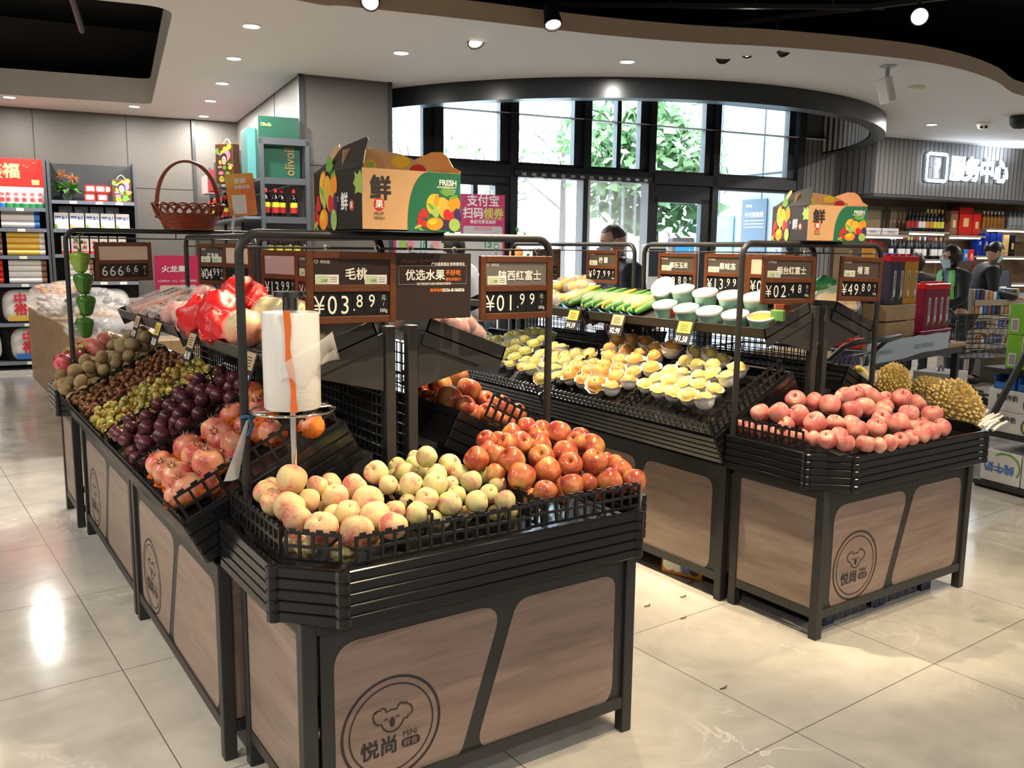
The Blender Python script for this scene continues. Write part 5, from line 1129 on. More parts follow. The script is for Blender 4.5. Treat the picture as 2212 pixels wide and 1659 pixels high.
# clear bags of fruit in orange nets
for i, (a, b, lb) in enumerate(((.08, .55, 'bright clear bag of fruit in an orange net beside the bag roll'), (.20, .60, 'clear bag of netted fruit at the high side beside the roll'), (.20, .40, 'clear bag of netted fruit just behind the roll'))):
    c = UL1 @ Vector((a, b, .06)); t = thing('netted_fruit_bag', lb, 'fruit bag', c, 'clear bags of fruit in orange nets'); sz = .062
    mb = MB(T(c) @ Matrix.Rotation(-.4, 4, 'Y') @ Matrix.Diagonal((sz, sz, sz*1.05, 1))); mb.lathe(spline_prof(PO_P), 20); mb.build('fruit', 'yellow_pear_skin', t, 180)
    mb = MB(T(c) @ Matrix.Diagonal((sz*1.04, sz*1.04, sz*1.04, 1))); mb.lathe([(math.sqrt(max(.02, 1-z*z)), z) for z in [-.95+.13*k for k in range(11)]], 40, None, True, False)
    cc = Vector(c)
    for k, p in enumerate(mb.v): d = p-cc; mb.v[k] = cc+d*(1+.05*math.cos(k*PI+(k//40)*PI))
    mb.build('orange_net', 'foam_orange', t, 180); film_blob(t, c, (sz*1.2, sz*1.2, sz*1.15), seed=60+i)
# yellow netted papaya behind the pole
for i, (x, y, X) in enumerate(((510, 618, 1.30), (600, 628, 1.33))):
    c = onx(x, y, X); mb = MB(); mb.ell((0, 0, 0), (.05, .10, .05), 24, 14, T(c)); cc = Vector(c)
    for k, p in enumerate(mb.v): d = p-cc; mb.v[k] = cc+d*(1+.04*math.cos(k*PI))
    tag(mb.build('melon', 'foam_yellow', None, 180), ('melon in a yellow foam net left of the double pole', 'melon in a yellow foam net right of the double pole')[i], 'melon', 'melons in yellow foam nets')
# red apples under clear film on the aisle side
for i, (x, y, lb) in enumerate(((872, 690, 'wrapped red apple under the notice board, leftmost of its row'), (902, 694, 'wrapped red apple second from left under the notice board'), (930, 698, 'wrapped red apple third from left under the notice board'), (955, 702, 'large wrapped red apple under the right end of the notice board'), (985, 713, 'wrapped red apple fifth from left on the aisle tray'), (1000, 708, 'wrapped red apple half hidden behind the rightmost one'), (1018, 726, 'rightmost wrapped red apple at the low end of the aisle tray'))):
    c = onx(x, y, 1.36+.035*i); t = thing('wrapped_apple', lb, 'apple', c, 'red apples wrapped in clear film')
    mb = MB(T(c) @ Matrix.Rotation(.5, 4, 'Y') @ Matrix.Diagonal((.046, .046, .046, 1))); mb.lathe(spline_prof(AP_P), 20); mb.build('apple', 'apple_wine', t, 180) if 'apple_wine' in MT else None
    if 'apple_wine' not in MT:
        fruit_mat('apple_wine', [(.4, (.55, .22, .14)), (.6, (.38, .05, .05)), (.8, (.25, .02, .03))], .25, (5, 5, .5)); mb.build('apple', 'apple_wine', t, 180)
    film_blob(t, c, (.052, .052, .050), seed=90+i)
# mint tubs with white lids
TUBL = ['mint tub tipped on its side at the top of the tub heap', 'white lidded tub in the back row beside the tipped one', 'white lidded tub in the middle of the back row', 'white lidded tub in the back row left of the rack pole', 'white lidded tub behind the rack pole in the back row', 'white lidded tub with a red label at the front left of the tubs', 'white lidded tub second from left in the front row', 'white lidded tub third from left in the front row', 'white lidded tub before the rack pole in the front row', 'open topped tub showing noodles at the front right']
TUBS = [(1432, 620, 1.25), (1474, 624, 0), (1523, 632, 0), (1577, 638, 0), (1632, 642, 0), (1436, 658, 0), (1482, 666, 0), (1532, 672, 0), (1588, 680, 0), (1645, 684, 0)]
for i, (x, y, tl) in enumerate(TUBS):
    c = meet(x, y, UR1, .055 if i > 4 else (.085 if i else .10)); t = thing('noodle_tub', TUBL[i], 'tub', c, 'mint tubs with white lids')
    d = (gn*.55+Vector((-.06, -.06, .75))).normalized() if not tl else Vector((-.50, -.15, .62)).normalized()
    M = frame3(c, d.orthogonal(), d.cross(d.orthogonal())); k = 1 if M.col[2].xyz.dot(d) > 0 else -1
    r = .066
    m = MB(M); m.lathe([(r*.78, -.072*k), (r*.96, -.004*k)], 28, None, True, False, 1.12, .92); m.build('tub', 'tub_mint', t, 40)
    m = MB(M)
    if i == 9: m.lathe([(r, -.006*k), (r*1.04, .002*k), (r*.98, .006*k), (r*.93, -.004*k)], 28, None, False, False, 1.12, .92)
    else: m.lathe([(r, -.008*k), (r*1.04, .0), (r*1.03, .006*k), (r*.94, .009*k), (r*.5, .011*k), (.001, .0115*k)], 28, None, False, False, 1.12, .92)
    m.build('lid', 'tub_lid', t, 40)
    if i == 9: MB(M).lathe([(r*.95, -.006*k), (r*.5, .004*k), (.001, .006*k)], 24, None, False, False, 1.12, .92).build('noodles', 'husk_orange', t, 60)
    if i in (5, 9):
        m = MB(M)
        for q in range(5): a0, a1 = 3.6+q*.16, 3.76+q*.16; m.add([(r*.90*1.12*math.cos(a0), r*.90*.92*math.sin(a0), -.05*k), (r*.90*1.12*math.cos(a1), r*.90*.92*math.sin(a1), -.05*k), (r*.99*1.12*math.cos(a1), r*.99*.92*math.sin(a1), -.015*k), (r*.99*1.12*math.cos(a0), r*.99*.92*math.sin(a0), -.015*k)], [(0, 1, 2, 3)])
        m.build('tub_label', 'art_red', t)
c = meet(1690, 668, UR1, .06); t = thing('noodle_packet', 'brown noodle packet with a green tub edge behind the rightmost tub', 'packet', c)
MB(T(c) @ Matrix.Rotation(.4, 4, 'Z')).rbox(-.04, .05, -.03, .03, -.04, .035, .012).build('packet', mat('packet_brown', (.20, .05, .025), .2), t); MB(T(c) @ Matrix.Rotation(.4, 4, 'Z')).rbox(-.075, -.045, -.03, .03, -.05, .0, .004).build('green_edge', 'corn_leaf', t)
# bags of corn cobs
CORN = ['bag of corn leftmost of the row, beside the lemon bags', 'second bag of corn with a yellow cob showing', 'third bag of corn with a dark green husk', 'fourth bag of corn in the middle of the row', 'fifth bag of corn with an orange tip', 'sixth bag of corn beside the white tubs', 'last bag of corn against the front left tub']
for i, (x, y) in enumerate(((1262, 642), (1295, 648), (1318, 650), (1340, 652), (1362, 655), (1385, 656), (1402, 658))):
    c = meet(x, y, UR2 if i < 1 else UR1, .03); t = thing('corn_bag', CORN[i], 'corn bag', c, 'bags of corn cobs')
    ax = (UPV.normalized()+Vector((0, -.25+.03*i, .02))).normalized(); M = frame3(c, ax, ax.cross(Vector((0, 1, 0))) if False else Vector((0, 1, 0)))
    for j, (off, mm) in enumerate((((0, -.018, .004), 'corn_leaf'), ((0, .018, .006), 'corn_yellow' if i % 2 else 'corn_leaf'), ((0, 0, .026), 'corn_yellow' if i % 3 == 0 else 'corn_leaf'))):
        m = MB(M @ T(*off)); m.add([], []); q = [(.001, -.11), (.016, -.10), (.021, -.03), (.019, .05), (.008, .11), (.001, .12)]; m.lathe(q, 10, Matrix.Rotation(PI/2, 4, 'Y'), False, False); m.build('corn_cob', mm, t, 60)
    m = MB(M); m.add([(-.125, -.035, -.012), (-.125, .035, -.012), (-.155, .045, .0), (-.155, -.045, .0), (-.145, 0, .022)], [(0, 1, 2, 3), (0, 3, 4), (1, 4, 2), (0, 4, 1)]); m.build('blue_bag_end', 'wrap_blue', t)
    film_blob(t, M @ Vector((0, 0, .012)), (.115, .045, .040), seed=120+i)
# bags of lemons and oranges
LEM = ['clear bag of lemons at the far low corner of the tray', 'clear bag of lemons on top at the far end', 'clear bag of lemons and oranges beside the front rack pole', 'clear bag of lemons at the low rim beside the front rack pole', 'clear bag of lemons in the middle under the lemon sign', 'clear bag of oranges under the right end of the lemon sign', 'clear bag of lemons just left of the first corn bag', 'clear bag of lemons at the back under the lemon sign']
for i, (x, y) in enumerate(((1190, 640), (1205, 620), (1222, 612), (1215, 648), (1240, 622), (1265, 618), (1240, 645), (1255, 608))):
    c = meet(x, y, UR2, .035+.01*(i % 3)); t = thing('lemon_bag', LEM[i], 'lemon bag', c, 'clear bags of lemons')
    for j in range(5): MB(T(c+Vector((RB.uniform(-.035, .035), RB.uniform(-.045, .045), RB.uniform(-.012, .02)))) @ rotz(j)).ell((0, 0, 0), (.030, .024, .024), 10, 7).build('lemon', 'lemon' if (i+j) % 4 else 'husk_orange', t, 180)
    film_blob(t, c, (.066, .075, .042), seed=140+i)
# fruit on the far end stand and kiwis beyond
mat('pitaya_scale', (.42, .40, .06), .45); fruit_mat('pitaya_skin', [(.4, (.60, .07, .13)), (.6, (.68, .12, .16)), (.8, (.50, .30, .12))], .4)
PIT = ['dragon fruit lowest at the rim beside the rack pole foot', 'dragon fruit in the front of the far heap', 'dragon fruit behind the rack pole', 'large bright dragon fruit at the top of the heap', 'dragon fruit beside the kiwis', 'dragon fruit at the back of the far heap', 'dark dragon fruit in the middle of the heap']
for i, (x, y, Y) in enumerate(((137, 783, 5.05), (160, 764, 5.12), (182, 752, 5.2), (228, 736, 5.12), (205, 750, 5.1), (252, 740, 5.12), (168, 775, 5.08))):
    c = ony(x, y, Y+.12); t = thing('dragon_fruit', PIT[i], 'dragon fruit', c, 'dragon fruits at the far end'); sz = .058
    M = T(c) @ Matrix.Rotation(i*.9, 4, 'Z') @ Matrix.Rotation(1.2, 4, 'X'); MB(M).ell((0, 0, 0), (sz*.85, sz*.85, sz*1.1), 18, 12).build('body', 'pitaya_skin', t, 180)
    for k in range(16):
        z = -1+2*(k+.5)/16; a = k*2.4; r = math.sqrt(1-z*z); d = Vector((r*math.cos(a), r*math.sin(a), z)); b = Vector((d.x*sz*.85, d.y*sz*.85, d.z*sz*1.1)); e = d.cross(Vector((0, 0, 1))).normalized()*.013; tp = b*1.12+Vector((0, 0, .032))
        MB(M).add([b-e, b+e, tp], [(0, 1, 2)]).build('scale_tip', 'pitaya_scale', t)
# ================================================================ wall shelves at the back left
mat('shelf_steel', (.20, .23, .29), .35, .4); mat('tag_white', (.70, .74, .66), .5); mat('pack_white', (.72, .70, .68), .45); mat('char_red', (.60, .03, .04), .5); mat('base_blue', (.04, .18, .55), .45); mat('base_green', (.03, .25, .08), .45); mat('gift_red', (.62, .025, .02), .35); mat('gold', (.78, .52, .20), .4); mat('pack_brown', (.28, .13, .08), .45); mat('pack_yellow', (.72, .46, .08), .45); mat('pack_blue', (.05, .10, .32), .4)
def wall_shelf(label, u0, u1, v0, v1, levels, top=2.50):
    t = thing('store_shelf', label, 'shelf', uv((u0+u1)/2, (v0+v1)/2))
    M = BM
    for u in (u0, u1-.03): MB(M).box(u, u+.03, v0-.01, v1, 0, top).build('upright', 'slate', t)
    MB(M).box(u0+.03, u1-.03, v1-.02, v1-.005, .05, top-.02).build('back_panel', mat('shelf_back', (.030, .032, .036), .5), t)
    for z in levels:
        b = MB(M); b.box(u0+.03, u1-.03, v0, v1-.02, z-.025, z); b.box(u0+.03, u1-.03, v0-.012, v0, z-.038, z+.004); s = b.build('shelf_board', 'shelf_steel', t)
        g = MB(M)
        for f in (.22, .58, .86): uu = u0+.05+(u1-u0-.18)*f; g.box(uu, uu+.08, v0-.016, v0-.012, z-.036, z-.002)
        g.build('shelf_tag', 'tag_white', s)
    return t
VF = 12.05
wall_shelf('tall slate shelf at the far left with the red gift box and flour sacks', -1.95, -.30, VF, VB-.01, (.10, .56, 1.03, 1.36, 1.68, 1.92))
wall_shelf('tall slate shelf second from left with a plant and white packets', -.29, .68, VF, VB-.01, (.10, .56, 1.05, 1.38, 1.68, 2.02))
def ub(mb, u, v, z, w, d, h, r=.004): mb.rbox(u-w/2, u+w/2, v, v+d, z, z+h, r)
# red gift box and canisters
t = thing('gift_box', 'large red gift box with golden characters on the top left shelf', 'gift box', uv(-.66, 12.2, 2.16))
m = MB(BM); m.box(-1.10, -.335, 12.22, 12.30, 2.17, 2.50); m.build('box', 'gift_red', t)
m = MB(frame3(uv(-1.10, 12.218, 2.17), WU, (0, 0, 1))); m.text('全\n家', .10, T(.24, .20, 0), bold=.02); m.text('福', .18, T(.345, .12, 0), bold=.03); m.box(.64, .72, .03, .09, 0, .001)
for k in range(16): a = random.Random(k); m.box(a.uniform(.03, .72), a.uniform(.03, .72)+.0, .26, .265, 0, .001) if False else m.cbox((a.uniform(.05, .70), a.uniform(.04, .30), .001), (.018, .006, .001))
m.build('gold_print', 'gold', t)
tag(MB(BM).box(-1.9, -.345, 12.20, 12.40, 2.10, 2.165).build('paper_carton', 'pack_yellow'), 'yellow topped cartons under the red gift box on the top left shelf', 'carton')
def canister(p, base, label):
    t = thing('noodle_canister', label, 'canister', p, 'white noodle canisters'); m = MB(T(p)); m.lathe([(.05, .05), (.05, .235), (.047, .24)], 16); m.build('body', 'pack_white', t, 40)
    MB(T(p)).lathe([(.0505, 0), (.0505, .05)], 16).build('base_band', base, t, 40)
    m = MB(frame3(Vector(p)-WN*.052, WU, (0, 0, 1))); m.text('中', .055, T(0, .135, 0), 'CENTER', bold=.03); m.text('裕', .055, T(0, .075, 0), 'CENTER', bold=.03); m.text('福', .018, T(0, .205, 0), 'CENTER'); m.build('lettering', 'char_red', t)
for i in range(9): canister(uv(-1.02+.083*i-(.02 if i > 3 else .0), 12.12+.012*(i % 2), 1.922), 'base_blue' if i < 4 else 'base_green', 'white noodle canister with %s base, %s of its colour on the top left shelf' % ('a blue' if i < 4 else 'a green', ['first', 'second', 'third', 'last', 'first', 'second', 'third', 'fourth', 'last'][i]))
def noodle_roll(p, L, r, m1, m2, name, label, group):
    t = thing(name, label, 'noodle pack', p, group); MB(T(p)).cyl((-L/2*WU.x, -L/2*WU.y, 0), (L/2*WU.x, L/2*WU.y, 0), r, 12).build('pack', m1, t, 40)
    MB(T(p)).cyl((L/2*.72*WU.x, L/2*.72*WU.y, 0), (L/2*WU.x, L/2*WU.y, 0), r*1.02, 12).build('band', m2, t, 40)
for (u, L, cols, lb) in ((-.99, .34, ('pack_white', 'base_green'), 'white rolled noodle pack with green end on the left shelf'), (-.60, .40, ('pack_white', 'base_blue'), 'white rolled noodle pack with blue end on the left shelf')):
    for k in range(3): noodle_roll(uv(u, 12.12+.05*(k == 2), 1.683+.045+.082*(k if k < 2 else 1.95)*.98), L, .042, cols[0], cols[1], 'noodle_pack', lb+', ' + ['bottom', 'middle', 'top'][k]+' of its pile', 'rolled noodle packs')
for (u, z, L, n, c1, c2, lb) in ((-1.02, 1.363, .42, 4, 'pack_white', 'pack_brown', 'brown ended noodle bundle'), (-.56, 1.363, .40, 4, 'pack_yellow', 'pack_white', 'yellow noodle bundle'), (-1.02, 1.033, .40, 4, 'pack_white', 'gift_red', 'red ended noodle bundle'), (-.56, 1.033, .40, 4, 'pack_white', 'pack_brown', 'pale noodle bundle')):
    for k in range(n): noodle_roll(uv(u, 12.12, z+.036+.071*k), L, .036, c1, c2, 'noodle_bundle', lb+(' at the left' if u < -.8 else ' at the right')+' of the shelf, '+['lowest', 'second', 'third', 'topmost'][k]+' in its pile', 'noodle bundles on the left shelf')
# flour sacks
mat('sack_white', (.74, .73, .71), .5)
def flour_sack(p, w, h, band, label, ch=True):
    t = thing('flour_sack', label, 'flour sack', p, 'white flour sacks'); mb = MB(); mb.ell((0, 0, 0), 1, 24, 16)
    for i, q in enumerate(mb.v):
        sx = abs(q.x)**.5*(1 if q.x > 0 else -1); sz = abs(q.z)**.55*(1 if q.z > 0 else -1); k = 1+.04*noise.noise(q*3+Vector(p))
        pin = 1-.22*max(0, q.z)**2; mb.v[i] = Vector(p)+WU*(sx*w/2*k*pin)+WN*(q.y*.085*k*(1.15-.5*max(0, q.z)))+Vector((0, 0, h/2+sz*h/2))
    mb.build('sack', 'sack_white', t, 180); F = frame3(Vector(p)-WN*.098, WU, (0, -.10, 1))
    if ch: m = MB(F); m.text('中', w*.36, T(0, h*.60, .0), 'CENTER', bold=.045); m.text('裕', w*.36, T(0, h*.28, -.004), 'CENTER', bold=.045); m.cbox((-w*.36, h*.88, -.02), (.022, .022, .002)); m.build('lettering', 'char_red', t)
    MB(F).box(-w*.36, w*.36, h*.06, h*.22, -.012, -.003).build('colour_band', band, t)
for i, (u, z, b, lb) in enumerate(((-.66, .563, 'pack_yellow', 'white flour sack with a yellow band on the second lowest shelf'), (-.14, .563, 'gift_red', 'white flour sack with a red band partly behind the oak counter'), (-1.10, .103, 'base_green', 'white flour sack cut by the left picture edge on the lowest shelf'), (-.60, .103, 'base_blue', 'white flour sack with a blue band on the lowest shelf'), (-.16, .103, 'base_blue', 'white flour sack with a blue band on the lowest shelf beside the oak counter'), (.34, .563, 'sack_white', 'plain white sack behind the bulk counter'), (-1.16, .563, 'pack_yellow', 'white flour sack at the left end of the second lowest shelf'))): flour_sack(uv(u, 12.17, z), .40, .40 if z > .5 else .40, b, lb, i != 5)
# plant, red packs, printed bag
t = thing('potted_plant', 'leafy plant with orange red flower heads in a dark vase on the shelf', 'plant', uv(-.09, 12.2, 2.023)); MB(T(uv(-.09, 12.2, 2.023))).lathe([(.05, 0), (.075, .06), (.06, .15), (.07, .16)], 16).build('vase', mat('vase', (.05, .07, .05), .3), t, 40)
Rp = random.Random(8); c = uv(-.09, 12.2, 2.17); m = MB(); f_ = MB()
for k in range(46):
    a = Rp.uniform(0, 6.28); d = Vector((math.cos(a), math.sin(a), Rp.uniform(-.35, 1.1))).normalized(); L = Rp.uniform(.10, .20); e = d.cross(Vector((0, 0, 1))).normalized()*.030; b = c+d*.03; m.add([b, b+d*L*.5+e, b+d*L+Vector((0, 0, -.03)), b+d*L*.5-e], [(0, 1, 2, 3)])
for hu, hz in ((-.05, .16), (.07, .12)):
    for k in range(26): d = Vector((Rp.gauss(0, 1), Rp.gauss(0, 1), Rp.gauss(0, 1))).normalized(); b = c+WU*hu+Vector((0, -.03, hz)); f_.cyl(b+d*.02, b+d*.075, .009, 5, .003)
m.build('leaf', 'leaf_green', t); f_.build('flower_head', mat('flower_rust', (.30, .10, .03), .6), t)
for i, (u, z) in enumerate(((.16, 2.023), (.30, 2.023), (.17, 2.125), (.28, 2.125), (.35, 2.125))):
    t = thing('red_pack', ['small red tray pack at the lower left of its pile on the shelf', 'small red tray pack at the lower right of its pile', 'small red tray pack at the upper left of the pile', 'small red tray pack at the upper middle of the pile', 'small red tray pack at the far right of the upper row'][i], 'pack', uv(u, 12.16+.03*(i > 3), z+.0), 'red tray packs beside the plant')
    F = frame3(uv(u, 12.15+.03*(i > 3), z+.05), WU, (0, 0, 1)); MB(F).prism(rrect(-.062, .062, -.046, .046, .02), -.06, 0).build('tray', 'gift_red', t); MB(F).prism(rrect(-.045, .045, -.028, .030, .012), 0, .002).build('label', 'pack_white', t)
def printed_bag(p, w, h, xd, out, label):
    t = thing('printed_bag', label, 'gift bag', p, 'printed paper bags with a face'); F = frame3(p, xd, (0, 0, 1)); MB(F).rbox(-w/2, w/2, 0, h, -.10, 0, .004).build('bag', mat('bag_print', (.10, .045, .02), .4), t); m = MB(F); Rr = random.Random(3)
    def dsc(x, y, rx, ry, k, z): m.k = k; m.add([(x+rx*math.cos(2*PI*i/14), y+ry*math.sin(2*PI*i/14), z) for i in range(14)], [tuple(range(14))])
    cols = [0, 1, 2, 3]
    for k in range(26): dsc(Rr.uniform(-w*.42, w*.42), Rr.uniform(h*.06, h*.94), Rr.uniform(.02, .035), Rr.uniform(.010, .03), (0, 3, 6, 3)[k % 4], .0006+.00003*k)
    dsc(.04, h*.70, .05, .05, 6, .0016); dsc(0, h*.62, .045, .06, 4, .0018); dsc(0, h*.58, .032, .045, 5, .002)
    for s in (-1, 1): dsc(s*.012, h*.60, .006, .003, 4, .0022)
    dsc(0, h*.545, .008, .004, 2, .0022); m.build('print', ['art_yellow', 'art_orange', 'art_red', 'art_green', 'logo_ink', mat('print_skin', (.68, .42, .34), .5), mat('print_pink', (.75, .22, .34), .5)], t)
    MB(F).tube([(-.05+.1*k/10, h+.05*math.sin(PI*k/10)-.0, -.05) for k in range(11)], .006, 6).build('handle', 'tub_lid', t, 60)
printed_bag(uv(.52, 12.12, 2.023), .22, .28, WU, -WN, 'patterned paper bag with a printed face on the shelf right of the red packs')
# 6:1 packets
for i in range(9):
    fr0 = i < 5; u = -.17+.17*i if fr0 else -.12+.175*(i-5); v = 12.08 if fr0 else 12.24; z = 1.683 if fr0 else 1.70
    t = thing('milk_powder_packet', ['first', 'second', 'third', 'fourth', 'last', 'first', 'second', 'third', 'last'][i]+' white 6:1 packet from the left, '+('front' if fr0 else 'dim back')+' row of its shelf', 'packet', uv(u, v, z), 'white packets marked 6:1')
    F = frame3(uv(u, v, z), WU, (0, .16, 1)); MB(F).rbox(-.077, .077, 0, .20 if fr0 else .27, -.05, 0, .006).build('packet', 'pack_white' if fr0 else mat('pack_white_shaded', (.26, .26, .27), .5), t)  # back row is white too; the shelf's shade is put into its darker colour
    m = MB(F); m.text('6:1', .058, T(.008, .12 if fr0 else .19, .001), bold=.035, xs=.9); m.box(-.066, .0, .125, .132, 0, .001); m.box(-.066, .0, .140, .158, 0, .001); m.build('lettering', 'pack_blue', t)
    m = MB(F); m.k = i % 2; m.add([(-.075, .005, .001), (-.03, .005, .001), (-.05, .055, .001), (-.072, .06, .001)], [(0, 1, 2, 3)]); m.k = 1; m.strip([(.045+.018*math.cos(k*PI/6), .035+.018*math.sin(k*PI/6)) for k in range(12)], .006, Matrix(), True); m.build('picture', ['art_green', 'husk_orange'], t)
# small noodle boxes below, mostly behind the signs
for i in range(7):
    z, u = 1.383, -.14+.105*i
    t = thing('noodle_box', ['first', 'second', 'third', 'fourth', 'fifth', 'sixth', 'last'][i]+' white noodle box with red characters, counted from the left, behind the far rack rod', 'box', uv(u, 12.1, z), 'white noodle boxes'); MB(BM).rbox(u-.045, u+.045, 12.1, 12.3, z, z+.22).build('box', 'pack_white', t)
    m = MB(frame3(uv(u, 12.098, z), WU, (0, 0, 1))); m.text('中', .05, T(0, .12, 0), 'CENTER', bold=.03); m.text('裕', .05, T(0, .065, 0), 'CENTER', bold=.03); m.box(-.045, .045, 0, .04, 0, .001); m.build('lettering', 'char_red', t)
for k in range(8): noodle_roll(uv(.0 if k < 4 else .42, 12.12, 1.053+.036+.071*(k % 4)), .30, .036, 'pack_white', 'pack_brown', 'noodle_bundle', 'pale noodle bundle behind the 666.66 sign, '+['lowest', 'second', 'third', 'topmost'][k % 4]+(' of the left pile' if k < 4 else ' of the right pile'), 'noodle bundles on the second shelf')

# ---- long shelf along the pillar with its open end
t = thing('store_shelf', 'long slate shelf beside the grey pillar, sauce bottles at its open end', 'shelf', uv(1.78, 10.3))
for u in (1.555, 1.975):
    for v in (8.55, 9.75, 10.95, 12.1): MB(BM).box(u, u+.035, v, v+.04, 0, 2.49).build('upright', 'slate', t)
MB(BM).box(1.555, 2.01, 8.55, 8.59, 2.44, 2.50).build('top_rail', 'slate', t)
for z in (.15, .55, .97, 1.38, 1.78, 2.14):
    MB(BM).box(1.40 if z < 2 else 1.56, 1.94, 8.58, 12.1, z-.025, z).build('shelf_board', 'shelf_steel', t)
    if z > 1: MB(BM).box(1.57, 1.99, 8.555, 8.585, z-.06, z).build('end_rail', 'slate', t)
MB(BM).box(1.955, 1.968, 8.6, 12.1, .1, 2.45).build('back_panel', 'shelf_back', t)
def sauce(p, label, s=1.0):
    t = thing('sauce_bottle', label, 'bottle', p, 'soy sauce bottles with red caps'); m = MB(T(p) @ Matrix.Diagonal((s, s, s, 1)))
    m.lathe([(.034, 0), (.036, .01), (.036, .15), (.028, .18), (.013, .215), (.013, .235)], 14); m.build('glass_body', mat('soy_glass', (.012, .008, .008), .1), t, 40)
    MB(T(p) @ Matrix.Diagonal((s, s, s, 1))).lathe([(.017, .228), (.017, .268), (.014, .272)], 12).build('cap', 'gift_red', t, 40)
    MB(T(p) @ Matrix.Diagonal((s, s, s, 1))).lathe([(.0368, .035), (.0368, .09)], 14, None, False, False).build('red_label', mat('label_wine', (.35, .02, .02), .4), t, 40); MB(T(p) @ Matrix.Diagonal((s, s, s, 1))).lathe([(.0368, .09), (.0368, .135)], 14, None, False, False).build('yellow_label', mat('label_lime', (.65, .62, .05), .4), t, 40)
for i, (u, v) in enumerate(((1.61, 8.62), (1.645, 8.75), (1.70, 8.63), (1.765, 8.66), (1.87, 8.63))): sauce(uv(u, v, 1.782), ['soy sauce bottle with a red cap leftmost in the open shelf end', 'soy sauce bottle standing behind the leftmost one', 'soy sauce bottle third from left in the shelf end', 'soy sauce bottle in the middle of the shelf end', 'soy sauce bottle standing alone at the right of the shelf end'][i], .98)
for i in range(4): sauce(uv(1.64+.085*i, 8.64, 1.382), 'red capped bottle on the shelf below the soy bottles, '+['leftmost', 'second', 'third', 'rightmost'][i], .95)
for i in range(9): sauce(uv(1.46+.012*(i % 2), 8.75+.33*i, 1.782), 'sauce bottle in the row running back along the pillar shelf, '+['nearest', 'second', 'third', 'fourth', 'fifth', 'sixth', 'seventh', 'eighth', 'last'][i], .95)
def shelf_box(u0, u1, v0, v1, z0, z1, m, label, prints=None, name='gift_box'):
    t = thing(name, label, 'box', uv((u0+u1)/2, (v0+v1)/2, z0), None); MB(BM).rbox(u0, u1, v0, v1, z0, z1, .004).build('box', m, t)
    if prints: prints(t, u0, u1, v0, v1, z0, z1)
    return t
def olive(t, u0, u1, v0, v1, z0, z1):
    m = MB(frame3(uv(u0, v0-.001, z0), WU, (0, 0, 1))); m.text('Olivoila', .045, T(.02, z1-z0-.09, .001), bold=.02, xs=.7); m.build('lettering', 'art_lime', t)
    m = MB(frame3(uv(u0+.30, v0-.002, z0+.02), (0, 0, 1), -WU)); m.text('olivoila', .13, T(.0, -.02, .001), bold=.01, xs=.85); m.build('gold_lettering', mat('gold_dim', (.22, .15, .05), .4), t)
shelf_box(1.56, 1.94, 8.62, 8.80, 2.142, 2.70, mat('box_green', (.012, .070, .045), .35), 'tall dark green olive oil box standing on top of the shelf end', olive)
shelf_box(1.50, 1.60, 8.90, 9.25, 2.142, 2.62, mat('box_teal', (.09, .30, .30), .4), 'pale teal box behind the green olive oil box')
printed_bag(uv(1.40, 9.7, 2.142), .24, .40, (WU*.6-WN*.8), -WU, 'patterned paper bag with a printed face on the pillar shelf')
for i, (v, h, m, lb) in enumerate(((9.95, .26, 'pack_white', 'white gift box after the patterned bag on the pillar shelf'), (10.5, .30, 'slate', 'dark grey gift box in the middle of the pillar shelf'), (11.1, .25, 'label_wine', 'wine red gift box far along the pillar shelf'), (11.7, .22, mat('box_rose', (.55, .38, .38), .4), 'pale rose gift box at the far end of the pillar shelf'))): shelf_box(1.45, 1.60, v, v+.34, 2.142, 2.142+h, m, lb)
# ---- oak bulk counter with clear bins of bagged dried goods
t = thing('bulk_counter', 'long pale oak counter with clear bins beyond the left fruit row', 'counter', (1.6, 8.9, 0)); MB().rbox(1.04, 1.85, 6.9, 11.4, 0, .80, .006).build('body', 'pale_oak', t)
m = MB()
for y in (6.9, 8.0, 9.1, 10.2, 11.3): m.box(1.06, 1.83, y, y+.006, .80, 1.0)
m.box(1.06, 1.066, 6.9, 11.3, .80, .98); m.build('acrylic_bin', mat('acrylic', (.9, .92, .92), .05, alpha=.18), t)
mat('dried_dark', (.05, .035, .03), .5); mat('dried_gold', (.42, .26, .10), .5); mat('dried_purple', (.09, .03, .04), .45); mat('dried_orange', (.60, .26, .05), .5); mat('dried_pale', (.50, .42, .36), .5)
BAGS = [((112, 630), 10.2, 'dried_orange', 'bag of orange dried fruit at the far left of the bulk counter'), ((128, 668), 9.2, 'dried_pale', 'bag of pale mushrooms left of the pepper string'), ((120, 650), 9.8, 'dried_pale', 'bag of pale dried slices behind the mushrooms'), ((200, 640), 9.0, 'dried_dark', 'bag of black fungus at the back of the bulk counter'), ((225, 660), 8.2, 'dried_dark', 'bag of dark mushrooms in the middle of the bulk counter'), ((185, 660), 8.8, 'dried_dark', 'bag of black fungus beside the pepper string'), ((215, 690), 7.6, 'dried_gold', 'bag of golden dried fruit before the dark mushrooms'), ((250, 680), 7.8, 'dried_gold', 'bag of golden dried fruit at the right of the bulk counter'), ((205, 710), 7.1, 'dried_purple', 'bag of purple raisins at the near left of the bulk counter'), ((260, 708), 7.1, 'dried_purple', 'bag of red dates at the near right of the bulk counter'), ((150, 622), 10.4, 'dried_orange', 'bag of orange dried fruit at the back beside the shelf')]
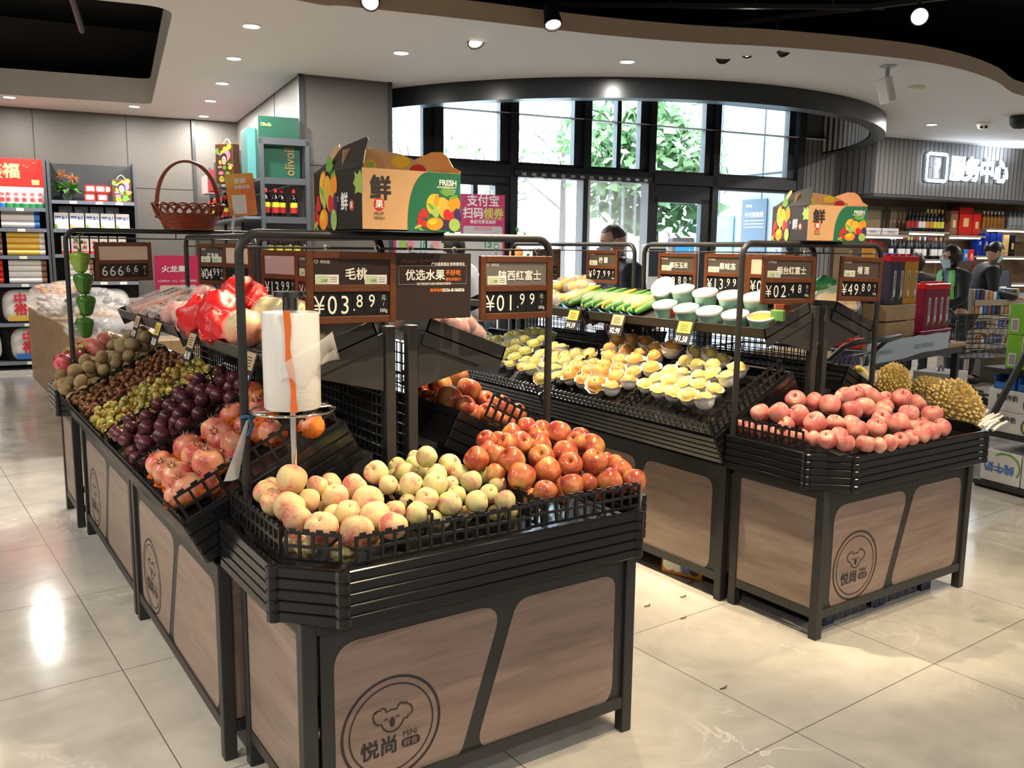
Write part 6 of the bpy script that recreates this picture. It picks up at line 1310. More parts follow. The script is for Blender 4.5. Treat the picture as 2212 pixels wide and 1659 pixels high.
for i, ((x, y), Y, mm, lb) in enumerate(BAGS):
    c = ony(x, y, Y); c.z = max(c.z, .86); t = thing('dried_food_bag', lb, 'food bag', c, 'clear bags of dried food on the bulk counter'); Rb = random.Random(i); m = MB()
    for k in range(26): m.ell(c+Vector((Rb.uniform(-.15, .15), Rb.uniform(-.2, .2), Rb.uniform(-.05, .05))), (.035, .03, .022), 7, 5)
    m.build('contents', mm, t, 180)['kind'] = 'stuff'; film_blob(t, c, (.21, .27, .085), seed=200+i)
# pink fruit poster board standing on the far units
mat('poster_pink', (.52, .025, .10), .45); mat('poster_cream', (.62, .50, .40), .5)
p0 = onv(333, 552, 7.4); p1 = onv(452, 552, 7.4); zb = .98; t = thing('poster_board', 'pink poster board with white characters and a cream panel behind the far left sign', 'poster', (p0+p1)/2); F = frame3((p0.x, p0.y, zb), p1-p0, (0, 0, 1)); w = (p1-p0).length; h = p0.z-zb
MB(F).box(0, w, 0, h, -.01, 0).build('board', 'poster_pink', t); MB(F).prism(rrect(.03, w*.74, -.0+.02, h*.48, .015), 0, .001).build('cream_panel', 'poster_cream', t)
m = MB(F); m.text('火龙果', .055, T(w*.12, h*.72, .001), bold=.02, xs=1.1); m.text('火龙果特点：红心，火龙果肉质细腻', .018, T(w*.04, h*.54, .001)); 
for k in range(4): m.box(.05, w*.70, .05+.033*k, .054+.033*k, .0012, .002)
m.build('lettering', 'paper_white', t)
m = MB(F)
m.add([(w*.93+.10*math.cos(2*PI*i/20), h*.30+.085*math.sin(2*PI*i/20), .0015) for i in range(20)], [tuple(range(20))]); m.build('fruit_picture', mat('pic_brown', (.22, .10, .06), .4), t)
tag(MB(frame3((p0.x, p0.y, 0), p1-p0, (0, 0, 1))).rbox(0, w, 0, zb, -.28, -.02).build('display_plinth', 'slate'), 'slate plinth under the pink poster board', 'plinth')

# ================================================================ entrance: strip curtain, posters, kiosk
mat('strip_film', (.95, .97, 1), .25, trans=.0, alpha=.55)
def _strip(n):
    n.b.inputs['Alpha'].default_value = .62
proc('strip_film2', _strip, color=(.92, .95, 1), rough=.3)
ua, ubb = mull[1]+.05, mull[3]-.05
t = thing('strip_curtain', 'clear plastic strip curtain hanging in the bright doorway', 'curtain', uv((ua+ubb)/2, VW, 2.4))
n_ = 10; sw = (ubb-ua)/n_
for i in range(n_):
    m = MB(BM); K = 6; u0 = ua+i*sw-.02; pts = [(u0+(sw+.04)*k/K, VW-.03-.012*math.sin(PI*k/K)-.012*(i % 2)) for k in range(K+1)]
    m.add([(a, b, .04) for a, b in pts]+[(a, b, 2.40) for a, b in pts], [(k, k+1, K+2+k, K+1+k) for k in range(K)]); m.build('strip', 'strip_film2', t, 180)
MB(BM).box(ua-.05, ubb+.03, VW-.075, VW-.035, 2.385, 2.45).build('top_rail', 'grey_metal', t)
for i in range(14): u = ua+(ubb-ua)*(i+.5)/14; MB(BM).box(u-.03, u+.03, VW-.082, VW-.07, 2.39, 2.425).build('clip', 'steel', t)
for k in range(2): MB(BM).cyl((ua+.15+1.0*k, VW-.10, 0.02), (ua+.15+1.0*k, VW-.10, .03), .02, 8)
def poster(label, pa, pb, v, cm, build, leg=True):
    a = onv(*pa, v); b = onv(*pb, v); w = toU(b)-toU(a); h = a.z-b.z; t = thing('poster', label, 'poster', uv(toU(a)+w/2, v, 0 if leg else b.z)); F = frame3(uv(toU(a), v, b.z), WU, (0, 0, 1))
    MB(F).box(0, w, 0, h, -.02, 0).build('board', cm, t); build(t, F, w, h)
    if leg:
        m = MB(F)
        for x in (.06, w-.08): m.box(x, x+.02, -b.z, 0, -.02, 0)
        m.box(.02, w-.02, -b.z, -b.z+.015, -.2, .18); m.build('stand', 'steel', t)
    return t
mat('poster_grey', (.52, .52, .55), .5); mat('poster_magenta', (.55, .05, .17), .4); mat('poster_lime', (.62, .62, .16), .5); mat('poster_green', (.06, .32, .14), .5); mat('poster_rose', (.72, .30, .34), .5)
def pa1(t, F, w, h):
    m = MB(F); m.text('支付宝', w*.25, T(w/2, h*.865, .001), 'CENTER', bold=.02); m.text('扫码', w*.235, T(w*.04, h*.71, .001), bold=.025); m.text('券后可享活动价', w*.085, T(w/2, h*.635, .001), 'CENTER', bold=.02); m.build('lettering', 'paper_white', t)
    m = MB(F); m.text('领券', w*.235, T(w*.50, h*.71, .001), bold=.025); m.box(w*.5, w*.96, h*.685, h*.69, 0, .001); m.build('lime_lettering', 'poster_lime', t)
    MB(F).prism(rrect(w*.05, w*.95, h*.03, h*.60, .03), 0, .001).build('white_panel', 'poster_grey', t)
    m = MB(F); m.text('满减优惠券', w*.085, T(w/2, h*.55, .002), 'CENTER', bold=.02); m.text('10.27-10.31', w*.06, T(w*.55, h*.50, .002)); m.build('rose_lettering', 'poster_rose', t)
    m = MB(F); m.text('15', w*.26, T(w*.50, h*.33, .002), bold=.03, xs=.8); m.text('元', w*.13, T(w*.74, h*.33, .002), bold=.02); m.build('green_lettering', 'poster_green', t)
def pa2(t, F, w, h):
    MB(F).prism(rrect(w*.05, w*.95, h*.05, h*.97, .03), 0, .001).build('white_panel', 'poster_grey', t)
    m = MB(F); m.text('10', w*.20, T(w*.48, h*.74, .002), bold=.03, xs=.8); m.text('元', w*.10, T(w*.68, h*.74, .002), bold=.02); m.build('green_lettering', 'poster_green', t)
    for k, (x, c) in enumerate(((.18, 'art_lime'), (.32, 'poster_rose'), (.80, 'poster_rose'))): MB(F).add([(w*x+.05*math.cos(i*PI/8), h*.82+.06*math.sin(i*PI/8), .002) for i in range(16)], [tuple(range(16))]).build('fruit_picture', c, t)
    m = MB(F); m.text('满减券', w*.12, T(w*.3, h*.55, .002), bold=.02); m.build('lettering', 'ink', t)
poster('tall pink payment poster with white and lime characters behind the fruit carton', (996, 418), (1089, 590), 9.3, 'poster_magenta', pa1)
poster('low pink poster reading 10 yuan behind the notice board', (850, 512), (962, 610), 9.2, 'poster_magenta', pa2)
# self service kiosk, small screen, plant with an orange
def kiosk(x, y0, y1, wpx, v, label, cm, scr):
    a = onv(x-wpx/2, y0, v); b = onv(x+wpx/2, y1, v); u0, u1 = toU(a), toU(b); t = thing('kiosk', label, 'kiosk', uv((u0+u1)/2, v)); MB(BM).rbox(u0, u1, v, v+.14, .75, a.z, .02).build('screen_case', cm, t); MB(BM).rbox(u0+.06, u1-.06, v+.02, v+.12, 0, .76, .01).build('pedestal', cm, t)
    MB(BM).box(u0+.03, u1-.03, v-.003, v+.0, a.z-.36, a.z-.05).build('screen', scr, t)
kiosk(1478, 513, 560, 46, 8.6, 'grey kiosk with a blue screen behind the corn sign', mat('kiosk_grey', (.35, .38, .42), .35), mat('screen_blue', (.02, .2, .6), .3, emit=(.05, .30, .85), es=.9))
kiosk(1420, 527, 560, 44, 8.3, 'white round topped kiosk left of the corn sign', 'white_plastic', mat('screen_dark', (.05, .06, .08), .2))
c = onv(1132, 560, 8.2); t = thing('potted_plant', 'small climbing plant with an orange before the bright door', 'plant', uv(toU(c), 8.2, 1.25)); MB(T(uv(toU(c), 8.2, 0))).lathe([(.16, 0), (.16, 1.25)], 16).build('pedestal', 'slate', t, 40)
m = MB(); Rp = random.Random(9); cc = uv(toU(c), 8.2, 1.26)
for k in range(40): b = cc+Vector((Rp.uniform(-.08, .10), Rp.uniform(-.06, .06), Rp.uniform(0, .42))); d = Vector((Rp.gauss(0, 1), Rp.gauss(0, 1), Rp.gauss(0, .6))).normalized(); e = d.cross(Vector((0, 0, 1))).normalized()*.022; m.add([b, b+d*.03+e, b+d*.07, b+d*.03-e], [(0, 1, 2, 3)])
m.build('leaf', 'leaf_green', t); tag(MB().ell(onv(1115, 548, 8.15), .075, 16, 10).build('orange', 'husk_orange', None, 180), 'large orange ornament beside the climbing plant before the bright door', 'orange')
# outdoors seen through the glass: signs on the grey wing, a hose, trees
def wing_sign(label, pa, pb, cm, prints=None):
    def hit(x, y): d = ray(x, y); n = WM.col[2].xyz; return CAM0+d*((WM.col[3].xyz-n*.03-CAM0).dot(n)/d.dot(n))
    a, b = hit(*pa), hit(*pb); xd = Vector((b.x-a.x, b.y-a.y, 0)); w = xd.length; h = a.z-b.z; t = thing('wall_sign', label, 'sign', (a.x, a.y, b.z)); F = frame3((a.x, a.y, b.z), xd, (0, 0, 1)); MB(F).box(0, w, 0, h, -.02, 0).build('board', cm, t)
    if prints: m = MB(F); prints(m, w, h); m.build('lettering', 'letter_white', t)
def ws1(m, w, h): m.text('今天我值班', w*.155, T(w*.5, h*.68, .002), 'CENTER', bold=.02); [m.box(w*.1, w*.9, h*(.6-.06*k), h*(.615-.06*k), .001, .002) for k in range(3)]; m.text('悦尚品', w*.09, T(w*.15, h*.86, .002))
wing_sign('dark panel on the grey outside wall headed in white characters', (1604, 432), (1651, 548), mat('sign_slate', (.05, .08, .12), .4), ws1)
def ws2(m, w, h): m.text('服务', w*.3, T(w*.1, h*.80, .002), bold=.02)
wing_sign('teal notice with white writing on the grey outside wall at left', (1549, 468), (1580, 560), mat('sign_teal', (.16, .50, .55), .4), ws2)
hc = (lambda d: CAM0+d*((WM.col[3].xyz-WM.col[2].xyz*.06-CAM0).dot(WM.col[2].xyz)/d.dot(WM.col[2].xyz)))(ray(1514, 280))
F = frame3(hc, WM.col[0].xyz, (0, 0, 1)); m = MB(F)
for k in range(3): m.tube([((.10+.012*k)*math.cos(2*PI*j/24), (.16+.015*k)*math.sin(2*PI*j/24), 0) for j in range(24)], .012, 6, True)
tag(m.build('hose_coil', 'kiosk_grey', None, 60), 'coil of grey hose hanging on the outside wall behind the upper glass', 'hose')
fruit_mat('leaf_out', [(.3, (.10, .22, .08)), (.6, (.18, .32, .12)), (.85, (.34, .45, .22))], .6); mat('bark', (.12, .10, .08), .8)
def tree(base, h, cr, nleaf, seed, label, trunk=True, cz=.0):
    t = thing('tree', label, 'tree', base, 'trees outside the windows'); Rt = random.Random(seed); m = MB(); c0 = Vector(base)+Vector((0, 0, h))
    m.tube([base, Vector(base)+Vector((.05, .03, h*.5)), c0], [.12, .09, .04], 8)
    for k in range(9): a = Rt.uniform(0, 6.28); s = Vector(base)+Vector((0, 0, h*Rt.uniform(.55, .95))); m.tube([s, s+Vector((math.cos(a)*cr*.5, math.sin(a)*cr*.5, cr*.35)), s+Vector((math.cos(a)*cr*.9, math.sin(a)*cr*.9, cr*Rt.uniform(.2, .7)))], [.035, .02, .008], 5)
    m.build('trunk', 'bark', t, 60); f = MB()
    for k in range(nleaf):
        d = Vector((Rt.gauss(0, 1), Rt.gauss(0, 1), Rt.gauss(0, .8))).normalized()*cr*Rt.uniform(.35, 1)**.6; p = c0+d; q = Vector((Rt.gauss(0, 1), Rt.gauss(0, 1), Rt.gauss(0, 1))).normalized(); e = q.orthogonal().normalized()*.10; s = Rt.uniform(.6, 1.2)
        f.add([p, p+q*.10*s+e*s, p+q*.26*s, p+q*.10*s-e*s], [(0, 1, 2, 3)])
    f.build('foliage', 'leaf_out', t)
def tb(x, v): d = ray(x, 400); p = CAM0+d*(v/d.dot(WN)); return (p.x, p.y, 0)
tree(tb(1345, 13.4), 3.6, 1.25, 900, 1, 'leafy tree close behind the upper panes over the doorway'); tree(tb(1415, 12.6), 2.8, 1.2, 1300, 2, 'dense green tree outside the glazed door'); tree(tb(1215, 22), 4.6, 1.5, 420, 3, 'pale tree far outside the middle upper pane'); tree(tb(1060, 24), 4.0, 1.6, 420, 4, 'pale tree far outside the second upper pane'); tree(tb(890, 26), 4.2, 1.8, 420, 5, 'pale tree far outside the leftmost upper pane'); tree(tb(1330, 30), 5.0, 2.0, 420, 6, 'pale tree in the distance behind the doorway')
# ================================================================ service centre at right
t = thing('lit_sign', 'glowing white service centre sign with an icon on the ribbed fascia', 'sign', uv(12.0, VS-.04, 2.75))
F = frame3(uv(11.09, VS-.05, 2.575), WU, (0, 0, 1)); m = MB(F); rr = rrect(0, .42, -.02, .36, .05)
m.strip(rr, .045, T(0, 0, .01), True); m.text('?', .36, T(.215, .04, .012), 'CENTER', bold=.05); m.text('服务中心', .36, T(.49, .045, .012), bold=.045, xs=.90); m.build('lettering', 'sign_glow', t)
b = MB(F); b.strip(rr, .05, T(0, 0, -.03), True); b.text('服务中心', .36, T(.495, .04, -.03), bold=.05, xs=.90); b.build('letter_backs', 'black_metal', t)
for x in (.1, .32, .7, 1.05, 1.4, 1.7): MB(F).cyl((x, .17, -.05), (x, .17, .005), .006, 6).build('spacer', 'steel', t)
lamp('AREA', 'sign_wash', uv(12.6, VS-.35, 2.97), 10, (.75, .87, 1), None, uv(12.6, VS-.30, 3.12), .6)
# back wall with framed wood panels, display shelves lit by strips
mat('wine_back', (.16, .10, .05), .5); mat('panel_wood', (.42, .31, .20), .5); mat('moulding', (.10, .10, .09), .5); mat('shelf_oak', (.36, .29, .21), .45)
struct('wall_shelving', ubox(UF, 17, VW-.02, VW+.05, 0, 2.30), 'wine_back')
for i, (a, b) in enumerate(((10.35, 11.10), (11.18, 12.35), (12.45, 13.6), (13.7, 14.9))):
    t = thing('wall_panel', 'pale wood wall panel in a dark moulding above the wine, '+['leftmost', 'second from left', 'third from left', 'rightmost'][i], 'panel', uv((a+b)/2, VW-.05, 1.9), 'framed wall panels'); MB(BM).box(a, b, VW-.04, VW-.022, 1.72, 2.22).build('wood', 'panel_wood', t); m = MB(BM)
    for k in (0, .035): m.box(a+k, b-k, VW-.055, VW-.04, 2.19-k, 2.205-k).box(a+k, a+k+.015, VW-.055, VW-.04, 1.75, 2.19-k).box(b-k-.015, b-k, VW-.055, VW-.04, 1.75, 2.19-k)
    m.build('moulding', 'moulding', t)
def led_shelf(label, u0, u1, z, d=.30):
    t = thing('display_shelf', label, 'shelf', uv((u0+u1)/2, VW-.05-d/2, z), 'lit wine shelves'); MB(BM).box(u0, u1, VW-.055-d, VW-.057, z-.03, z).build('board', 'shelf_oak', t); MB(BM).box(u0+.03, u1-.12, VW-.055-d, VW-.02-d, z-.05, z-.031).build('light_strip', 'led_strip', t)
    m = MB(BM); m.box(u0, u1, VW-.055-d, VW-.05-d, z+.05, z+.056)
    for k in range(4): q = u0+(u1-u0)*k/3; m.box(q-.003, q+.003, VW-.055-d, VW-.05-d, z, z+.05)
    m.build('gallery_rail', 'steel', t)
zs = lambda x, y: onv(x, y, VW-.35).z
LS = [('display shelf with pale boxes behind the small fruit carton', 10.42, 11.30, zs(1900, 507)), ('display shelf holding dark bottles under the lit sign', 11.32, 12.20, zs(1990, 500)), ('display shelf holding the red gift boxes', 12.22, 13.05, zs(2090, 509)), ('display shelf holding amber bottles at far right', 13.08, 14.3, zs(2170, 494)), ('lower display shelf crowded with wine bottles', 11.0, 12.35, zs(1980, 560)), ('lower display shelf holding tall blue boxes', 12.9, 14.3, zs(2160, 553)), ('lowest display shelf with small red boxes at right', 12.9, 14.3, zs(2160, 612)), ('low shelf behind the cashier at left', 10.42, 11.3, zs(1900, 570))]
for l in LS: led_shelf(*l)
V8 = VW-.24
def bottle(p, hh, glass, lab, cap, label, group, r=.038):
    t = thing('wine_bottle', label, 'bottle', p, group); MB(T(p)).lathe([(r, 0), (r, hh*.58), (r*.8, hh*.66), (r*.36, hh*.74), (r*.36, hh*.97), (r*.42, hh)], 10).build('glass_body', glass, t, 40); MB(T(p)).lathe([(r*1.02, hh*.16), (r*1.02, hh*.46)], 10, None, False, False).build('label', lab, t, 40); MB(T(p)).lathe([(r*.40, hh*.84), (r*.46, hh*1.01)], 8).build('cap', cap, t, 40)
mat('glass_black', (.012, .012, .016), .12); mat('glass_amber', (.34, .14, .03), .15); mat('glass_clear', (.5, .55, .58), .1, alpha=.6); mat('foil_red', (.35, .02, .05), .35); mat('foil_white', (.75, .75, .78), .35); mat('foil_gold', (.65, .5, .15), .3)
ORD = ['first', 'second', 'third', 'fourth', 'fifth', 'sixth', 'seventh', 'eighth', 'ninth', 'tenth', 'eleventh', 'twelfth', 'thirteenth', 'fourteenth']
z1, z2, z3, z4, z5, z6, z7, z8 = [l[3] for l in LS]
for i in range(10): bottle(uv(11.40+.083*i, V8, z2), .34, 'glass_black', ['label_wine', 'label_wine', 'label_wine', 'pack_white', 'pack_white', 'dried_orange', 'dried_orange', 'label_lime', 'label_lime', 'label_lime'][i], 'glass_black' if i < 5 else 'foil_gold', ORD[i]+' dark bottle from the left on the shelf under the lit sign', 'dark bottles under the lit sign')
for i in range(14): bottle(uv(11.08+.090*i, V8+.02*(i % 2), z5), .34, 'glass_black', ['pack_white', 'glass_black', 'pack_white', 'foil_white'][i % 4], ['foil_white', 'foil_white', 'foil_red', 'foil_red', 'foil_gold', 'foil_gold', 'foil_red'][i % 7], ORD[i]+' wine bottle from the left on the lower lit shelf', 'wine bottles on the lower shelf')
for i in range(6): bottle(uv(13.12+.09*i, V8, z4), .27, 'glass_amber', 'glass_amber', 'foil_white', ORD[i]+' amber spirit bottle from the left on the upper right shelf', 'amber bottles at the right', .036)
for i in range(4): bottle(uv(13.76+.11*i, V8, z4), .30, 'glass_clear', 'glass_clear', 'pack_blue', ORD[i]+' clear spirit bottle from the left at the far right', 'clear bottles at the right', .042)
def vbox(u, w, z, h, m, label, group=None, d=.12, v=None, pr=None):
    t = thing('gift_box', label, 'box', uv(u, V8, z), group); v = v if v is not None else V8-.05; MB(BM).rbox(u-w/2, u+w/2, v, v+d, z, z+h, .004).build('box', m, t)
    if pr: mm = MB(frame3(uv(u, v-.001, z), WU, (0, 0, 1))); mm.text(pr[0], pr[1], T(0, h*.5, .001), 'CENTER', bold=.02); mm.build('lettering', pr[2], t)
    else: MB(BM).box(u-w*.2, u+w*.2, v-.003, v, z+h*.32, z+h*.62).build('print', 'gold' if m != 'pack_white' else 'kiosk_grey', t)
vbox(12.37, .16, z3, .38, 'pack_brown', 'dark brown gift box with a pale oval left of the red boxes'); vbox(12.64, .30, z3, .44, 'gift_red', 'wide red gift box with gold print on the upper shelf', None, .16); vbox(12.90, .18, z3, .36, 'gift_red', 'narrower red gift box right of the wide one')
for i in range(4): vbox(13.02+.155*i, .12, z6, .36, mat('box_royal', (.01, .03, .26), .3), ORD[i]+' tall royal blue gift box from the left on the lower right shelf', 'royal blue gift boxes', .12, None, ('五', .06, 'foil_white'))
vbox(13.66, .13, z6, .34, 'gold', 'golden gift box right of the royal blue boxes'); vbox(13.82, .12, z6, .34, 'glass_black', 'black gift box at the end of the blue boxes')
for i in range(3): vbox(13.10+.17*i, .14, z7, .30, 'label_wine', ORD[i]+' red brown box from the left on the lowest right shelf', 'red brown boxes low at right')
for i in range(2): vbox(10.62+.37*i, .34, z1, .10, 'pack_white', ('long pale flat box at the left of the shelf behind the carton', 'long pale flat box right of its twin behind the carton')[i], None, .2)
for i in range(3): vbox(10.60+.25*i, .22, z8, .16, 'pack_blue', ORD[i]+' dark blue box from the left on the low shelf behind the rack', 'dark blue boxes')
for i in range(4): vbox(12.45+.13*i, .11, z5-.02, .18, ['pack_blue', 'glass_black', 'base_blue', 'gift_red'][i], 'small '+['dark blue', 'black', 'bright blue', 'red'][i]+' carton on the lower shelf by the cashier')
# checkout counter with screen and sweets rack
cq = onz(2150, 800, 0.0); t = thing('checkout_counter', 'checkout counter end with a tilted black screen behind the table', 'counter', uv(11.2, 7.0))
MB(BM).rbox(10.35, 12.5, 7.2, 7.8, 0, .95, .01).build('body', 'kiosk_grey', t); MB(BM).box(10.3, 12.55, 7.15, 7.85, .95, .99).build('top', 'slate', t)
sc = onv(2150, 610, 7.25); t = thing('pos_screen', 'black tilted till screen with a white note on the checkout counter', 'screen', sc); Fs = frame3(sc, (WU*.93-WN*.35), (.12, .18, 1)); MB(Fs).prism(rrect(-.21, .21, -.18, .18, .02), -.03, 0).build('case', 'black_paint', t); MB(Fs).box(-.18, .18, -.14, .15, 0, .002).build('display', 'screen_dark', t); MB(Fs).box(.06, .14, -.16, -.05, .002, .004).build('note', 'paper_white', t); MB().cyl(sc+WN*.03+Vector((0, 0, -.12)), uv(toU(sc), toV(sc)+.08, .99), .03, 10).build('foot', 'black_paint', t, 40)
pr0 = onv(2105, 640, 6.6); pr1 = onv(2200, 640, 6.6); u0, u1 = toU(pr0), toU(pr1); t = thing('sweets_rack', 'oak tiered rack of small packets before the checkout', 'rack', uv((u0+u1)/2, 6.7))
for u in (u0, u1): MB(BM).rbox(u-.02, u+.02, 6.6, 7.0, 0, 1.12, .01).build('side_panel', 'shelf_oak', t)
ZR_ = [onv(2150, y, 6.6).z for y in (648, 680, 711, 742)]
for z in ZR_: b = MB(BM); b.box(u0, u1, 6.6, 7.0, z-.02, z); b.box(u0, u1, 6.585, 6.6, z-.06, z+.005); b.build('shelf_board', 'shelf_oak', t)
MB(BM).box(u0, u1, 6.98, 7.0, 0, 1.1).build('back_panel', 'kiosk_grey', t)
Rk = random.Random(6); PC = ['pack_blue', 'dried_purple', 'kiosk_grey', 'dried_orange', 'pack_white', 'base_blue', 'pack_brown']
for j, z in enumerate(ZR_):
    for i in range(9): u = u0+.05+(u1-u0-.1)*(i+.5)/9; tag(MB(BM).rbox(u-.028, u+.028, 6.62, 6.68, z+.001, z+Rk.uniform(.09, .13), .004).build('sweet_packet', PC[(i+j*3) % 7]), 'small packet on the '+['top', 'second', 'third', 'lowest'][j]+' tier of the sweets rack, '+ORD[i]+' from the left', 'packet', 'packets on the sweets rack')
# ---- gift table with tall drink boxes
TA, TB = Vector((5.62, 3.87, 0)), Vector((7.545, 4.127, 0)); tx = (TB-TA).normalized(); ty = Vector((-tx.y, tx.x, 0)); TW = (TB-TA).length; Mt = frame3(TA, tx, ty)
t = thing('gift_table', 'oak topped dark table carrying tall drink boxes behind the durians', 'table', TA+tx*TW/2+ty*.35); MB(Mt).rbox(-.3, TW, 0, .75, .715, .75, .004).build('table_top', 'crate_wood', t)
for x in (-.25, TW*.42, TW-.09):
    for y in (.03, .66): MB(Mt).box(x, x+.05, y, y+.05, 0, .66).build('leg', 'frame_dark', t)
m = MB(Mt); m.box(-.28, TW-.02, .02, .06, .66, .715).box(-.28, TW-.02, .69, .73, .66, .715); m.build('frame', 'grey_metal', t); MB(Mt).box(-.25, TW-.05, .60, .62, .20, .66).build('back_board', 'wine_back', t)
mat('drink_purple', (.055, .040, .075), .4); mat('drink_orange', (.68, .30, .02), .4); mat('drink_magenta', (.26, .012, .05), .4); mat('cap_red', (.75, .015, .02), .35)
def drink_box(p, m, label, h=.335, w=.115):
    t = thing('drink_box', label, 'drink box', p, 'tall drink boxes with red handles'); F = Mt.copy(); F.col[3] = (p.x, p.y, p.z, 1); MB(F).rbox(0, w, 0, w, 0, h, .004).build('box', m, t)
    b = MB(F); b.rbox(-.002, w+.002, -.002, w+.002, h, h+.045, .006); b.box(w*.2, w*.8, w*.42, w*.58, h+.045, h+.062); b.build('red_handle', 'cap_red', t); Fp = F @ frame3((0, -.001, 0), (1, 0, 0), (0, 0, 1))
    MB(Fp).prism(rrect(w*.50, w*.86, h*.18, h*.80, w*.17), 0, .001).build('label', 'pack_white', t); q = MB(Fp); q.text('花\n果\n恋\n乳', .034, T(w*.68, h*.66, .0015), 'CENTER', bold=.01, xs=.8); q.build('lettering', 'ink', t)
    MB(Fp).add([(w*.45+.018*math.cos(i*PI/6), h*.16+.016*math.sin(i*PI/6), .0012) for i in range(12)], [tuple(range(12))]).build('fruit_picture', 'art_green', t)
def tpos(x, y, yy=.05): d = ray(x, y); n = ty; o = TA+ty*yy; return CAM0+d*((o-CAM0).dot(n)/d.dot(n))
CR = tpos(1912, 706, .12); CR.z = .89
for i in range(2):
    p = tpos(1914, 700, .10); F = Mt.copy(); z = .84+.135*i; F.col[3] = (p.x, p.y, z, 1); t = thing('wooden_crate', ('lower pale wooden crate on the gift table', 'upper pale wooden crate carrying the purple and orange boxes')[i], 'crate', (p.x, p.y, z)); b = MB(F); b.rbox(0, .50, 0, .36, 0, .125, .005); b.build('crate_body', 'crate_wood', t)
for i, (x, m) in enumerate(((1918, 'drink_purple'), (1945, 'drink_purple'), (1966, 'drink_orange'), (1985, 'drink_orange'))):
    p = tpos(1914, 700, .12)+tx*(.012+.122*i); p.z = 1.101; drink_box(p, m, ['leftmost purple drink box on the wooden crates', 'second purple drink box on the wooden crates', 'orange drink box in the middle of the crates', 'orange drink box at the right end of the crates'][i])
for i in range(4): p = tpos(1996, 695, .10)+tx*(.118*i); p.z = .875; drink_box(p, 'drink_magenta', ORD[i]+' magenta drink box from the left beside the wooden crates')
tag(MB(Mt).rbox(*(lambda a: (a, a+.60))((tpos(1990, 700, .06)-TA).dot(tx)), .06, .40, .7505, .8745, .004).build('carton', 'drink_magenta'), 'low magenta carton under the row of magenta drink boxes', 'carton')
tag(MB(Mt).rbox(*(lambda a: (a, a+.56))((tpos(1909, 700, .06)-TA).dot(tx)), .06, .46, .7505, .8395, .004).build('carton', 'crate_wood'), 'pale board under the wooden crates on the gift table', 'carton')
for i, (x, y, m, lb) in enumerate(((1812, 690, 'drink_purple', 'purple drink box standing at the left end of the gift table'), (1842, 690, 'drink_purple', 'purple drink box second from the left on the gift table'), (1874, 690, 'drink_purple', 'purple drink box beside the crates, behind the rack pole'))):
    p = tpos(x, y, .30); p.z = .752; drink_box(p, m, lb, .44, .15)
p = tpos(1888, 600, .34); p.z = 1.26; drink_box(Vector((p.x, p.y, 1.245)), 'drink_orange', 'orange drink box high behind the durian price sign', .30, .12)
p = tpos(1785, 730, .0)-ty*.10; p.z = .5; t = thing('drink_carton_stack', 'lower drink box with a red handle left of the gift table', 'drink box', p); F = Mt.copy(); F.col[3] = (p.x, p.y, 0, 1); MB(F).rbox(0, .16, -.1, .06, 0, .86, .005).build('box', 'drink_purple', t); MB(F).rbox(-.004, .164, -.104, .064, .86, .93, .012).build('red_handle', 'cap_red', t); MB(F).box(.10, .14, -.102, -.1, .3, .8).build('label', 'pack_white', t)
# paper runner reading GOOD MORNING
q0, q1 = tpos(1872, 700, -.004), tpos(2050, 694, -.004); xa, xb = (q0-TA).dot(tx), (q1-TA).dot(tx); Fp = Mt @ frame3((xa, -.006, .70), (1, 0, 0), (0, -.12, 1)); w = xb-xa; t = thing('paper_runner', 'pale blue paper runner printed GOOD MORNING hanging on the gift table edge', 'paper sheet', TA+tx*xa); m = MB(Fp); vs = []
for i in range(13): x = w*i/12; vs += [(x, -.03+.02*math.sin(i)*.3-(.09 if i == 0 else .0)*.6+.06*(i/12), .004*math.sin(i*1.3)), (x, .155+.006*math.sin(i*2.1)+.01*i/12, .004*math.sin(i*1.3+1))]
m.add(vs, [(2*i, 2*i+2, 2*i+3, 2*i+1) for i in range(12)]); m.build('sheet', mat('paper_blue', (.56, .66, .76), .6), t, 180); m = MB(Fp); m.text('GOOD MORNING', .052, T(w*.03, .048, .006), xs=.86); m.text('GOOD MORNING', .052, T(w*.54, .058, .006), xs=.86); m.build('lettering', mat('ink_grey', (.22, .25, .30), .6), t)
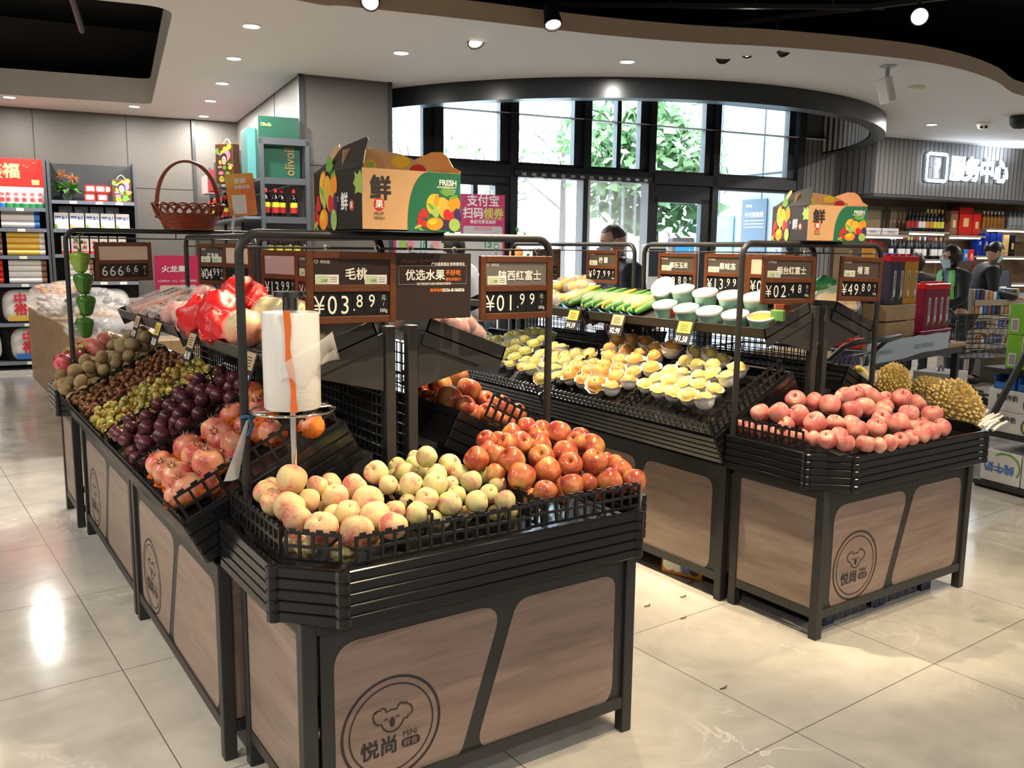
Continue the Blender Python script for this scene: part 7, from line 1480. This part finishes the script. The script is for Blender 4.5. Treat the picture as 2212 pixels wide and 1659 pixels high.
# shopping trolleys
mat('trolley', (.035, .038, .042), .35)
def trolley(c, rz, label):
    t = thing('shopping_trolley', label, 'shopping trolley', c); M = T(c) @ rotz(rz); m = MB(M)
    A = [(-.22, -.28), (.60, -.22), (.60, .22), (-.22, .28)]; B = [(-.12, -.22), (.52, -.17), (.52, .17), (-.12, .22)]
    for k in range(5):
        f = k/4; ring = [tuple(Vector((*B[i], .55))*(1-f)+Vector((*A[i], .92))*f) for i in range(4)]; m.tube(ring, .006, 6, True)
    for i in range(4):
        for k in range(9):
            f = k/9; j = (i+1) % 4; a = Vector((*B[i], .55)).lerp(Vector((*B[j], .55)), f); b = Vector((*A[i], .92)).lerp(Vector((*A[j], .92)), f); m.tube([a, b], .003, 5)
    for k in range(9): y = -.18+.045*k; m.tube([(-.12, y, .55), (.52, y*.8, .55)], .003, 5)
    m.build('basket', 'trolley', t, 60); h = MB(M); h.tube([(-.22, -.27, .92), (-.30, -.27, 1.0), (-.38, -.25, 1.03), (-.40, 0, 1.03), (-.38, .25, 1.03), (-.30, .27, 1.0), (-.22, .27, .92)], .016, 8); h.build('handle', 'trolley', t, 60); h = MB(M)
    for s in (-1, 1): h.tube([(-.20, s*.25, .9), (-.16, s*.25, .45), (.10, s*.24, .22), (.55, s*.20, .16), (.58, s*.20, .08)], .014, 8); h.tube([(-.16, s*.25, .45), (-.22, s*.25, .12)], .014, 8)
    h.build('frame', 'trolley', t, 60)
    for x, y in ((.58, .20), (.58, -.20), (-.22, .25), (-.22, -.25)): MB(M).cyl((x, y-.012, .05), (x, y+.012, .05), .05, 14).build('wheel', 'black_paint', t, 40)
trolley(Vector((8.1, 4.55, 0)), -.35, 'dark shopping trolley at the right end of the gift table'); trolley(Vector((4.36, 3.28, 0)), 1.75, 'dark shopping trolley with a baby seat behind the right fruit island')
# cartons under the table
for x, y, w, h, m, lb in ((1990, 835, .42, .18, 'pack_white', 'white carton low under the gift table at left'), (2040, 825, .40, .26, 'pack_white', 'white carton with a handle under the gift table'), (1958, 808, .25, .12, 'base_blue', 'blue box under the gift table')):
    p = tpos(x, y, .2); xq = (p-TA).dot(tx); t = thing('carton', lb, 'carton', TA+tx*xq+ty*.2); MB(Mt).rbox(xq-w/2, xq+w/2, .08, .40, 0, h+.2, .005).build('box', m, t)
    if 'handle' in lb: MB(Mt).tube([(xq-.05+.1*k/8, .24, h+.2+.05*math.sin(PI*k/8)) for k in range(9)], .01, 6).build('handle', 'kiosk_grey', t, 60)
# ---- milk rack at the right edge
RO = Vector((5.668, 2.978, 0)); rx = Vector((-.14, -.99, 0)).normalized(); rn = Vector((-rx.y, rx.x, 0)); rn = rn if rn.x > 0 else -rn; Mr = frame3(RO, rx, (0, 0, 1)); Mr2 = Mr                     # local z points to the viewer
def rhit(x, y, off=0): d = ray(x, y); n = Mr.col[2].xyz; return Mr.inverted() @ (CAM0+d*((RO+n*off-CAM0).dot(n)/d.dot(n)))
t = thing('milk_rack', 'black slanting rack of milk cartons cut by the right picture edge', 'rack', RO+rx*.6)
for z in (.05, .38, .79): MB(Mr).box(.0, 1.3, z-.03, z, -.55, .0).build('shelf_board', 'black_metal', t)
MB(Mr).box(0, 1.3, 0, .02, -.5, -.02).build('plinth', 'black_paint', t)
a = rhit(2148, 885); b = rhit(2212, 770)
MB().tube([Mr @ Vector((a.x-.02, a.y-.1, .02)), Mr @ Vector((b.x+.08, b.y+.16, .02))], .022, 4).build('slanting_post', 'black_metal', t); MB(Mr).box(1.26, 1.3, 0, 1.6, -.04, 0).build('post', 'black_metal', t); MB(Mr).box(.0, .03, 0, .79, -.55, -.52).build('post', 'black_metal', t)
mat('green_carton', (.20, .48, .04), .4, var=.2, vscale=14); mat('yellow_disc', (.80, .62, .03), .4)
for i, (z, h, lb) in enumerate(((.792, .215, 'lower green carton with a barcode at the right picture edge'), (1.009, .19, 'upper green carton with a barcode at the right picture edge'))):
    t = thing('milk_carton', lb, 'carton', Mr @ Vector((.4, z, -.2)), 'green cartons on the milk rack'); x0 = rhit(2172, 720).x; MB(Mr).rbox(x0, x0+.45, z, z+h, -.36, -.02, .005).build('box', 'green_carton', t); MB(Mr).box(x0+.02, x0+.07, z+.02, z+.10, -.02, -.0185).build('barcode_label', 'pack_white', t); m = MB(Mr)
    for k in range(9): m.box(x0+.026, x0+.064, z+.03+.007*k, z+.0335+.007*k, -.0185, -.018)
    m.build('barcode', 'ink', t); MB(Mr).box(x0+.105, x0+.112, z+h*.5, z+h*.95, -.02, -.0185).build('white_stripe', 'pack_white', t)
for i, (z, h, lb) in enumerate(((.382, .135, 'white milk carton with a yellow 39 disc, lower of two'), (.519, .135, 'white milk carton with a yellow 39 disc, upper of two'))):
    t = thing('milk_carton', lb, 'carton', Mr @ Vector((.2, z, -.2)), 'white milk cartons with yellow discs'); x0 = .04; MB(Mr).rbox(x0, x0+.60, z, z+h, -.40, -.02, .005).build('box', 'pack_white', t); m = MB(Mr); m.text('臻浓牛奶', .040, T(x0+.06, z+h*.55, -.018), bold=.02, xs=.9); m.build('lettering', 'ink', t)
    F = Mr @ T(x0+.30, z+h*.45, -.018); m = MB(F); m.add([(.05*math.cos(k*PI/12), .05*math.sin(k*PI/12), .001) for k in range(24)], [tuple(range(24))]); m.build('yellow_disc', 'yellow_disc', t); m = MB(F); m.strip([(.056*math.cos(k*PI/12), .056*math.sin(k*PI/12)) for k in range(24)], .009, T(0, 0, .0012), True); m.text('¥39', .034, T(-.030, -.012, .0015), bold=.02); m.build('disc_print', 'pack_blue', t)
for i, (x, w, lb) in enumerate(((.03, .27, 'white milk carton with blue inverted characters on the lowest shelf'), (.31, .22, 'white milk carton with blue upright writing on the lowest shelf'))):
    t = thing('milk_carton', lb, 'carton', Mr @ Vector((x+.1, .052, -.2)), 'white milk cartons on the lowest shelf'); MB(Mr).rbox(x, x+w, .052, .26, -.42, -.02, .005).build('box', 'pack_white', t); m = MB(Mr)
    if i == 0: m.text('纯牛奶', .07, T(x+.235, .175, -.0185) @ Matrix.Rotation(PI, 4, 'Z'), bold=.02); 
    else: m.text('纯\n牛\n奶', .045, T(x+.06, .20, -.0185), bold=.02)
    m.build('lettering', 'base_blue', t)
    if i == 0: m = MB(Mr); m.strip([(x+.17+.10*math.cos(k*PI/14-.6), .165+.085*math.sin(k*PI/14-.6)) for k in range(14)], .012, T(0, 0, -.0185)); m.build('green_arc', 'art_green', t)
for i, x in enumerate((.06, .22)):
    t = thing('snack_tray', ('blue snack tray with brown packets under the green cartons', 'second blue snack tray under the green cartons')[i], 'tray', Mr @ Vector((x, .66, -.2)), 'blue snack trays'); m = MB(Mr); m.box(x, x+.14, .656, .66, -.38, -.04).box(x, x+.14, .656, .70, -.05, -.04).box(x, x+.006, .656, .745, -.38, -.04).box(x+.134, x+.14, .656, .745, -.38, -.04); m.build('tray', 'base_blue', t); MB(Mr).rbox(x+.02, x+.12, .662, .71, -.3, -.08, .02).build('packet', 'dried_gold', t)
tag(MB(Mr).rbox(.0, .2, .26, .31, -.5, -.05, .004).build('milk_pack_film', 'film_clear'), 'clear film wrap over the lowest milk cartons', 'film wrap')
# ---- crates under the islands, tools near the floor
t = thing('bottle_crate', 'orange yellow plastic crate with round holes under the right island', 'crate', (2.95, 2.95, 0)); q0 = onz(1428, 1235, 0); q1 = onz(1516, 1258, 0); F = frame3((q0.x, q0.y, 0), (q1.x-q0.x, q1.y-q0.y, 0), (0, 0, 1)); w = (q1-q0).length; mat('crate_orange', (.52, .20, .02), .4)
MB(F).rbox(0, w, 0, .09, -.34, 0, .006).build('body', 'crate_orange', t)
for k in range(4): MB(F).add([(w*(.18+.21*k)+.028*math.cos(i*PI/8), .048+.030*math.sin(i*PI/8), .001) for i in range(16)], [tuple(range(16))]).build('round_hole', ['tag_white', 'pack_white', 'pack_blue', 'ink'][k], t)
t = thing('plastic_pallet', 'dark blue plastic pallet under the right fruit stand', 'pallet', (3.3, 2.25, 0)); m = MB(); m.box(2.95, 3.72, 2.10, 2.42, .05, .075)
for k in range(3): m.box(2.95+.35*k, 3.02+.35*k, 2.10, 2.42, 0, .05)
for k in range(12): m.box(2.96+.062*k, 2.985+.062*k, 2.098, 2.10, .01, .05)
m.build('pallet', mat('pallet_blue', (.015, .018, .06), .4), t)
for i, (x, y) in enumerate(((1470, 1336), (1487, 1260), (1470, 1290), (1556, 1488), (1392, 1310))): p = onz(x, y, .004); tag(MB().tube([p, p+Vector((.02, -.006, .002)), p+Vector((.035, .004, 0))], .0025, 5).build('twig', 'stem_brown'), 'tiny brown twig on the tiles, '+['between the stands', 'beside the orange crate', 'in the aisle by the front stand', 'out on the open floor', 'nearest the front stand leg'][i], 'twig')
# green bag, bread bag, bananas on the hidden side of the right island
def crumpled(name, c, r, m, label, cat, seed, ang=50):
    mb = MB(); mb.ell((0, 0, 0), 1, 26, 16)
    for i, p in enumerate(mb.v): k = 1+.25*noise.noise(p*1.5+Vector((seed, 0, 0)))+.28*abs(noise.noise(p*3.1+Vector((0, seed, 0)))); mb.v[i] = Vector(c)+Vector((p.x*r[0]*k, p.y*r[1]*k, p.z*r[2]*k*(1.3 if p.z > .6 else 1)))
    return tag(mb.build(name, m, None, ang), label, cat)
crumpled('plastic_bag', ony(1780, 634, 2.95), (.09, .10, .06), mat('bag_green', (.015, .16, .055), .35), 'knotted green plastic bag between the two right price signs', 'plastic bag', 3)
crumpled('bread_bag', ony(1800, 658, 2.85), (.10, .10, .045), mat('bread', (.55, .36, .16), .5), 'clear bag of bread on the far side upper tray at right', 'bread bag', 5); crumpled('film_wrap', ony(1803, 656, 2.82), (.115, .115, .06), 'film_clear', 'crinkled clear film over the bread bag', 'film', 7)
for i, (x, y, Y) in enumerate(((1815, 812, 2.72), (1862, 815, 2.62))):
    c = ony(x, y, Y); t = thing('banana_bag', ('bananas lying in the tray edge left of the upright durian', 'bagged bananas beside the upright durian')[i], 'bananas', c, 'bananas behind the right stand')
    for k in range(3): MB().tube([c+Vector((-.09+.02*j+.012*k, -.02+.015*k, .055-.002*j*j-.012*k)) for j in range(10)], [.006]+[.016]*8+[.006], 8).build('banana', 'lemon', t, 180)
    film_blob(t, c, (.11, .05, .055), seed=300+i)
# ---- devices on the ceiling
p = onz(1918, 142, HC); t = thing('ceiling_projector', 'white box camera on a short grey stem under the ceiling', 'camera', p); MB(T(p)).lathe([(.07, 0), (.07, -.008), (.02, -.02), (.016, -.13)], 16).build('stem', 'kiosk_grey', t, 40); Fm = frame3(p+Vector((-.02, -.01, -.20)), (.3, -.1, -1), (0, 1, 0)); MB(Fm).rbox(-.10, .12, -.055, .055, -.05, .05, .012).build('case', 'white_plastic', t)
p = onz(1981, 186, HC); t = thing('smoke_detector', 'cream smoke detector on the white ceiling', 'detector', p); MB(T(p)).lathe([(.075, 0), (.075, -.025), (.055, -.045), (.001, -.047)], 24).build('case', mat('cream_plastic', (.72, .66, .52), .5), t, 40); MB(T(p)).lathe([(.0605, -.032), (.0575, -.037)], 24, None, False, False).build('vent_slot', 'black_paint', t)
p = onz(2126, 264, HC); t = thing('dome_camera', 'small white two eyed dome camera on the ceiling above the lit sign', 'camera', p); MB(T(p)).lathe([(.085, 0), (.085, -.03), (.06, -.075), (.02, -.09), (.001, -.092)], 24).build('case', 'white_plastic', t, 60)
d = (CAM0-p).normalized()
for s in (-1, 1): MB().ell(p+Vector((0, 0, -.055))+d*.055+d.cross(Vector((0, 0, 1)))*(.025*s), .02, 12, 8).build('lens', 'black_paint', t, 180)
p = onz(2206, 246, HC); t = thing('ceiling_speaker', 'black and cream round device cut by the right picture edge', 'ceiling device', p); MB(T(p)).lathe([(.10, 0), (.12, -.04), (.11, -.12), (.07, -.16), (.001, -.17)], 24).build('case', 'black_paint', t, 60); MB(T(p)).lathe([(.126, -.0), (.126, -.02)], 24).build('ring', 'cream_plastic', t, 60)
# ================================================================ people
mat('skin', (.58, .34, .24), .5, sss=.0); mat('hair_black', (.012, .010, .010), .45); mat('hair_grey', (.06, .055, .05), .6); mat('mask_blue', (.42, .60, .72), .7); mat('cloth_white', (.70, .72, .76), .7); mat('cloth_navy', (.010, .014, .030), .6); mat('cloth_blue', (.01, .03, .22), .35); mat('cloth_black', (.010, .010, .012), .65); mat('cloth_green', (.14, .42, .10), .6); mat('trousers', (.018, .018, .022), .7); mat('shoe', (.02, .02, .02), .5); mat('eye_white', (.7, .7, .68), .3); mat('eye_dark', (.01, .008, .006), .2)
def skinned(verts, edges, radii, sub=2):
    me = bpy.data.meshes.new('joints'); me.from_pydata(verts, edges, []); o = bpy.data.objects.new('joints', me); COL.objects.link(o)
    md = o.modifiers.new('Skin', 'SKIN'); md.use_smooth_shade = True
    for i, r in enumerate(radii): me.skin_vertices[0].data[i].radius = r if isinstance(r, tuple) else (r, r)
    me.skin_vertices[0].data[0].use_root = True
    o.modifiers.new('Sub', 'SUBSURF').levels = sub
    bpy.context.view_layer.update(); dg = bpy.context.evaluated_depsgraph_get(); m2 = o.evaluated_get(dg).to_mesh()
    vs = [v.co.copy() for v in m2.vertices]; fs = [tuple(p.vertices) for p in m2.polygons]; o.evaluated_get(dg).to_mesh_clear()
    bpy.data.objects.remove(o); bpy.data.meshes.remove(me); return vs, fs
def person(loc, rz, H, label, top, hair, hairstyle, mask=True, lean=0, headyaw=0, headpitch=0, glasses=False, panel=None, arms=.25):
    k = H/1.70; t = thing('person', label, 'person', loc, None, rz); M = Matrix.Diagonal((k, k, k, 1)); L = lean
    # figure faces -y; one joint list for the body (pelvis first)
    V = [(0, 0, .93), (0, -.03*L, 1.10), (0, -.07*L, 1.26), (0, -.12*L, 1.40), (0, -.15*L, 1.485),
         (.165, -.11*L, 1.385), (.215, -.02-.10*L, 1.12), (.20, -.10-arms-.06*L, .98+arms*.35), (-.17, -.11*L, 1.38), (-.215, -.02-.10*L, 1.12), (-.20, -.10-arms-.06*L, .98+arms*.35),
         (.10, 0, .86), (.105, -.01, .48), (.10, .02, .09), (.10, -.13, .03), (-.10, 0, .86), (-.105, .02, .48), (-.10, .06, .09), (-.10, -.09, .03)]
    E_ = [(0, 1), (1, 2), (2, 3), (3, 4), (3, 5), (5, 6), (6, 7), (3, 8), (8, 9), (9, 10), (0, 11), (11, 12), (12, 13), (13, 14), (0, 15), (15, 16), (16, 17), (17, 18)]
    Rr = [(.15, .11), (.135, .10), (.155, .11), (.10, .085), (.052, .055), .062, .044, .032, .062, .044, .032, .088, .058, .042, .035, .088, .058, .042, .035]
    vs, fs = skinned(V, E_, Rr); b = MB(M); b.add(vs, fs)
    for s, w in ((1, 7), (-1, 10)):                                   # hands: palm and five bent fingers
        p = Vector(V[w]); fv = [p, p+Vector((0, -.05, -.005)), p+Vector((0, -.085, -.01))]; fe = [(0, 1), (1, 2)]; fr = [.030, (.036, .018), (.034, .015)]
        for q in range(4):
            x = (-.027+.018*q); ln = (.062, .075, .070, .052)[q]; n0 = len(fv); fv += [p+Vector((x, -.09, -.012)), p+Vector((x, -.09-ln*.55, -.022)), p+Vector((x, -.09-ln*.85, -.048))]; fe += [(2, n0), (n0, n0+1), (n0+1, n0+2)]; fr += [.009, .008, .007]
        n0 = len(fv); fv += [p+Vector((-s*.036, -.03, -.012)), p+Vector((-s*.058, -.062, -.022)), p+Vector((-s*.055, -.092, -.03))]; fe += [(1, n0), (n0, n0+1), (n0+1, n0+2)]; fr += [.012, .010, .008]
        hv, hf = skinned(fv, fe, fr, 1); b.add(hv, hf)
    hc = Vector((0, -.16*L-.015, 1.60)); HM = M @ T(hc) @ Matrix.Rotation(headyaw, 4, 'Z') @ Matrix.Rotation(headpitch, 4, 'X')
    h = MB(); h.ell((0, 0, 0), 1, 28, 22)
    def face(p):
        x, y, z = p; X, Y, Z = x*.078, y*.098, z*.118
        if z < -.1: X *= 1-.30*(-z-.1)**1.2; Y *= 1-.12*(-z)
        if y < -.55 and abs(x) < .30 and -.35 < z < .25: Y -= .022*(1-abs(x)/.30)*max(0, 1-abs(z+.12)/.38)            # nose
        if y < -.4 and abs(abs(x)-.42) < .2 and abs(z-.10) < .16: Y += .008*(1-abs(abs(x)-.42)/.2)                        # eye sockets
        if y < -.5 and abs(x) < .35 and abs(z+.52) < .07: Y -= .005
        return Vector((X, Y, Z))
    h.v = [face(p) for p in h.v]
    b.add(h.v, h.f, T(0, 0, 0) if False else M.inverted() @ HM)
    for s in (-1, 1):
        e = MB(); e.ell((s*.079, .008, -.005), (.012, .020, .032), 10, 8); b.add(e.v, e.f, M.inverted() @ HM)
    b.build('body', 'skin', t, 180, None, False)
    for s in (-1, 1):
        MB(HM).ell((s*.032, -.083, .012), (.013, .008, .007), 10, 6).build('eye', 'eye_white', t, 180, None, False); MB(HM).ell((s*.032, -.090, .012), (.006, .003, .006), 8, 6).build('pupil', 'eye_dark', t, 180, None, False); MB(HM).tube([(s*.018, -.096, .030), (s*.034, -.096, .034), (s*.050, -.086, .029)], .003, 5).build('eyebrow', hair, t, 60, None, False)
    MB(HM).tube([(-.022, -.088, -.060), (0, -.095, -.061), (.022, -.088, -.060)], .0035, 5).build('mouth', mat('lip', (.42, .15, .13), .5), t, 60, None, False)
    # hair cap
    hm = MB(); hm.ell((0, 0, 0), 1, 30, 22); keep = []; nv = []
    low = {'short': -.05, 'bob': -.95, 'tied': -.25, 'crop': .05}[hairstyle]; th = {'short': 1.09, 'bob': 1.20, 'tied': 1.12, 'crop': 1.045}[hairstyle]
    for p in hm.v:
        q = face(p)*th; n_ = noise.noise(p*5)*.006; q += Vector((p.x, p.y, p.z))*n_
        if p.z < low: q = q*.6
        nv.append(q+Vector((0, .006, .004)))
    def ok(f):
        for i in f:
            p = hm.v[i]
            if p.z < low-.12: return False
            if p.y < -.32 and p.z < (.50 if hairstyle != 'crop' else .58) and abs(p.x) < (.80 if hairstyle == 'bob' else .92): return False
            if hairstyle in ('short', 'crop') and p.z < .05 and p.y < .1: return False
        return True
    mh = MB(HM); mh.add(nv, [f for f in hm.f if ok(f)]); 
    if hairstyle == 'tied': mh.ell((0, .115, .01), (.04, .035, .045), 14, 10)
    mh.build('hair', hair, t, 180, None, False)
    if mask:
        mm = MB(HM); w = 9; pts = []
        for j in range(5):
            z = -.012-.026*j
            for i in range(w): a = -1.15+2.3*i/(w-1); rad = 1.10+.16*math.exp(-(a/.45)**2)*(1-abs(j-1.3)/4); f = face(Vector((math.sin(a)*.98, -math.cos(a)*.98, max(-.95, z/.118)))); pts.append((f.x*1.06, f.y*rad, z))
        mm.add(pts, [(j*w+i, j*w+i+1, (j+1)*w+i+1, (j+1)*w+i) for j in range(4) for i in range(w-1)]); mm.build('face_mask', 'mask_blue', t, 180, None, False)
    if glasses:
        g = MB(HM)
        for s in (-1, 1): g.tube([(s*.034+.024*math.cos(2*PI*q/14), -.104, .012+.018*math.sin(2*PI*q/14)) for q in range(14)], .002, 5, True); g.tube([(s*.058, -.10, .016), (s*.082, .0, .012)], .002, 5)
        g.tube([(-.01, -.106, .014), (.01, -.106, .014)], .002, 5); g.build('glasses', 'steel', t, 60, None, False)
    # clothes follow the body
    ci = [0, 1, 2, 3, 5, 6, 7, 8, 9, 10]; mp = {o: n for n, o in enumerate(ci)}; cv = [Vector(V[i]) for i in ci]; cv[0] = Vector((0, 0, .86)); cr = []
    for i in ci: r = Rr[i]; r = (r, r) if not isinstance(r, tuple) else r; g = .022 if i in (0, 1, 2) else .018; cr.append((r[0]+g, r[1]+g))
    cr[mp[3]] = (.135, .105); cr[mp[5]] = cr[mp[8]] = (.092, .092); ce = [(mp[a], mp[c]) for a, c in E_ if a in mp and c in mp]; cv.append(Vector((0, -.145*L, 1.455))); cr.append((.082, .080)); ce.append((mp[3], len(cv)-1)); sv, sf = skinned(cv, ce, cr); c_ = MB(M)
    c_.add(sv, sf); c_.tube([(.062*math.cos(2*PI*q/16), -.145*L+.062*math.sin(2*PI*q/16), 1.462-.01*math.sin(2*PI*q/16)) for q in range(16)], .020, 8, True); c_.build('jacket', top, t, 180, None, False)
    if panel:
        pm = MB(M); pm.add([v*1.0 for v in sv], [f for f in sf if all(sv[i].y < -.035-.10*L and abs(sv[i].x) > .03 and sv[i].z > .82 and abs(sv[i].x) < .18 for i in f)])
        pm.v = [Vector((v.x*1.015, v.y-.008, v.z)) for v in pm.v]; pm.build('green_panel', panel, t, 180, None, False)
    li = [0, 11, 12, 13, 15, 16, 17]; mp = {o: n for n, o in enumerate(li)}; lv = [V[i] for i in li]; le = [(mp[a], mp[c]) for a, c in E_ if a in mp and c in mp]; lr = [(.16, .12), .098, .072, .062, .098, .072, .062]; pv, pf = skinned(lv, le, lr); MB(M).add(pv, pf).build('trousers', 'trousers', t, 180, None, False)
    for x, y in ((.10, .02), (-.10, .06)): MB(M).ell((x, y-.065, .045), (.048, .125, .048), 16, 10).build('shoe', 'shoe', t, 180, None, False)
    return t
def stand_at(x, depth): d = ray(x, 540); p = CAM0+d*depth; return Vector((p.x, p.y, 0))
def face_dir(deg): return math.radians(deg)
person(stand_at(1385, 6.45), face_dir(-112), 1.66, 'older man in a navy hooded jacket with a pale blue mask behind the lemon sign', 'cloth_navy', 'hair_grey', 'crop', True, 1.3, 0, .28, True)
person(stand_at(1345, 7.3), face_dir(-75), 1.50, 'person in a bright blue jacket and mask standing behind the older man', 'cloth_blue', 'hair_black', 'tied', True, .6, 0, .2)
person(stand_at(1024, 7.6), face_dir(-142), 1.60, 'dark haired woman in a white top turned away behind the notice board', 'cloth_white', 'hair_black', 'bob', True, 1.2, -.1, .35)
person(stand_at(2078, 9.4), face_dir(-116), 1.56, 'cashier in a black jacket with green front and blue mask before the till', 'cloth_black', 'hair_black', 'bob', True, .7, -.2, .15, True, 'cloth_green', .15)
person(stand_at(2116, 10.2), face_dir(48), 1.62, 'masked woman with tied hair bending behind the cashier', 'cloth_black', 'hair_black', 'tied', True, 1.0, .2, .4, False, 'cloth_green')
person(stand_at(1993, 10.5), face_dir(150), 1.48, 'dark haired person seen from behind above the drink boxes', 'cloth_black', mat('hair_brown', (.035, .018, .012), .5), 'bob', True, .6, 0, .2)
